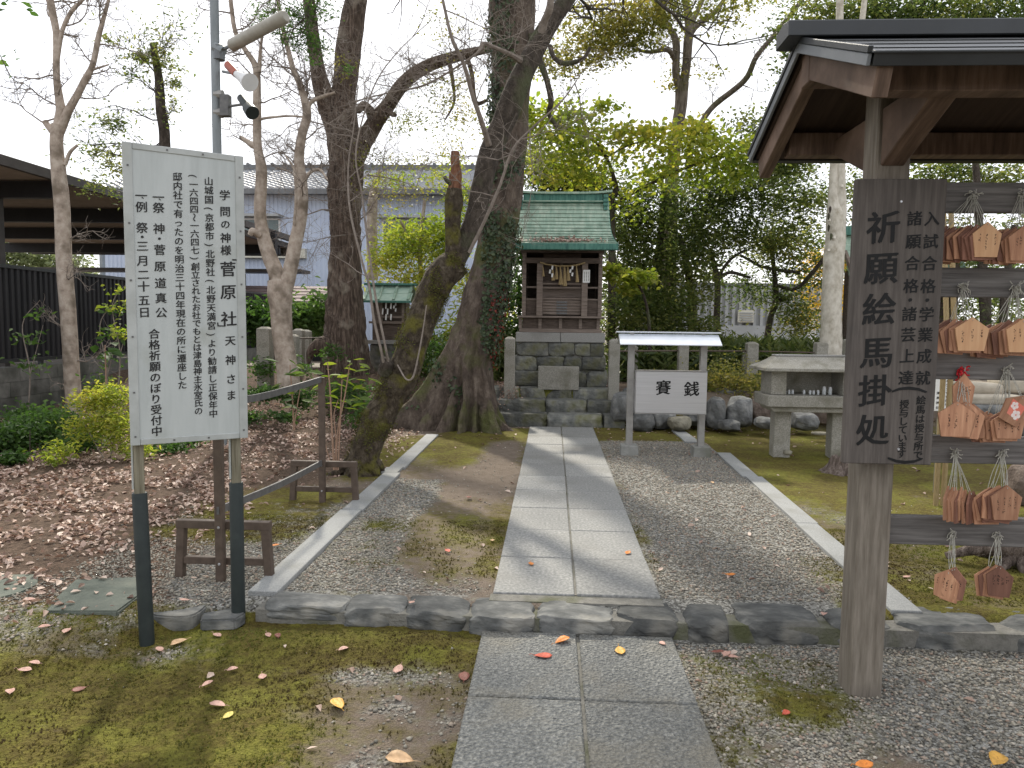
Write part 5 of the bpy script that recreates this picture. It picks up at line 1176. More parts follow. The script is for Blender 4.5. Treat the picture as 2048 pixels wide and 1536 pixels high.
# white notice
nt_ = thing('notice_sign', 'small white notice with vertical writing behind the rack beside the dark board', 'sign', (at(1883, 800, 6.5)[0], 6.5, UZ))
A, Bq = at(1872, 757, 6.5), at(1897, 822, 6.5)
MB().box(A[0], Bq[0], 6.5, 6.515, Bq[2], A[2]).build('panel', M['paper'], nt_)
MB().box((A[0]+Bq[0])/2-.012, (A[0]+Bq[0])/2+.012, 6.517, 6.54, gz(4, 6.5)-.05, A[2]-.02).build('stake', M['wood_post'], nt_)
w_, h_ = Bq[0]-A[0], A[2]-Bq[2]
glyphs('lettering', vcol('キケンですから', w_*.8, h_*.08, h_*.8, .028)+vcol('近よらないで下さい', w_*.5, h_*.08, h_*.93, .028)+vcol('津島神社', w_*.2, h_*.45, h_*.9, .026), (A[0], 6.5, A[2]), (1, 0, 0), (0, 0, -1), M['ink'], nt_, lift=.0015, bold=.02)
# bamboo poles leaning behind the rack
for i, px in enumerate((1893, 1908)):
    a = at(px, 640, 6.0); b = at(px-6, 420, 6.2); o = MB().tube([(a[0], 6, float(gz(a[0], 6))), tuple(a), tuple(b)], .02, 8).build('bamboo_pole', M['straw']); tag(o, ['left', 'right'][i]+' of two yellow bamboo poles behind the rack beside the dark board', 'bamboo pole')
# ------------------------------------------------------------ trees
def limb(mb, pts, n=12, wob=.10, seed=0, m=6):
    """pts: (px, py, Y, width px) -> tapered limb at its real distance"""
    P = np.array([[*at(p[0], p[1], p[2]), p[3]*.5*p[2]/F] for p in pts]); Q = crom(P, m)
    mb.tube(Q[:, :3], np.maximum(Q[:, 3], .003), n, wob, seed); return Q
def twigs(mb, p, d, L_, r, lv, rg, tips=None, spread=.7, up=.15, n=5):
    p = np.array(p, float); d = np.array(d, float); d /= np.linalg.norm(d)+1e-9
    k = 5; P = [p]; dd = d.copy()
    for i in range(k):
        dd = dd+rg.normal(size=3)*.22+np.array([0, 0, up*.3]); dd /= np.linalg.norm(dd); P.append(P[-1]+dd*L_/k)
    P = np.array(P); mb.tube(P, np.linspace(r, r*.35, len(P)), n if r > .012 else 4, 0, 0, cap=False)
    if tips is not None and lv <= 1: tips.extend(P[2:])
    if lv > 0:
        for i in range(1, k+1):
            for _ in range(1 if i < 3 else rg.integers(1, 3)):
                nd = dd*.6+rg.normal(size=3)*spread; twigs(mb, P[i], nd, L_*rg.uniform(.45, .7), r*.5, lv-1, rg, tips, spread, up, n)
def along(Q, f): i = int(f*(len(Q)-1)); return Q[i, :3], Q[i, 3]
def cloud(blobs, sub=.16, per=26):
    """blobs: (px,py,Y,rx px,ry px,n leaves[,depth m]) -> leaf positions in clumps, with gaps"""
    out = []
    for b in blobs:
        px, py, Y, rx, ry, n_ = b[:6]; k = Y/F; c = at(px, py, Y); rx_, ry_ = rx*k, ry*k; dz = b[6] if len(b) > 6 else (rx_+ry_)*.4
        ncl = max(1, int(n_/per)); cc = rng.normal(size=(ncl, 3)); cc /= np.linalg.norm(cc, axis=1)[:, None]; cc *= rng.random((ncl, 1))**.42
        cc = cc*np.array([rx_, dz, ry_])+c
        s = min(sub, rx_*.7, ry_*.7); q = cc[rng.integers(0, ncl, n_)]+rng.normal(size=(n_, 3))*np.array([s, s, s*.55]); out.append(q)
    return np.vstack(out)
def wcloud(blobs, sub=.25, per=30):
    out = []
    for (x, y, z, r, n_) in blobs:
        ncl = max(1, n_//per); cc = rng.normal(size=(ncl, 3)); cc /= np.linalg.norm(cc, axis=1)[:, None]; cc *= rng.random((ncl, 1))**.4*r
        cc[:, 2] *= .55; cc += [x, y, z]; out.append(cc[rng.integers(0, ncl, n_)]+rng.normal(size=(n_, 3))*np.array([sub, sub, sub*.5]))
    return np.vstack(out)
def crown(parent, P, size, m_, aspect=.5, simple=True, up=.6, name='crown', curl=.25, kind=None):
    c = wloc(parent) if parent else np.zeros(3); n_ = len(P)
    rnd = np.clip(.5*rng.random(n_)+.5*np.clip(fbm(P[:, 0]*1.3+P[:, 1], P[:, 2]*1.3, 3)*1.6-.3, 0, 1), 0, 1)
    me = leaves_mesh(name, P-c, rng.uniform(.7, 1.25, n_)*size, None, aspect, curl, rnd, up, simple); o = link(name, me, M[m_], parent)
    if kind: o['kind'] = kind
    return o
def tree(name, label, px, py, Y, cat='tree', group=None):
    b = at(px, py, Y); return thing(name, label, cat, b, group)
def flare(mb, cx_, cy_, prof, lobes, zb, n=80, seed=0, ztop=None):
    """prof: [(z, cx offset, radius)], lobes: (angle deg, reach m, height scale, width deg)"""
    pr_ = np.array(prof, float); zs = np.concatenate([np.linspace(pr_[0, 0], pr_[0, 0]+.6, 24)[:-1], np.linspace(pr_[0, 0]+.6, pr_[-1, 0], 80)])
    th = np.linspace(0, 2*pi, n, endpoint=False); V = []
    for z in zs:
        ox = np.interp(z, pr_[:, 0], pr_[:, 1]); r0 = np.interp(z, pr_[:, 0], pr_[:, 2]); r = np.full(n, r0); h = z-pr_[0, 0]
        for (a, A, hs, w) in lobes:
            d = (np.degrees(th)-a+180) % 360-180; wz = w*(1+h*.3)
            r = r+A*np.exp(-(max(h, 0)/hs)**1.15)*np.exp(-(d/wz)**2)
        r = r*(1+.07*(fbm(th*3+seed, np.full(n, z*1.5), seed)-.5)+.05*np.sin(th*9+z*1.2+seed)*np.exp(-h*.4))
        V.append(np.stack([cx_+ox+r*np.cos(th), cy_+r*np.sin(th), np.full(n, z)], 1))
    m = len(zs); V = np.vstack(V)
    Fc = [(i*n+k, i*n+(k+1) % n, (i+1)*n+(k+1) % n, (i+1)*n+k) for i in range(m-1) for k in range(n)]+[tuple(range((m-1)*n, m*n))]
    # knobbly bark
    V[:, :2] += (noise3(V, 6, seed)*.06)[:, None]; V[:, 1] += noise3(V, 14, seed+3)*.03; V[:, :2] += (noise3(V*np.array([1, 1, .25]), 22, seed+6)*.035)[:, None]
    mb.add(V, Fc); return mb
def xy(px, Y): return at(px, 650, Y)[0]
# --- B: great flared ivy tree
YB = 9.95
tb = tree('buttressed_tree', 'great ivy-clad tree with a wide flared root base left of the paved path', 900, 860, YB)
def zpy(py, Y): return at(1000, py, Y)[2]
xc = lambda a, b: (xy(a, YB)+xy(b, YB))/2
rr = lambda a, b: (b-a)/2*YB/F
x0b = xc(905, 1000)
lv = [(872, 900, 985), (800, 905, 985), (728, 905, 983), (685, 915, 996), (640, 922, 1004), (597, 930, 1012), (540, 944, 1020), (500, 951, 1026), (430, 958, 1033), (360, 970, 1042), (300, 978, 1048), (200, 980, 1052), (100, 978, 1060), (0, 972, 1064), (-160, 965, 1070), (-400, 960, 1050), (-600, 980, 1040)]
prof_ = [(zpy(p, YB), xc(a, b)-x0b, rr(a, b)) for p, a, b in lv]; prof_[0] = (-.06,)+prof_[0][1:]
mb = MB(); flare(mb, x0b, YB, prof_, [(184, 1.18, .66, 15), (211, .70, .50, 9), (236, .52, .52, 8), (260, .40, .62, 7), (284, .34, .5, 7), (307, .62, .46, 8), (338, .80, .22, 8), (20, .35, .4, 14), (90, .5, .5, 20), (140, .5, .5, 16)], -.06, n=190, seed=3)
trk = mb.build('trunk', M['bark_root'], tb, smooth=True)
TV = np.array([v.co[:] for v in trk.data.vertices])+wloc(tb)
TN = np.array([v.normal[:] for v in trk.data.vertices])
def onbark(sel, n_, off, dens=None):
    idx = np.where(sel)[0]; i = rng.choice(idx, n_); return TV[i]+TN[i]*off+rng.normal(size=(n_, 3))*np.array([.03, .02, .075]), TN[i]
pxs = 1105+TV[:, 0]/TV[:, 1]*F
nz_ = fbm(TV[:, 0]*3+TV[:, 2], TV[:, 2]*1.6, 31, 3)
frt = TN[:, 1] < .3
P, Nn_ = onbark(frt & (TV[:, 2] > 1.5) & (TV[:, 0] > -.98+.03*TV[:, 2]) & (nz_ > .45) & (TV[:, 2] < 3.6) & (TV[:, 0] < -.45), 1500, .03)
P2, N2 = onbark(frt & (TV[:, 2] > 4.2) & (TN[:, 0] < .1) & (nz_ > .4), 2000, .03)
P3, N3 = onbark((TV[:, 2] > .4) & (TV[:, 2] < 1.5) & frt & (nz_ > .55), 500, .02)
P4, N4 = onbark((TV[:, 2] > 3.2) & (TV[:, 2] < 5.0) & (TN[:, 0] < -.3), 600, .04)
PP = np.vstack([P, P2, P3, P4]); NN = np.vstack([Nn_, N2, N3, N4])
o = link('ivy', leaves_mesh('ivy', PP-wloc(tb), rng.uniform(.03, .06, len(PP)), NN, .8, .3), M['lf_ivy'], tb); o['kind'] = 'stuff'
P, Nr = onbark((TV[:, 2] > .9) & (TV[:, 2] < 1.95) & (TV[:, 0] > -.85) & frt & (TN[:, 0] > -.5), 260, .03)
o = link('red_ivy', leaves_mesh('ivy', P-wloc(tb), rng.uniform(.025, .045, len(P)), Nr, .8, .3), M['lf_redivy'], tb); o['kind'] = 'stuff'
mb = MB(); rg = np.random.default_rng(5)
for s_, d, L_ in (((980, -100), (-.8, -.3, .8), 2.5), ((1040, -60), (.8, -.4, .7), 2.6), ((1000, -250), (.2, -1, .6), 2.8), ((1000, -350), (-.6, .6, .8), 2.5)):
    twigs(mb, at(s_[0], s_[1], YB), d, L_, .09, 3, rg, up=.2, n=6)
Q = limb(mb, [(1115, 255, 9.9, 8), (1098, 228, 9.85, 9), (1102, 200, 9.7, 11), (1090, 150, 9.7, 12), (1060, 70, 9.8, 14)][::-1]);
Q = limb(mb, [(1100, 92, 9.6, 9), (1108, 115, 9.5, 9), (1130, 127, 9.4, 10), (1165, 118, 9.3, 8), (1180, 95, 9.3, 6)])
mb.build('limb', M['bark_dark'], tb, smooth=True)
crown(tb, np.vstack([wcloud([(.2, 9.2, 9.2, 1.6, 1500), (-1.6, 8.6, 9.6, 1.5, 1300), (1.3, 8.0, 8.8, 1.4, 600), (-.3, 6.6, 8.4, 1.5, 1500), (-.6, 11, 10.5, 1.5, 900)])]), .07, 'lf_evergreen')  # unseen crown above the frame, clumps placed so their shade reaches the foreground
# --- C: leaning mossy trunk with a broken stub
tcn_ = tree('leaning_mossy_tree', 'leaning mossy trunk with a broken upright stub crossing in front of the great flared tree', 722, 945, 6.75)
mb = MB(); lo = [(722, 962, 6.72, 74), (722, 940, 6.75, 62), (740, 880, 6.8, 60), (768, 815, 6.9, 68), (800, 760, 6.95, 64), (826, 690, 7.0, 60), (848, 630, 7.05, 58), (866, 580, 7.1, 62), (890, 545, 7.12, 62), (915, 522, 7.15, 56)]
Q1 = limb(mb, lo, 22, .16, 3, 7)
for a_, L_ in ((200, .3), (330, .22), (260, .2), (20, .2)):
    b = at(722, 945, 6.75); d = np.array([cos(math.radians(a_)), sin(math.radians(a_)), 0]); mb.tube(crom(np.array([[*(b+[0, 0, .16]), ], [*(b+d*.16+[0, 0, .05])], [*(b+d*L_+[0, 0, -.03])]]), 5), np.linspace(.09, .02, 11), 8, .15, 4)
lower = mb.build('trunk', M['bark_moss'], tcn_, smooth=True)
mb = MB(); Q2 = limb(mb, [(905, 530, 7.16, 44), (932, 480, 7.2, 42), (952, 430, 7.25, 40), (968, 350, 7.32, 42), (983, 300, 7.4, 44), (1012, 230, 7.45, 46), (1045, 150, 7.5, 42), (1080, 80, 7.6, 38), (1112, 30, 7.7, 34), (1150, -25, 7.8, 30), (1230, -130, 7.9, 26), (1290, -260, 7.8, 20)], 18, .10, 5, 7)
mb.build('leader', M['bark_dark'], tcn_, smooth=True)
mb = MB(); limb(mb, [(912, 545, 7.1, 42), (906, 490, 7.08, 33), (905, 440, 7.08, 33), (908, 400, 7.08, 36), (909, 378, 7.08, 32)], 18, .14, 9, 6)
mb.build('stub', M['bark_moss'], tcn_, smooth=True)
mb = MB(); limb(mb, [(909, 384, 7.08, 25), (912, 355, 7.08, 24), (910, 325, 7.08, 18), (910, 303, 7.08, 17)], 10, .2, 19, 5)
for i in range(7):
    a = at(900+i*3.4, 385, 7.07); b = at(899+i*3.6, 350-rng.uniform(0, 22), 7.06); mb.tube([a, (a+b)/2, b], [.016, .012, .003], 5)
mb.build('rotten_stub', M['rotwood'], tcn_)
mb = MB(); limb(mb, [(905, 372, 7.05, 9), (893, 360, 7.02, 9), (889, 352, 7.0, 6)], 7); limb(mb, [(770, 745, 6.85, 30), (772, 728, 6.8, 26), (764, 716, 6.8, 10)], 10, .3)
mb.build('knot', M['bark_dark'], tcn_, smooth=True)
mb = MB(); rg = np.random.default_rng(11)
S1 = limb(mb, [(770, 742, 6.8, 6.3), (762, 700, 6.7, 5.6), (748, 640, 6.7, 5.6), (738, 570, 6.7, 4.9), (726, 530, 6.7, 4.9), (700, 420, 6.8, 4.2), (697, 330, 6.9, 3.5), (708, 250, 6.9, 2.8), (716, 170, 7, 2.1)], 7)
S2 = limb(mb, [(779, 738, 6.8, 5.6), (770, 690, 6.7, 4.9), (752, 600, 6.7, 4.9), (735, 480, 6.7, 4.2), (724, 390, 6.7, 3.5), (712, 300, 6.7, 3.5), (745, 180, 6.8, 2.8), (790, 110, 6.9, 2.1), (862, 40, 7, 1.4)], 7)
S3 = limb(mb, [(795, 730, 6.8, 3.5), (812, 758, 6.7, 3.5), (826, 754, 6.7, 4.2), (836, 715, 6.7, 3.5), (846, 660, 6.7, 2.8), (853, 610, 6.7, 2.1)], 6)
for S_ in (S1, S2):
    for f in (.45, .55, .65, .72, .8, .87, .94):
        p, r_ = along(S_, f); twigs(mb, p, (rg.uniform(-1, 1), rg.uniform(-.5, .5), .5), rg.uniform(.3, .6), .005, 2, rg, up=.1, n=4)
mb.build('water_shoots', M['twig'], tcn_)
mb = MB(); q = limb(mb, [(938, 505, 7.1, 7), (970, 440, 7, 7), (1000, 370, 6.95, 6), (1025, 300, 6.9, 5), (1060, 260, 6.9, 4), (1125, 200, 6.9, 3), (1160, 150, 6.9, 2)], 7)
q2 = limb(mb, [(978, 290, 7.3, 13), (962, 240, 7.1, 10), (945, 190, 7, 9), (928, 130, 6.9, 8), (905, 80, 6.8, 7), (890, 20, 6.8, 6), (880, -30, 6.8, 5)], 8)
q3 = limb(mb, [(1040, 120, 7.4, 14), (1020, 108, 7.2, 9), (990, 95, 7.1, 8), (968, 88, 7.1, 9), (955, 105, 7.0, 5), (920, 130, 7, 4), (850, 170, 7, 4), (780, 185, 7, 3), (700, 205, 7, 2)], 7)
q4 = limb(mb, [(1078, 88, 7.6, 22), (1088, 45, 7.5, 16), (1100, 10, 7.4, 14), (1105, -60, 7.4, 12)], 9)
for S_, n_ in ((q, 8), (q2, 6), (q3, 12)):
    for f in np.linspace(.3, .97, n_):
        p, r_ = along(S_, f); twigs(mb, p, (rg.uniform(-1, 1), rg.uniform(-.4, .4), rg.uniform(-.5, .6)), rg.uniform(.3, .8), .006, 2, rg, up=.05, n=4)
mb.build('branch', M['twig'], tcn_)
LV = np.array([v.co[:] for v in lower.data.vertices]); LN = np.array([v.normal[:] for v in lower.data.vertices]); i = rng.choice(np.where((fbm(LV[:, 0]*6, LV[:, 2]*5, 8) > .56) & (LV[:, 2] < 2.3))[0], 9000)
P = LV[i]+LN[i]*.006+rng.normal(size=(9000, 3))*.018; o = link('moss', leaves_mesh('moss', P, rng.uniform(.012, .028, 9000), LN[i], .3, .4, simple=True), M['lf_moss'], tcn_); o['kind'] = 'stuff'
crown(tcn_, wcloud([(.9, 7.4, 6.7, 1.1, 500), (.2, 5.2, 6.6, 1.2, 1800), (1.5, 5.0, 6.2, 1.1, 900), (-1.2, 4.8, 6.4, 1.3, 1900), (-2.6, 5.2, 6.2, 1.3, 1700)]), .07, 'lf_evergreen')  # unseen upper crown, leaf masses set where they shade the foreground
# --- A: big brown tree at the left, forked
YA = 12.6; ta = tree('forked_big_tree', 'big brown-barked tree forking high up with spreading roots left of the mossy trunk', 690, 800, YA)
xa_ = lambda a, b: (xy(a, YA)+xy(b, YA))/2; ra_ = lambda a, b: (b-a)/2*YA/F; x0a = xa_(655, 735)
lv = [(812, 655, 735), (736, 656, 732), (677, 654, 730), (638, 655, 728), (560, 658, 722), (500, 662, 720), (450, 662, 722), (400, 659, 724), (350, 658, 728), (325, 660, 728)]
prof_ = [(zpy(p, YA), xa_(a, b)-x0a, ra_(a, b)) for p, a, b in lv]; prof_[0] = (.05,)+prof_[0][1:]
mb = MB(); flare(mb, x0a, YA, prof_, [(185, .38, .7, 12), (212, .50, .55, 10), (255, .2, .5, 12), (290, .25, .6, 10), (330, .4, .5, 11), (358, .75, .42, 12), (90, .5, .5, 30)], .05, n=150, seed=13)
mb.build('trunk', M['bark_brown'], ta, smooth=True)
mb = MB()
Qm = limb(mb, [(693, 350, YA, 66), (690, 300, YA, 68), (686, 255, YA, 62), (686, 205, YA, 50), (692, 150, YA, 48), (697, 100, YA, 50), (705, 40, YA, 46), (714, -15, YA, 42), (725, -150, YA, 36), (735, -350, YA, 26)], 20, .07, 21)
Ql = limb(mb, [(682, 300, YA, 44), (670, 250, YA, 44), (655, 210, YA-.1, 40), (642, 170, YA-.2, 34), (634, 130, YA-.3, 28), (627, 80, YA-.3, 26), (620, 20, YA-.3, 24), (610, -60, YA-.4, 22), (590, -180, YA-.5, 16)], 16, .08, 22)
Qr = limb(mb, [(700, 330, YA, 48), (723, 292, YA-.1, 36), (747, 250, YA-.2, 34), (775, 212, YA-.3, 28), (809, 164, YA-.5, 27), (860, 130, YA-.7, 24), (928, 109, YA-.9, 20), (973, 99, YA-1, 15), (1000, 98, YA-1.1, 10)], 14, .09, 23)
limb(mb, [(748, 240, YA-.2, 26), (740, 222, YA-.3, 20), (726, 212, YA-.4, 18), (716, 222, YA-.5, 13)], 10, .15, 24)
limb(mb, [(775, 216, YA-.3, 14), (784, 228, YA-.5, 10), (790, 230, YA-.6, 9)], 8, .1)
limb(mb, [(934, 112, YA-.9, 10), (944, 150, YA-.9, 9), (948, 190, YA-.9, 9), (955, 207, YA-.9, 9), (975, 200, YA-1, 6)], 8, .1)
limb(mb, [(898, 122, YA-.8, 9), (905, 160, YA-.8, 8), (908, 205, YA-.8, 5), (890, 240, YA-.8, 3)], 8, .1)
limb(mb, [(655, 690, YA-.2, 44), (636, 694, YA-.3, 34), (622, 706, YA-.3, 20), (616, 730, YA-.3, 6)], 12, .12, 25)
mb.build('limb', M['bark_brown'], ta, smooth=True)
rg = np.random.default_rng(21); mb = MB()
for Q_, n_, L_ in ((Qm, 10, .8), (Ql, 7, .8), (Qr, 14, .8)):
    for f in np.linspace(.12, .95, n_):
        p, r_ = along(Q_, f); twigs(mb, p+np.array([0, -r_, 0]), (rg.uniform(-1, 1), -rg.uniform(.2, .8), rg.uniform(-.3, .5)), rg.uniform(.5, 1)*L_, .010, 2, rg, up=.05, n=4)
for px, py, d in ((660, 330, (-1, -.5, .2)), (665, 420, (-.8, -.6, -.1)), (650, 250, (-1, -.4, .3)), (720, 440, (.8, -.7, .1)), (700, 380, (.3, -1, .1)), (690, 470, (-.2, -1, -.1)), (735, 350, (1, -.5, 0))):
    twigs(mb, at(px, py, YA-.3), d, 1.0, .012, 3, rg, up=.0, n=4)
mb.build('twigs', M['twig'], ta)
crown(ta, np.vstack([cloud([(800, 245, YA-.3, 22, 24, 260), (880, 60, YA-1, 70, 40, 160), (910, 190, YA-1, 60, 60, 620), (860, 240, YA-1, 60, 40, 200), (950, 240, YA-.8, 50, 40, 260), (690, 135, YA-1, 25, 20, 90), (800, 320, YA-.5, 60, 26, 220), (770, 380, YA-.5, 40, 40, 260), (850, 390, YA-.5, 50, 30, 140), (900, 300, YA-.5, 40, 30, 160), (740, 330, YA-.6, 26, 26, 140)]), wcloud([(-3.6, 12, 9.2, 1.6, 1200), (-1.5, 11.5, 9.0, 1.5, 800)])]), .055, 'lf_olive')  # sprays in view, plus unseen masses added overhead for their shadow
# --- D: smooth forked tree (pale)
def smooth_tree(name, label, px, py, Y, limbs, m_, rgs, tw, foliage=None, fsize=.05, fm='lf_olive', wob=.05, tl=.7, tm='twig', n=14):
    t = tree(name, label, px, py, Y); mb = MB(); Qs = []
    for i, l in enumerate(limbs): Qs.append(limb(mb, l, n, wob, 50+i))
    mb.build('trunk', M[m_], t, smooth=True); rg = np.random.default_rng(rgs); mb = MB(); tips = []
    for (qi, f0, f1, n_, L_) in tw:
        for f in np.linspace(f0, f1, n_):
            p, r_ = along(Qs[qi], f); twigs(mb, p, (rg.uniform(-1, 1), rg.uniform(-.6, .6), rg.uniform(-.1, .7)), rg.uniform(.6, 1.2)*L_, min(r_*.5, .012), 2, rg, tips, up=.15, n=4)
    if tw: mb.build('twigs', M[tm], t)
    if foliage is not None:
        P = foliage(tips); crown(t, P, fsize, fm)
    return t
YD = 10.2
smooth_tree('forked_smooth_tree', 'pale smooth-barked tree forking low above its base between signboard and big brown tree', 580, 775, YD,
 [[(580, 790, YD, 50), (575, 740, YD, 44), (566, 680, YD, 42), (562, 620, YD, 44), (560, 590, YD, 50), (556, 560, YD, 42)],
  [(566, 600, YD, 36), (552, 545, YD, 32), (540, 515, YD, 30), (526, 470, YD, 26), (520, 420, YD, 24), (523, 342, YD, 22), (515, 290, YD, 17), (514, 205, YD, 16), (512, 137, YD, 13), (490, 99, YD, 10), (470, 61, YD, 9), (460, -10, YD, 8), (450, -80, YD, 7)],
  [(562, 600, YD, 36), (578, 548, YD, 30), (590, 490, YD, 27), (602, 430, YD, 25), (604, 369, YD, 22), (598, 320, YD, 20), (604, 270, YD, 18), (614, 225, YD, 17), (600, 170, YD, 13), (586, 137, YD, 11), (574, 90, YD, 9), (560, 30, YD, 8), (552, -40, YD, 7)],
  [(520, 295, YD, 14), (505, 290, YD, 13), (494, 283, YD, 10), (480, 273, YD, 6)],
  [(612, 225, YD, 10), (622, 205, YD, 8), (640, 195, YD, 7), (670, 185, YD, 5)],
  [(518, 145, YD, 9), (522, 90, YD, 6), (530, 40, YD, 5)],
  [(512, 240, YD, 6), (540, 235, YD, 5), (580, 232, YD, 4), (615, 235, YD, 4)],
  [(604, 370, YD, 9), (620, 345, YD, 7), (640, 340, YD, 6), (655, 360, YD-.2, 4)],
  [(588, 450, YD-.1, 6), (592, 400, YD-.2, 6), (588, 340, YD-.2, 5), (570, 310, YD-.2, 3)],
  [(518, 470, YD-.1, 14), (505, 462, YD-.2, 13), (500, 470, YD-.2, 10)]],
 'bark_pale', 31, [(1, .45, .98, 12, .6), (2, .3, .98, 16, .7), (7, .3, 1, 4, .5), (4, .3, 1, 5, .5)])
YE = 9.3
smooth_tree('smooth_tree', 'slender pale smooth tree with two rising forks near the left edge of the picture', 150, 870, YE,
 [[(152, 885, YE, 32), (150, 840, YE, 30), (143, 740, YE, 30), (137, 640, YE, 30), (128, 520, YE, 30), (124, 410, YE, 29), (117, 342, YE, 28), (113, 280, YE, 24), (118, 250, YE, 26)],
  [(116, 262, YE, 22), (122, 225, YE, 20), (119, 200, YE, 16), (113, 150, YE, 13), (113, 70, YE, 13), (106, 30, YE, 14), (98, -10, YE, 13), (80, -70, YE, 10)],
  [(118, 262, YE, 22), (135, 225, YE, 17), (152, 195, YE, 14), (170, 160, YE, 13), (186, 128, YE, 11), (198, 70, YE, 10), (212, 20, YE, 7), (222, -20, YE, 5)],
  [(114, 120, YE, 10), (125, 60, YE, 8), (145, 20, YE, 8), (165, 0, YE, 6), (180, -30, YE, 5)],
  [(112, 270, YE, 16), (96, 252, YE, 12), (90, 243, YE, 12)],
  [(130, 330, YE, 8), (140, 305, YE, 7), (155, 290, YE, 5)],
  [(184, 140, YE, 5), (205, 133, YE, 4), (218, 129, YE, 3)]],
 'bark_pale', 32, [(1, .2, .95, 7, .6), (2, .3, .95, 8, .5), (3, .3, 1, 4, .5), (4, .8, 1, 2, .7), (0, .1, .55, 6, .5)])
# --- small lopped evergreen behind the sign
YS = 12.5; ts_ = tree('lopped_tree', 'lopped small tree with tufts of dark leaves rising behind the white signboard', 322, 800, YS)
mb = MB(); Qs_ = limb(mb, [(322, 800, YS, 24), (326, 500, YS, 22), (330, 290, YS, 22), (322, 220, YS, 20), (318, 160, YS, 17), (310, 110, YS, 14), (307, 88, YS, 15)], 12, .1, 77); mb.build('trunk', M['bark_dark'], ts_, smooth=True)
mb = MB(); rg = np.random.default_rng(41); tips = []
for px, py, tx, ty in ((312, 120, 350, 110), (312, 130, 270, 95), (314, 150, 235, 75), (318, 190, 260, 150), (324, 240, 230, 250), (326, 290, 180, 290), (316, 150, 365, 170), (330, 300, 200, 320), (326, 280, 240, 340), (310, 110, 300, 70), (322, 240, 360, 230)):
    a, b = at(px, py, YS), at(tx, ty, YS-rg.uniform(-.4, .6)); d = b-a; twigs(mb, a, d, np.linalg.norm(d)*1.0, .014, 2, rg, tips, spread=.5, up=.1, n=4)
mb.build('branch', M['bark_dark'], ts_)
tp = np.array(tips); tp = np.vstack([tp[rng.integers(0, len(tp), 1000)]+rng.normal(size=(1000, 3))*.06, cloud([(225, 250, YS, 35, 14, 240), (210, 305, YS, 45, 16, 280), (310, 110, YS, 32, 18, 260), (340, 130, YS, 30, 16, 160), (235, 340, YS, 30, 18, 240), (275, 120, YS, 26, 14, 140), (350, 165, YS, 14, 10, 90), (220, 80, YS, 12, 8, 60), (200, 380, YS-1, 34, 20, 160)])]); crown(ts_, tp, .075, 'lf_evergreen', .45)
# dark fine sprays hanging in front, top
tn = tree('camellia_branch_tree', 'evergreen tree whose green leafy sprays hang over the tube lamp at the top', 640, -200, 8.6)
mb = MB(); rg = np.random.default_rng(43); tips = []
for (ax, ay, bx, by) in ((640, -40, 610, 60), (600, -60, 540, 40), (640, -40, 620, 120), (560, -60, 520, 20), (650, -30, 640, 100)):
    a, b = at(ax, ay, 8.6), at(bx, by, 8.4); d = b-a; twigs(mb, a, d, np.linalg.norm(d), .012, 2, rg, tips, spread=.45, up=-.1, n=4)
mb.build('branch', M['bark_dark'], tn); 
crown(tn, cloud([(600, 40, 8.5, 34, 30, 420), (630, 95, 8.5, 18, 26, 240), (540, 25, 8.5, 40, 18, 240), (640, 20, 8.5, 25, 30, 260), (575, 75, 8.5, 24, 14, 160), (612, 75, 8.5, 16, 20, 160), (690, 140, 8.5, 10, 10, 40)], sub=.08, per=12), .055, 'lf_green', .28)
tl_ = tree('left_edge_tree', 'few dark hanging leaves at the upper left edge of the picture', -120, 60, 5.5)
mb = MB(); limb(mb, [(-200, 60, 5.5, 14), (-80, 70, 5.5, 8), (0, 110, 5.5, 3)], 7); limb(mb, [(-120, 66, 5.5, 7), (-60, 0, 5.5, 4), (10, 0, 5.5, 2)], 6); limb(mb, [(0, 110, 5.5, 2), (20, 150, 5.5, 2), (35, 165, 5.5, 1.5)], 5); mb.build('branch', M['bark_dark'], tl_)
P = np.array([at(*q, 5.5+rng.uniform(-.1, .1)) for q in ((8, 8), (4, 20), (14, 2), (30, 105), (28, 100), (8, 112), (5, 125), (14, 130), (36, 118), (20, 155), (60, 20), (68, 28), (-10, 120), (55, 10))]); crown(tl_, P, .065, 'lf_green', .6, False)
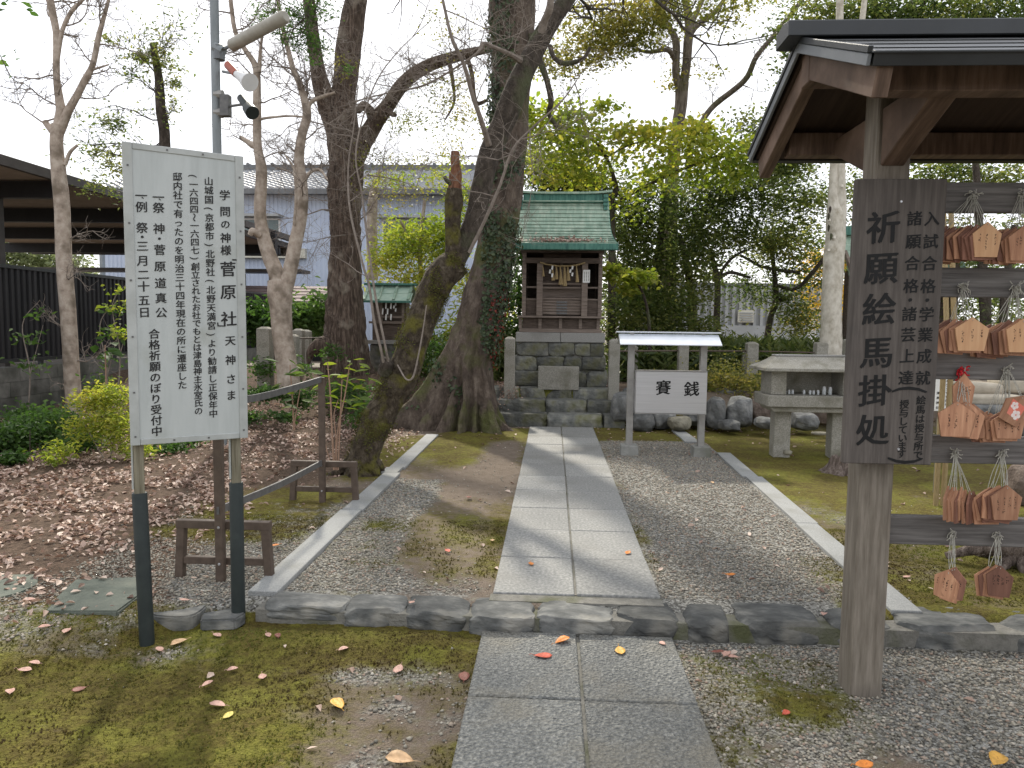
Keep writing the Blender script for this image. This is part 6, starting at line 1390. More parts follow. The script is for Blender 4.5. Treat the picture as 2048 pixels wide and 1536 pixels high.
# --- G: tall two-stemmed tree behind the shrine, H leaning limb
YG = 16
def gfol(tips): 
    return np.vstack([cloud([(1250, 50, YG-1, 80, 40, 2300), (1190, 95, YG-1, 74, 42, 2100), (1125, 130, YG-1, 44, 26, 800), (1300, 30, YG-1, 50, 40, 600), (1340, 10, YG-1, 70, 26, 900), (1440, 40, YG-1, 45, 30, 420), (1400, 140, YG, 40, 20, 160), (1340, 165, YG, 24, 14, 120), (1160, 45, YG-1, 60, 30, 500), (1280, 85, YG-1, 50, 14, 280), (1480, 10, YG-1, 40, 20, 240)], sub=.2), wcloud([(2.6, 15.5, 8.6, 2.2, 900), (1.2, 15, 8.8, 1.8, 700)])])
smooth_tree('tall_forked_tree', 'tall slim tree with several forks and yellow-olive leaves rising right of the shrine roof', 1345, 700, YG,
 [[(1335, 720, YG, 34), (1338, 500, YG, 30), (1345, 335, YG, 26), (1355, 256, YG, 24), (1362, 205, YG, 24), (1364, 165, YG, 26)],
  [(1362, 180, YG, 18), (1352, 150, YG, 15), (1352, 85, YG, 14), (1337, 52, YG, 10), (1318, 17, YG, 8), (1300, -40, YG, 6)],
  [(1364, 180, YG, 20), (1372, 137, YG, 17), (1376, 85, YG, 18), (1378, 55, YG, 16), (1372, 0, YG, 13), (1370, -70, YG, 10)],
  [(1376, 75, YG, 14), (1393, 51, YG, 12), (1427, 27, YG, 10), (1451, -5, YG, 7)],
  [(1378, 60, YG, 11), (1396, 20, YG, 9), (1415, -20, YG, 7)],
  [(1350, 120, YG, 10), (1335, 100, YG-.2, 9), (1300, 104, YG-.4, 7), (1265, 98, YG-.6, 5)],
  [(1340, 58, YG, 8), (1310, 35, YG-.3, 7), (1280, 12, YG-.5, 6), (1230, 8, YG-.7, 5), (1140, 16, YG-1, 4), (1120, 22, YG-1, 3)],
  [(1375, 340, YG, 14), (1385, 280, YG-.2, 12), (1400, 250, YG-.3, 11), (1427, 212, YG-.4, 11), (1489, 161, YG-.8, 11), (1513, 113, YG-1, 10), (1547, 72, YG-1.2, 9), (1608, -5, YG-1.4, 8)]],
 'bark_grey', 51, [(1, .3, 1, 5, 1.0), (2, .3, 1, 5, 1.0), (3, .2, 1, 4, .9), (5, .2, 1, 5, .8), (6, .1, 1, 7, .9), (7, .2, .8, 6, .6)], gfol, .085, 'lf_olive', tl=1)
# --- F: white double stem
YF = 12.2
tf = tree('pale_double_tree', 'pale cream tree trunk of two fused stems left of the dark prayer board', 1662, 720, YF)
mb = MB(); limb(mb, [(1660, 745, YF, 50), (1662, 690, YF, 42), (1663, 610, YF, 38), (1667, 530, YF, 38), (1671, 480, YF, 37), (1671, 430, YF, 33), (1668, 400, YF, 22), (1668, 350, YF, 18), (1670, 300, YF, 16), (1672, 220, YF, 15), (1678, 100, YF, 14), (1680, 0, YF, 13), (1684, -100, YF, 11)], 18, .06, 61, 6)
limb(mb, [(1678, 470, YF, 24), (1681, 420, YF-.02, 22), (1682, 380, YF-.03, 18), (1682, 330, YF-.03, 16), (1686, 290, YF, 15), (1696, 200, YF, 13), (1715, 100, YF, 12), (1727, 20, YF, 10), (1735, -60, YF, 8)], 14, .08, 62, 6)
for (x, y) in ((1658, 440), (1657, 500), (1684, 372), (1668, 475)): limb(mb, [(x, y, YF-.13, 7), (x, y+3, YF-.17, 4)], 8)
mb.build('trunk', M['bark_white'], tf, smooth=True)
mb = MB(); [limb(mb, [(x, y-6, YF-.155, 1), (x+.5, y-2, YF-.165, 5), (x, y+4, YF-.162, 4), (x-.5, y+9, YF-.15, 1)], 7) for x, y in ((1660, 418), (1657, 432), (1662, 472), (1657, 455))]; mb.build('knot', M['bark_dark'], tf)
# --- background evergreens
def bush(name, label, px, py, Y, blobs, size, m_, trunks=(), tm='bark_dark', sub=.2, group=None, aspect=.5, cat='tree', up=.6, per=55, kind=None, simple=True):
    t = tree(name, label, px, py, Y, cat, group)
    if trunks:
        mb = MB()
        for i, l in enumerate(trunks): limb(mb, l, 9, .1, 80+i)
        mb.build('trunk' if cat == 'tree' else 'stem', M[tm], t, smooth=True)
    crown(t, cloud(blobs, sub, per), size, m_, aspect, simple, up, 'crown' if cat == 'tree' else 'foliage'); return t
bush('evergreen_tree', 'dense dark evergreen directly right of the shrine roof', 1290, 720, 14.5,
 [(1290, 400, 14.5, 70, 60, 2000), (1330, 470, 14.3, 90, 70, 2700), (1250, 520, 14.2, 60, 90, 2600), (1280, 600, 14, 70, 70, 2800), (1360, 560, 14.2, 70, 80, 3000), (1260, 440, 14.6, 50, 60, 1800), (1390, 420, 14.6, 60, 50, 2200)], .085, 'lf_evergreen',
 [[(1300, 730, 14.6, 22), (1310, 600, 14.6, 18), (1320, 480, 14.6, 14), (1330, 380, 14.6, 8)], [(1372, 730, 14.4, 20), (1385, 640, 14.4, 18), (1378, 560, 14.4, 14), (1360, 470, 14.4, 9)]])
bush('evergreen_tree', 'broad evergreen with round leaves behind the steel stand roof', 1430, 720, 15,
 [(1440, 360, 15, 80, 50, 2200), (1500, 400, 15, 70, 60, 2000), (1440, 450, 15, 70, 50, 1700), (1560, 360, 15, 70, 50, 1900), (1490, 480, 15, 60, 36, 1500), (1400, 500, 15, 50, 50, 1700), (1600, 420, 15.4, 60, 60, 2400), (1580, 500, 15.3, 60, 40, 1300)], .085, 'lf_evergreen',
 [[(1430, 720, 15, 16), (1434, 620, 15, 13), (1434, 555, 15, 12), (1420, 500, 15, 8)], [(1434, 560, 15, 8), (1460, 545, 15, 7), (1500, 555, 15.2, 6)], [(1432, 560, 15, 7), (1460, 520, 15, 6), (1490, 500, 15, 4)]])
bush('crooked_tree', 'crooked dark tree in front of the grey corrugated shed', 1530, 710, 15.5,
 [(1520, 590, 15.5, 50, 30, 900), (1540, 520, 15.5, 40, 40, 800), (1590, 620, 15.2, 40, 30, 900), (1600, 660, 15, 40, 30, 900), (1490, 560, 15.5, 30, 20, 300), (1620, 540, 15.5, 40, 40, 900), (1570, 470, 15.5, 40, 30, 900)], .08, 'lf_evergreen',
 [[(1528, 720, 15.5, 14), (1540, 640, 15.5, 12), (1552, 600, 15.5, 12), (1548, 540, 15.5, 9), (1540, 460, 15.5, 7)], [(1552, 604, 15.5, 9), (1575, 596, 15.5, 8), (1582, 590, 15.5, 7)], [(1550, 570, 15.4, 6), (1590, 578, 15.2, 7), (1625, 545, 15, 8), (1660, 500, 15, 8)], [(1480, 510, 15.3, 5), (1530, 535, 15.3, 6), (1600, 545, 15.2, 7)]])
bush('evergreen_tree', 'tall evergreen mass behind and above the rack roof', 1800, 720, 13.5,
 [(1600, 250, 13.5, 50, 60, 1900), (1560, 330, 13.5, 50, 40, 1500), (1650, 180, 13.5, 60, 60, 1500), (1640, 40, 13.5, 80, 50, 3000), (1750, 40, 13.5, 80, 50, 3200), (1870, 40, 13.5, 90, 50, 3600), (1990, 30, 13.5, 80, 60, 3400), (1900, 350, 13.5, 90, 36, 1800), (2010, 370, 13.5, 60, 50, 1500), (1705, 400, 14.5, 30, 60, 900), (1700, 500, 15.5, 24, 50, 600), (1600, 120, 13.8, 40, 50, 800), (1500, 260, 14, 40, 40, 700)], .085, 'lf_evergreen',
 [[(1790, 720, 13.5, 26), (1800, 500, 13.5, 24), (1790, 300, 13.5, 20), (1760, 100, 13.5, 16), (1740, -50, 13.5, 12)], [(1790, 330, 13.5, 12), (1850, 300, 13.3, 10), (1950, 320, 13.2, 7)], [(1765, 110, 13.5, 10), (1820, 40, 13.4, 8), (1870, -20, 13.3, 6)], [(1765, 130, 13.5, 8), (1700, 120, 13.4, 7), (1640, 200, 13.3, 5)]])
bush('olive_bush_tree', 'dark leafy tree behind the lower plaques at the right edge', 1960, 720, 12,
 [(1960, 480, 12.5, 90, 60, 1400), (2020, 560, 12.5, 60, 60, 900), (1930, 600, 12.5, 40, 50, 500), (2000, 650, 12, 60, 40, 700)], .08, 'lf_evergreen',
 [[(1972, 760, 12, 22), (1970, 600, 12, 20), (1960, 480, 12, 16), (1950, 300, 12, 12)], [(2010, 740, 11.6, 16), (2008, 600, 11.6, 14), (2030, 450, 11.6, 12)]])
bush('yellow_tree', 'yellow-leaved autumn tree glowing behind the pale double trunk', 1640, 700, 18,
 [(1640, 540, 18, 30, 50, 1000), (1700, 600, 18, 30, 80, 1500), (1630, 620, 18, 24, 40, 500), (1700, 500, 18, 26, 40, 500)], .09, 'lf_yellow', [[(1690, 720, 18, 12), (1695, 600, 18, 10), (1690, 500, 18, 6)]])
bush('broadleaf_tree', 'lime-yellow broad-leaved tree spreading above the shrine roof to the right', 1222, 640, 13.4,
 [(1090, 265, 13.2, 56, 50, 480), (1160, 255, 13.2, 50, 34, 330), (1120, 310, 13.2, 60, 44, 500), (1190, 300, 13.2, 60, 40, 600), (1270, 270, 13.2, 50, 22, 330), (1340, 285, 13.2, 70, 36, 560), (1420, 300, 13.0, 70, 36, 620), (1490, 310, 13.0, 34, 34, 300), (1400, 260, 13.1, 50, 20, 220), (1180, 355, 13.2, 36, 24, 240), (1130, 225, 13.2, 46, 24, 200), (1060, 240, 13.2, 24, 40, 260), (1440, 350, 13.0, 60, 30, 460), (1220, 210, 13.1, 30, 14, 120), (1330, 350, 13.0, 70, 30, 380), (1250, 400, 13.0, 30, 40, 160), (1100, 350, 13.2, 40, 24, 200)], .10, 'lf_lime',
 [[(1222, 700, 13.4, 16), (1224, 500, 13.4, 15), (1222, 400, 13.4, 13), (1232, 385, 13.4, 12), (1226, 350, 13.3, 8), (1210, 310, 13.2, 6), (1180, 270, 13.2, 4)], [(1230, 410, 13.4, 9), (1250, 395, 13.2, 8), (1300, 368, 13.2, 7), (1360, 340, 13.1, 6), (1440, 310, 13, 4)], [(1212, 315, 13.2, 4), (1260, 290, 13.1, 3), (1320, 275, 13.1, 2)]], up=.5, aspect=.65, sub=.3, simple=False, per=9)
bush('conifer_tree', 'brownish evergreen behind the shrine ridge', 1110, 640, 15,
 [(1100, 340, 15, 60, 36, 2200), (1160, 350, 15, 60, 30, 2200), (1060, 330, 15.3, 40, 40, 1200), (1200, 380, 15, 40, 30, 1200), (1130, 380, 15, 90, 20, 1500), (1060, 280, 15, 24, 30, 300)], .08, 'lf_evergreen', [[(1110, 700, 15, 18), (1112, 450, 15, 14), (1115, 330, 15, 8)]])
bush('lime_bush', 'bright yellow-green bamboo-like bush between the two big trees', 830, 640, 14.6,
 [(790, 460, 14.8, 40, 26, 500), (880, 450, 14.8, 34, 36, 800), (820, 500, 14.5, 56, 40, 1500), (880, 500, 14.5, 40, 50, 1200), (770, 530, 14.5, 30, 40, 700), (850, 560, 14.2, 60, 30, 1200), (920, 380, 14.8, 24, 60, 700), (880, 350, 14.8, 30, 20, 160), (800, 360, 14.9, 40, 24, 220)], .095, 'lf_lime',
 [[(850, 660, 14.6, 10), (840, 500, 14.6, 9), (850, 400, 14.6, 6)], [(840, 520, 14.6, 6), (800, 440, 14.6, 5)], [(745, 560, 15.5, 22), (744, 450, 15.5, 22), (748, 380, 15.5, 16), (760, 340, 15.5, 8)]], 'bark_pale', aspect=.3, up=.5, simple=False, cat='bush')
bush('lime_undergrowth', 'yellow-green leafy growth seen between the mossy trunk and the great trunk', 930, 740, 13.2,
 [(930, 640, 13.2, 30, 60, 900), (900, 700, 13, 30, 40, 600), (950, 580, 13.2, 20, 40, 500), (1000, 620, 13.5, 40, 70, 900), (970, 720, 13.2, 40, 30, 500)], .09, 'lf_lime', [[(930, 760, 13.2, 4), (930, 620, 13.2, 3)]], aspect=.35, cat='bush', simple=False)
bush('shade_bush', 'bright green bush left of the shrine timber beside the great trunk', 1040, 660, 12.7,
 [(1040, 530, 12.7, 30, 34, 600), (1030, 600, 12.7, 40, 44, 1000), (1020, 650, 12.6, 30, 30, 500)], .09, 'lf_green', [[(1040, 740, 12.7, 8), (1038, 560, 12.7, 6)]], aspect=.4, cat='bush', simple=False)
bush('round_leaf_bush', 'light green leafy branch reaching from the bushes right of the shrine pillar', 1290, 640, 12.6,
 [(1240, 545, 12.3, 34, 12, 200), (1275, 555, 12.2, 34, 20, 340), (1240, 580, 12.2, 24, 12, 120)], .10, 'lf_lime', [[(1300, 720, 12.6, 8), (1295, 620, 12.4, 6), (1270, 560, 12.2, 4), (1230, 545, 12.2, 2)]], aspect=.6, cat='bush', simple=False)
bush('dark_bush', 'dark shaded bush directly behind the right side of the shrine', 1260, 740, 13,
 [(1240, 640, 13.4, 50, 60, 2200), (1320, 660, 13.4, 60, 40, 2000), (1400, 670, 13.6, 50, 40, 1600), (1330, 610, 13.6, 60, 40, 1600)], .08, 'lf_evergreen', [[(1260, 760, 13.4, 6), (1262, 640, 13.4, 5)], [(1400, 760, 13.6, 6), (1398, 640, 13.6, 5)]], cat='bush')
# bamboo grass band
def blades(name, label, boxes, n_, L_, m_, cat='plant', kind='stuff', w=.08, sp=.5):
    Vs = []; per = n_//len(boxes); V = []
    for (xa, ya, xb, yb) in boxes:
        x = rng.uniform(xa, xb, per); y = rng.uniform(ya, yb, per); z = gz(x, y)+rng.uniform(0, .75, per)*L_*2.4
        a = rng.uniform(0, 2*pi, per); d = np.stack([np.cos(a)*sp, np.sin(a)*sp, rng.uniform(-.35, .8, per)], 1); d /= np.linalg.norm(d, axis=1)[:, None]
        s = np.cross(d, rng.normal(size=(per, 3))); s /= np.linalg.norm(s, axis=1)[:, None]; P = np.stack([x, y, z], 1); l = rng.uniform(.6, 1.2, (per, 1))*L_
        V.append(np.stack([P, P+d*l*.4+s*l*w, P+d*l-np.array([0, 0, .12])*l, P+d*l*.4-s*l*w], 1))
    V = np.vstack(V); k = len(V); Fc = (np.array([[0, 1, 2], [0, 2, 3]])[None]+4*np.arange(k)[:, None, None]).reshape(-1, 3)
    me = mesh(V.reshape(-1, 3), Fc, name); setrnd(me, np.repeat(rng.random(k), 4)); o = link(name, me, M[m_]); o['kind'] = kind
    if label: o['label'] = label
    return o
blades('bamboo_grass', 'bamboo grass growing behind the granite posts', [(1.0, 12.2, 5.2, 14.2), (1.2, 12.8, 5.0, 14.2), (1.2, 13.4, 5.4, 14.4)], 11000, .34, 'lf_bamboo')
blades('bamboo_grass', 'taller bamboo grass between the great trunk and the shrine base', [(-.9, 12.0, -.5, 13.5), (-2.6, 12.6, -1.0, 14.2)], 2600, .34, 'lf_bamboo')
blades('ground_greenery', 'low weeds among the posts behind the boulders', [(1.6, 10.7, 4.6, 11.8)], 1700, .12, 'lf_olive', w=.2)
bush('reddish_shrub', 'low reddish-green shrub between the steel stand and the stone altar', 1450, 790, 10.9,
 [(1450, 750, 10.9, 44, 34, 1100), (1490, 770, 10.7, 30, 24, 700), (1420, 770, 10.9, 20, 20, 300)], .045, 'lf_olive', [[(1450, 800, 10.9, 3), (1440, 740, 10.9, 2)], [(1465, 800, 10.8, 3), (1480, 750, 10.8, 2)]], cat='shrub')
bush('dry_brush', 'reddish brown dry brush beside the roots at the steps', 1015, 830, 10.7, [(1012, 800, 10.7, 18, 30, 420), (1010, 770, 10.9, 14, 14, 120)], .04, 'lf_litter', [[(1012, 850, 10.6, 3), (1020, 800, 10.6, 2), (1030, 770, 10.6, 1)]], 'twig', cat='shrub')
# left undergrowth
bush('aucuba_bush', 'dark green big-leaved bush behind the granite posts at the left', 560, 690, 15,
 [(510, 650, 15, 30, 40, 700), (640, 630, 14.5, 30, 40, 900), (600, 640, 14.8, 40, 34, 900), (500, 620, 15, 20, 24, 300), (540, 640, 15, 30, 30, 600)], .15, 'lf_green', [[(600, 740, 14.8, 8), (600, 640, 14.8, 5)], [(520, 740, 15, 8), (510, 640, 15, 5)]], aspect=.35, cat='bush', simple=False, sub=.2)
bush('nandina_bush', 'bright yellow-green feathery bush against the left post of the signboard', 200, 880, 7.2,
 [(190, 800, 7.2, 36, 22, 700), (225, 790, 7.2, 30, 24, 600), (215, 840, 7.1, 40, 30, 800), (170, 860, 7, 30, 24, 420), (240, 870, 7, 24, 40, 520), (120, 900, 6.6, 24, 20, 220), (100, 920, 6.4, 14, 10, 90), (270, 900, 6.9, 30, 20, 260)], .05, 'lf_lime', [[(200, 920, 7.2, 3), (205, 840, 7.2, 2), (190, 790, 7.2, 2)], [(220, 920, 7.1, 3), (240, 820, 7.1, 2)], [(215, 930, 7, 3), (170, 850, 7, 2)]], 'twig', sub=.07, aspect=.33, cat='bush', simple=False, per=12)
bush('ground_shrub', 'dark green glossy shrubs along the foot of the block wall at the left', 60, 920, 7.0,
 [(30, 880, 7.2, 50, 36, 1500), (100, 860, 7.6, 50, 40, 1500), (160, 890, 7.4, 50, 30, 1100), (60, 840, 8.4, 60, 30, 1000), (30, 920, 6.6, 30, 14, 400), (200, 770, 8.6, 20, 20, 200), (-60, 880, 7, 60, 50, 1000), (320, 900, 7.4, 50, 22, 700), (370, 890, 7.8, 30, 20, 400)], .055, 'lf_green', [[(60, 930, 7, 3), (60, 860, 7, 2)]], cat='shrub', simple=False, sub=.12)
for i, (px, py) in enumerate(((240, 650), (215, 690), (60, 690))):
    bush('wall_sapling', ['thin sapling with lime leaves in front of the black fence right of the slender tree', 'low glossy sapling beside the block wall top', 'small leafy sapling in front of the black fence left of the slender tree'][i], px, py+120, 8.6,
     [(px-5, py-30, 8.6, 26, 24, 36), (px, py+30, 8.6, 24, 24, 40), (px+5, py-70, 8.6, 16, 16, 16)], .08, 'lf_green' if i else 'lf_lime', [[(px-10, py+190, 8.6, 3), (px, py+60, 8.6, 3), (px-15, py-40, 8.6, 2), (px+20, py-90, 8.6, 1)], [(px, py+60, 8.6, 2), (px+26, py-40, 8.6, 1)]], 'twig', cat='sapling', simple=False, aspect=.5)
bush('undergrowth', 'mixed low undergrowth around the roots of the brown big tree', 590, 800, 10.5,
 [(530, 790, 9.6, 50, 16, 700), (600, 790, 10.2, 40, 20, 700), (520, 740, 10.4, 30, 20, 300), (700, 790, 10.5, 40, 30, 900), (740, 830, 9.4, 30, 24, 500), (790, 770, 11.2, 24, 30, 400), (650, 700, 11.2, 20, 30, 160), (575, 830, 9.0, 40, 14, 240), (500, 830, 9.0, 24, 14, 160), (860, 700, 11.8, 30, 40, 700), (890, 740, 11.6, 20, 30, 300), (590, 740, 10.4, 20, 26, 200)], .06, 'lf_green', [[(690, 850, 10, 3), (695, 790, 10, 2)]], cat='undergrowth', simple=False)
# glossy large-leaved saplings with leaves one can pick out
def leafpart(size, asp=.4):
    s = size; w = s*asp/2; V = [(0, 0, 0), (w*.8, s*.28, .02*s), (w, s*.5, .03*s), (w*.6, s*.78, 0), (0, s, -.10*s), (-w*.6, s*.78, 0), (-w, s*.5, .03*s), (-w*.8, s*.28, .02*s), (0, s*.3, -.05*s), (0, s*.5, -.05*s), (0, s*.78, -.06*s)]
    Fc = [(0, 1, 8), (1, 2, 9, 8), (2, 3, 10, 9), (3, 4, 10), (0, 8, 7), (8, 9, 6, 7), (9, 10, 5, 6), (10, 4, 5)]
    return V, Fc
def sapling(name, label, base, stems, leaves, size, cols, smat='twig_red', asp=.42):
    t = thing(name, label, 'sapling', base); mb = MB()
    for l in stems: limb(mb, l, 7)
    mb.build('stem', M[smat], t, smooth=True); mes = []
    for c in cols:
        me = mesh(*leafpart(size, asp), 'leaf', True); setrnd(me, np.full(11, c[1])); me.materials.append(M[c[0]]); mes.append(me)
    for i, (px, py, Y, ang) in enumerate(leaves):
        o = link('leaf', mes[i % len(mes)], None, t); p = at(px, py, Y)-wloc(t); o.location = p
        k = rng.uniform(.75, 1.2); o.scale = (k, k, k); o.rotation_euler = (rng.uniform(-.45, .25), rng.uniform(-.5, .5), 0)
        o.rotation_euler = (Matrix.Rotation(math.radians(ang), 3, 'Z') @ Matrix.Rotation(rng.uniform(-.5, .35), 3, 'X') @ Matrix.Rotation(rng.uniform(-.6, .6), 3, 'Y')).to_euler()
    return t
Ys = 6.35; lf = []
for (px, py) in ((650, 775), (655, 745), (648, 730), (662, 738), (668, 755), (700, 722), (712, 718), (722, 728), (695, 735), (705, 745), (718, 742), (728, 735), (690, 760), (702, 762), (714, 758), (675, 770), (684, 775), (694, 782), (706, 778), (716, 772), (660, 790), (672, 795), (685, 800), (700, 802), (712, 800), (722, 795), (668, 812), (690, 818), (705, 815), (718, 812), (652, 762), (738, 755), (730, 770), (666, 765), (676, 752), (688, 748), (742, 740), (696, 795), (656, 808), (708, 790)):
    lf.append((px-5+rng.uniform(-3, 3), py+rng.uniform(-3, 3), Ys+rng.uniform(-.12, .2), rng.uniform(-150, -30) if rng.random() < .35 else rng.choice([rng.uniform(-110, -60), rng.uniform(60, 120)])))
b = onz(668, 940, .12); sapling('glossy_sapling', 'young glossy-leaved sapling on thin reddish stems behind the far foot of the barrier', b,
 [[(668, 940, Ys, 4), (664, 860, Ys, 4), (660, 780, Ys, 3.5), (655, 725, Ys, 2)], [(672, 940, Ys, 3), (676, 860, Ys, 3), (690, 790, Ys, 3), (700, 725, Ys, 2)], [(676, 940, Ys, 3), (680, 850, Ys, 3), (684, 760, Ys, 2)], [(664, 935, Ys, 2.5), (655, 905, Ys, 2), (650, 885, Ys, 1.5)], [(668, 935, Ys, 2.5), (672, 880, Ys, 2.5), (668, 830, Ys, 2), (676, 800, Ys, 1.5)]], lf, .125, [('lf_lime', .1), ('lf_green', 1.0), ('lf_lime', .45), ('lf_lime', .25)])
Yt = 8.6; lf = [(px+rng.uniform(-4, 4), py+rng.uniform(-3, 3), Yt+rng.uniform(-.15, .15), rng.choice([rng.uniform(60, 120), rng.uniform(-120, -60)])) for (px, py) in ((560, 725), (575, 720), (590, 728), (600, 735), (570, 745), (585, 750), (600, 755), (612, 748), (560, 765), (580, 770), (597, 775), (572, 790), (590, 800), (605, 798), (580, 815), (565, 808), (550, 780))]
sapling('green_sapling', 'bushy green sapling above the sagging top rail of the barrier', at(585, 850, Yt), [[(588, 860, Yt, 4), (585, 800, Yt, 3), (580, 730, Yt, 2)], [(588, 850, Yt, 3), (600, 780, Yt, 2)]], lf, .17, [('lf_green', .5), ('lf_green', 1.), ('lf_lime', .2)], asp=.45)
Yt = 8.3; lf = [(px, py, Yt+rng.uniform(-.1, .1), rng.uniform(-150, 150)) for (px, py) in ((190, 690), (205, 680), (215, 695), (225, 685), (240, 700), (200, 705))]
sapling('broad_leaf_sapling', 'sapling with broad dark leaves in front of the block wall by the signboard', at(210, 840, Yt), [[(215, 850, Yt, 3), (212, 760, Yt, 3), (210, 690, Yt, 2)]], lf, .2, [('lf_green', .3)], asp=.5)
# far tree behind the fence, left
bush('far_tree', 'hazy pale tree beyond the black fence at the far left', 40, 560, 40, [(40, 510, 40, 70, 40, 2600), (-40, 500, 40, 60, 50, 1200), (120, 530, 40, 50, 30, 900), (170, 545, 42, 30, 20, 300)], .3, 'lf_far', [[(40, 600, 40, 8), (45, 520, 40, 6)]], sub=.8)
# background screen of far woodland behind the right bushes: real trees on distant ground
bush('distant_woodland', 'dim distant trees filling the gaps behind the evergreens', 1300, 660, 30, [(1230, 580, 30, 80, 90, 1500), (1340, 590, 30, 90, 80, 1500), (1600, 470, 30, 90, 60, 400), (1850, 560, 28, 120, 120, 2600), (2040, 560, 28, 80, 120, 1800), (1100, 480, 30, 60, 80, 1000), (1200, 440, 31, 60, 60, 900)], .22, 'lf_evergreen', [[(1340, 690, 30, 10), (1340, 540, 30, 6)]], sub=.5)
# ------------------------------------------------------------ stump and log
stp = thing('tree_stump', 'broken weathered tree stump on the moss behind the rack post', 'stump', onz(1690, 950, .11)); mb = MB()
b = onz(1685, 945, .1)
for k in range(9):
    a = k*.7; p = b+np.array([cos(a)*.10, sin(a)*.08, 0]); mb.tube(crom(np.array([p*1+[cos(a)*.09, sin(a)*.08, -.04], p+[0, 0, .06], p+[-cos(a)*.01, 0, rng.uniform(.11, .19)]]), 4), np.array([.07, .065, .06, .055, .05, .045, .04, .03, .012]), 8, .3, k)
mb.build('trunk', M['stump'], stp, smooth=True)
lg = thing('fallen_log', 'twisted dead log with root arms lying on the moss at the lower right edge', 'log', onz(2020, 1130, .12)); mb = MB()
b = onz(2040, 1125, .12)
mb.tube(crom(np.array([b+[.45, .1, .10], b+[.1, 0, .13], b+[-.05, -.02, .10], b+[-.2, -.02, .10], b+[-.42, .03, .02]]), 5), np.linspace(.13, .02, 21), 12, .3, 3)
for d in ((-.25, -.15, -.1), (-.1, -.25, -.12), (.1, -.2, -.1), (-.2, .25, -.08)): mb.tube(crom(np.array([b+[0, 0, .1], b+np.array(d)*.6+[0, 0, .06], b+np.array(d)+[0, 0, 0]]), 4), np.linspace(.05, .012, 9), 8, .3, 7)
mb.build('trunk', M['stump'], lg, smooth=True)
rkk = stone('boulder', onz(2066, 1012, .11)+np.array([0, .1, .14]), (.26, .3, .36), 777, M['boulder_brown'], None, p=2.5, n=7, amp=.16); tag(rkk, 'brown boulder cut off by the right edge between two crossbars', 'boulder')
# ------------------------------------------------------------ single fallen leaves
def fallen(px, py, z, s, col, label, group=None, ang=None, asp=.62):
    p = onz(px, py, z); t_z = p[2]
    if z < .1 and not (-.315 < p[0] < .6 and p[1] < 3.48): t_z = max(float(gz(p[0], p[1])), 0)+.012
    elif z < .2 and not on_path(np.array([p[0]]), np.array([p[1]]))[0]: t_z = float(gz(p[0], p[1]))+.014
    a = rng.uniform(0, 2*pi) if ang is None else ang; V = []; Fc = []; n_ = 7
    ts_ = np.linspace(0, 1, n_); cu1 = rng.uniform(.08, .3); cu2 = rng.uniform(.1, .5); tw_ = rng.uniform(-.25, .25)
    for i, t in enumerate(ts_):
        w = s*asp*.5*math.sin(pi*t**.8)**.75 if 0 < t < 1 else 0
        for q in (-1, -.5, 0, .5, 1):
            x = q*w*(1+rng.uniform(-.06, .06)); V.append((x, (t-.5)*s, abs(q)**1.6*w*cu2+(t-.5)**2*s*cu1+tw_*x*(t-.5)))
    for i in range(n_-1):
        for k in range(4): Fc.append((i*5+k, i*5+k+1, i*5+k+6, i*5+k+5))
    me = mesh(V, Fc, 'leaf', True); bm = bmesh.new(); bm.from_mesh(me); bmesh.ops.remove_doubles(bm, verts=bm.verts, dist=1e-5); bmesh.ops.solidify(bm, geom=bm.faces[:], thickness=.0008); bm.to_mesh(me); bm.free()
    o = link('fallen_leaf', me, M['fl_'+col]); o.location = (p[0], p[1], t_z+.002); o.rotation_euler = (rng.uniform(-.12, .12), rng.uniform(-.15, .15), a)
    tag(o, label, 'leaf', group or 'single fallen leaves')
    mb = MB(); mb.tube([(0, s*.48, .004), (.004, s*.62, .008), (.0, s*.75, .004)], .0009, 5); q = mb.build('stalk', M['fl_'+col]); q.parent = o
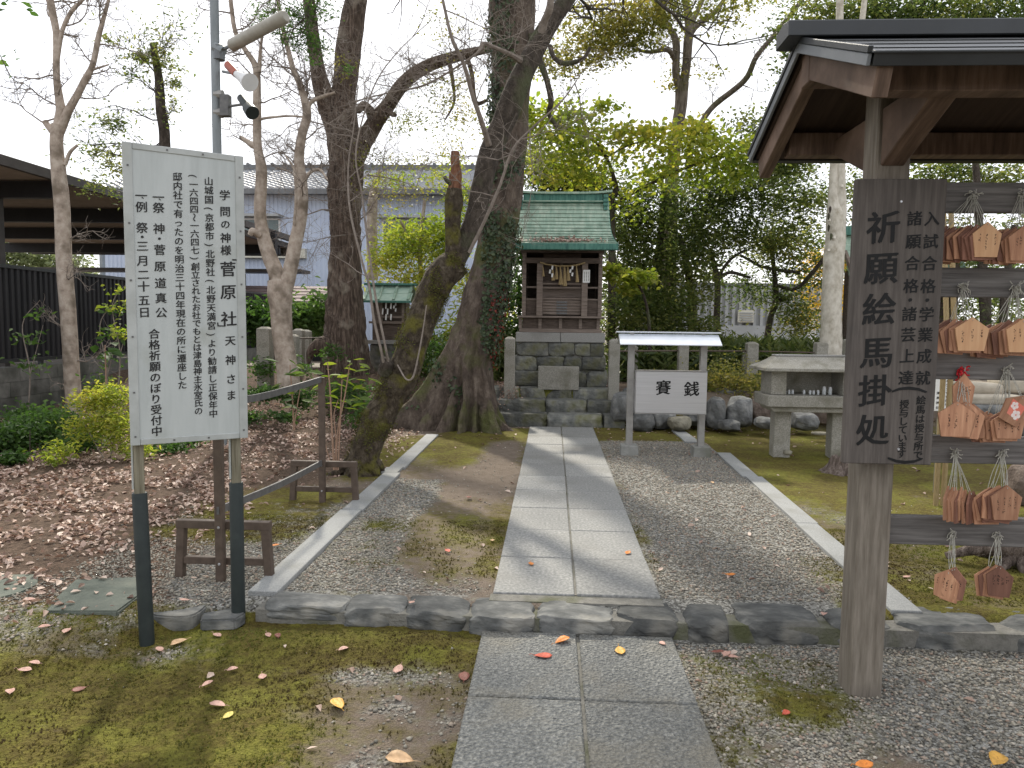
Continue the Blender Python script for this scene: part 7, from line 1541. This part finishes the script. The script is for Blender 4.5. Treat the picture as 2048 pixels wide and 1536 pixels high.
for a in ((1125, 1283, .034, .085, 'orange', 'orange leaf curled over the joint at the far end of the near slabs'), (1086, 1312, .034, .085, 'red', 'flat red-orange leaf lying on the left slab of the near row', None, 1.7),
 (1240, 1302, .034, .075, 'yellow', 'upright golden leaf on the right slab of the near row', None, .1), (1325, 1287, .034, .04, 'pink', 'small pinkish leaf near the far right corner of the near slabs'),
 (675, 1410, .01, .085, 'yellow', 'big orange-yellow leaf on the moss at the lower left'), (799, 1522, .01, .10, 'tan', 'tan leaf on bare moss at the bottom edge'), (435, 1411, .01, .07, 'pink', 'pinkish leaf on the moss at the lower left of the yellow one'),
 (456, 1433, .01, .05, 'lemon', 'lemon yellow folded leaf on the lower left moss'), (358, 1288, .01, .075, 'tan', 'pale yellow-brown leaf right of the left signboard post'), (434, 1279, .01, .05, 'pink', 'thin pink leaf on the moss between the signboard posts', None, 1.2),
 (687, 1307, .01, .055, 'pink', 'dull pink leaf on dark moss below the kerb'), (797, 1341, .01, .07, 'pink', 'light brown leaf at the edge of the bare soil patch'), (928, 1356, .01, .075, 'brown', 'dark red-brown leaf touching the left side of the near slabs'),
 (158, 1380, .01, .055, 'brown', 'grey-brown leaf on the lower left moss'), (1062, 1128, .122, .05, 'orange', 'orange leaf on the nearest left slab beyond the kerb'), (1256, 1106, .122, .055, 'orange', 'orange leaf on the second right slab beyond the kerb'),
 (1460, 1149, .115, .06, 'orange', 'orange leaf on the gravel between path and right edging'), (550, 1090, .115, .055, 'orange', 'orange leaf on the gravel left of the left edging'), (1425, 966, .115, .05, 'tan', 'tan leaf on the far gravel'),
 (938, 995, .115, .07, 'brown', 'dark brown curled leaf on bare soil left of the path'), (895, 1101, .115, .05, 'red', 'reddish leaf on the mossy soil left of the path'), (985, 1082, .115, .045, 'tan', 'pale leaf on bare soil close to the path'),
 (1572, 1427, .01, .045, 'red', 'small red leaf on the near right gravel'), (1728, 1532, .01, .07, 'orange', 'orange leaf at the bottom edge right of the post'), (1995, 1522, .01, .09, 'yellow', 'orange-tan leaf in the lower right corner'),
 (1452, 1310, .01, .07, 'pink', 'dry pinkish leaves heaped at the kerb foot, the largest one'), (1435, 1305, .01, .06, 'brown', 'brown leaf leaning on the kerb foot left of the pink one'), (1466, 1316, .01, .05, 'pink', 'small pink leaf right of the heap at the kerb foot'),
 (1648, 1229, .12, .05, 'pink', 'pinkish leaf at the back edge of the kerb'), (1814, 1156, .115, .05, 'pink', 'pale leaf on the moss right of the rack post'), (1905, 1055, .115, .04, 'tan', 'small tan leaf on the moss behind the rack'),
 (824, 1205, .125, .045, 'pink', 'small curled leaf in a kerb joint left of the path'), (536, 1282, .01, .045, 'pink', 'small pink leaf pair on dark moss, the left one'), (556, 1284, .01, .045, 'brown', 'small brown leaf pair on dark moss, the right one'),
 (1092, 1340, .0, .0, '', '')):
    if a[3]: fallen(*a)
for i, (px, py) in enumerate(((50, 1350), (70, 1340), (20, 1385), (90, 1290), (135, 1295), (205, 1250), (60, 1240), (320, 1300), (370, 1240), (465, 1340), (415, 1370), (525, 1355))):
    fallen(px, py, .01, .055, 'pink', 'small faded pink leaf on the moss near the signboard posts', 'faded leaves on the left moss')
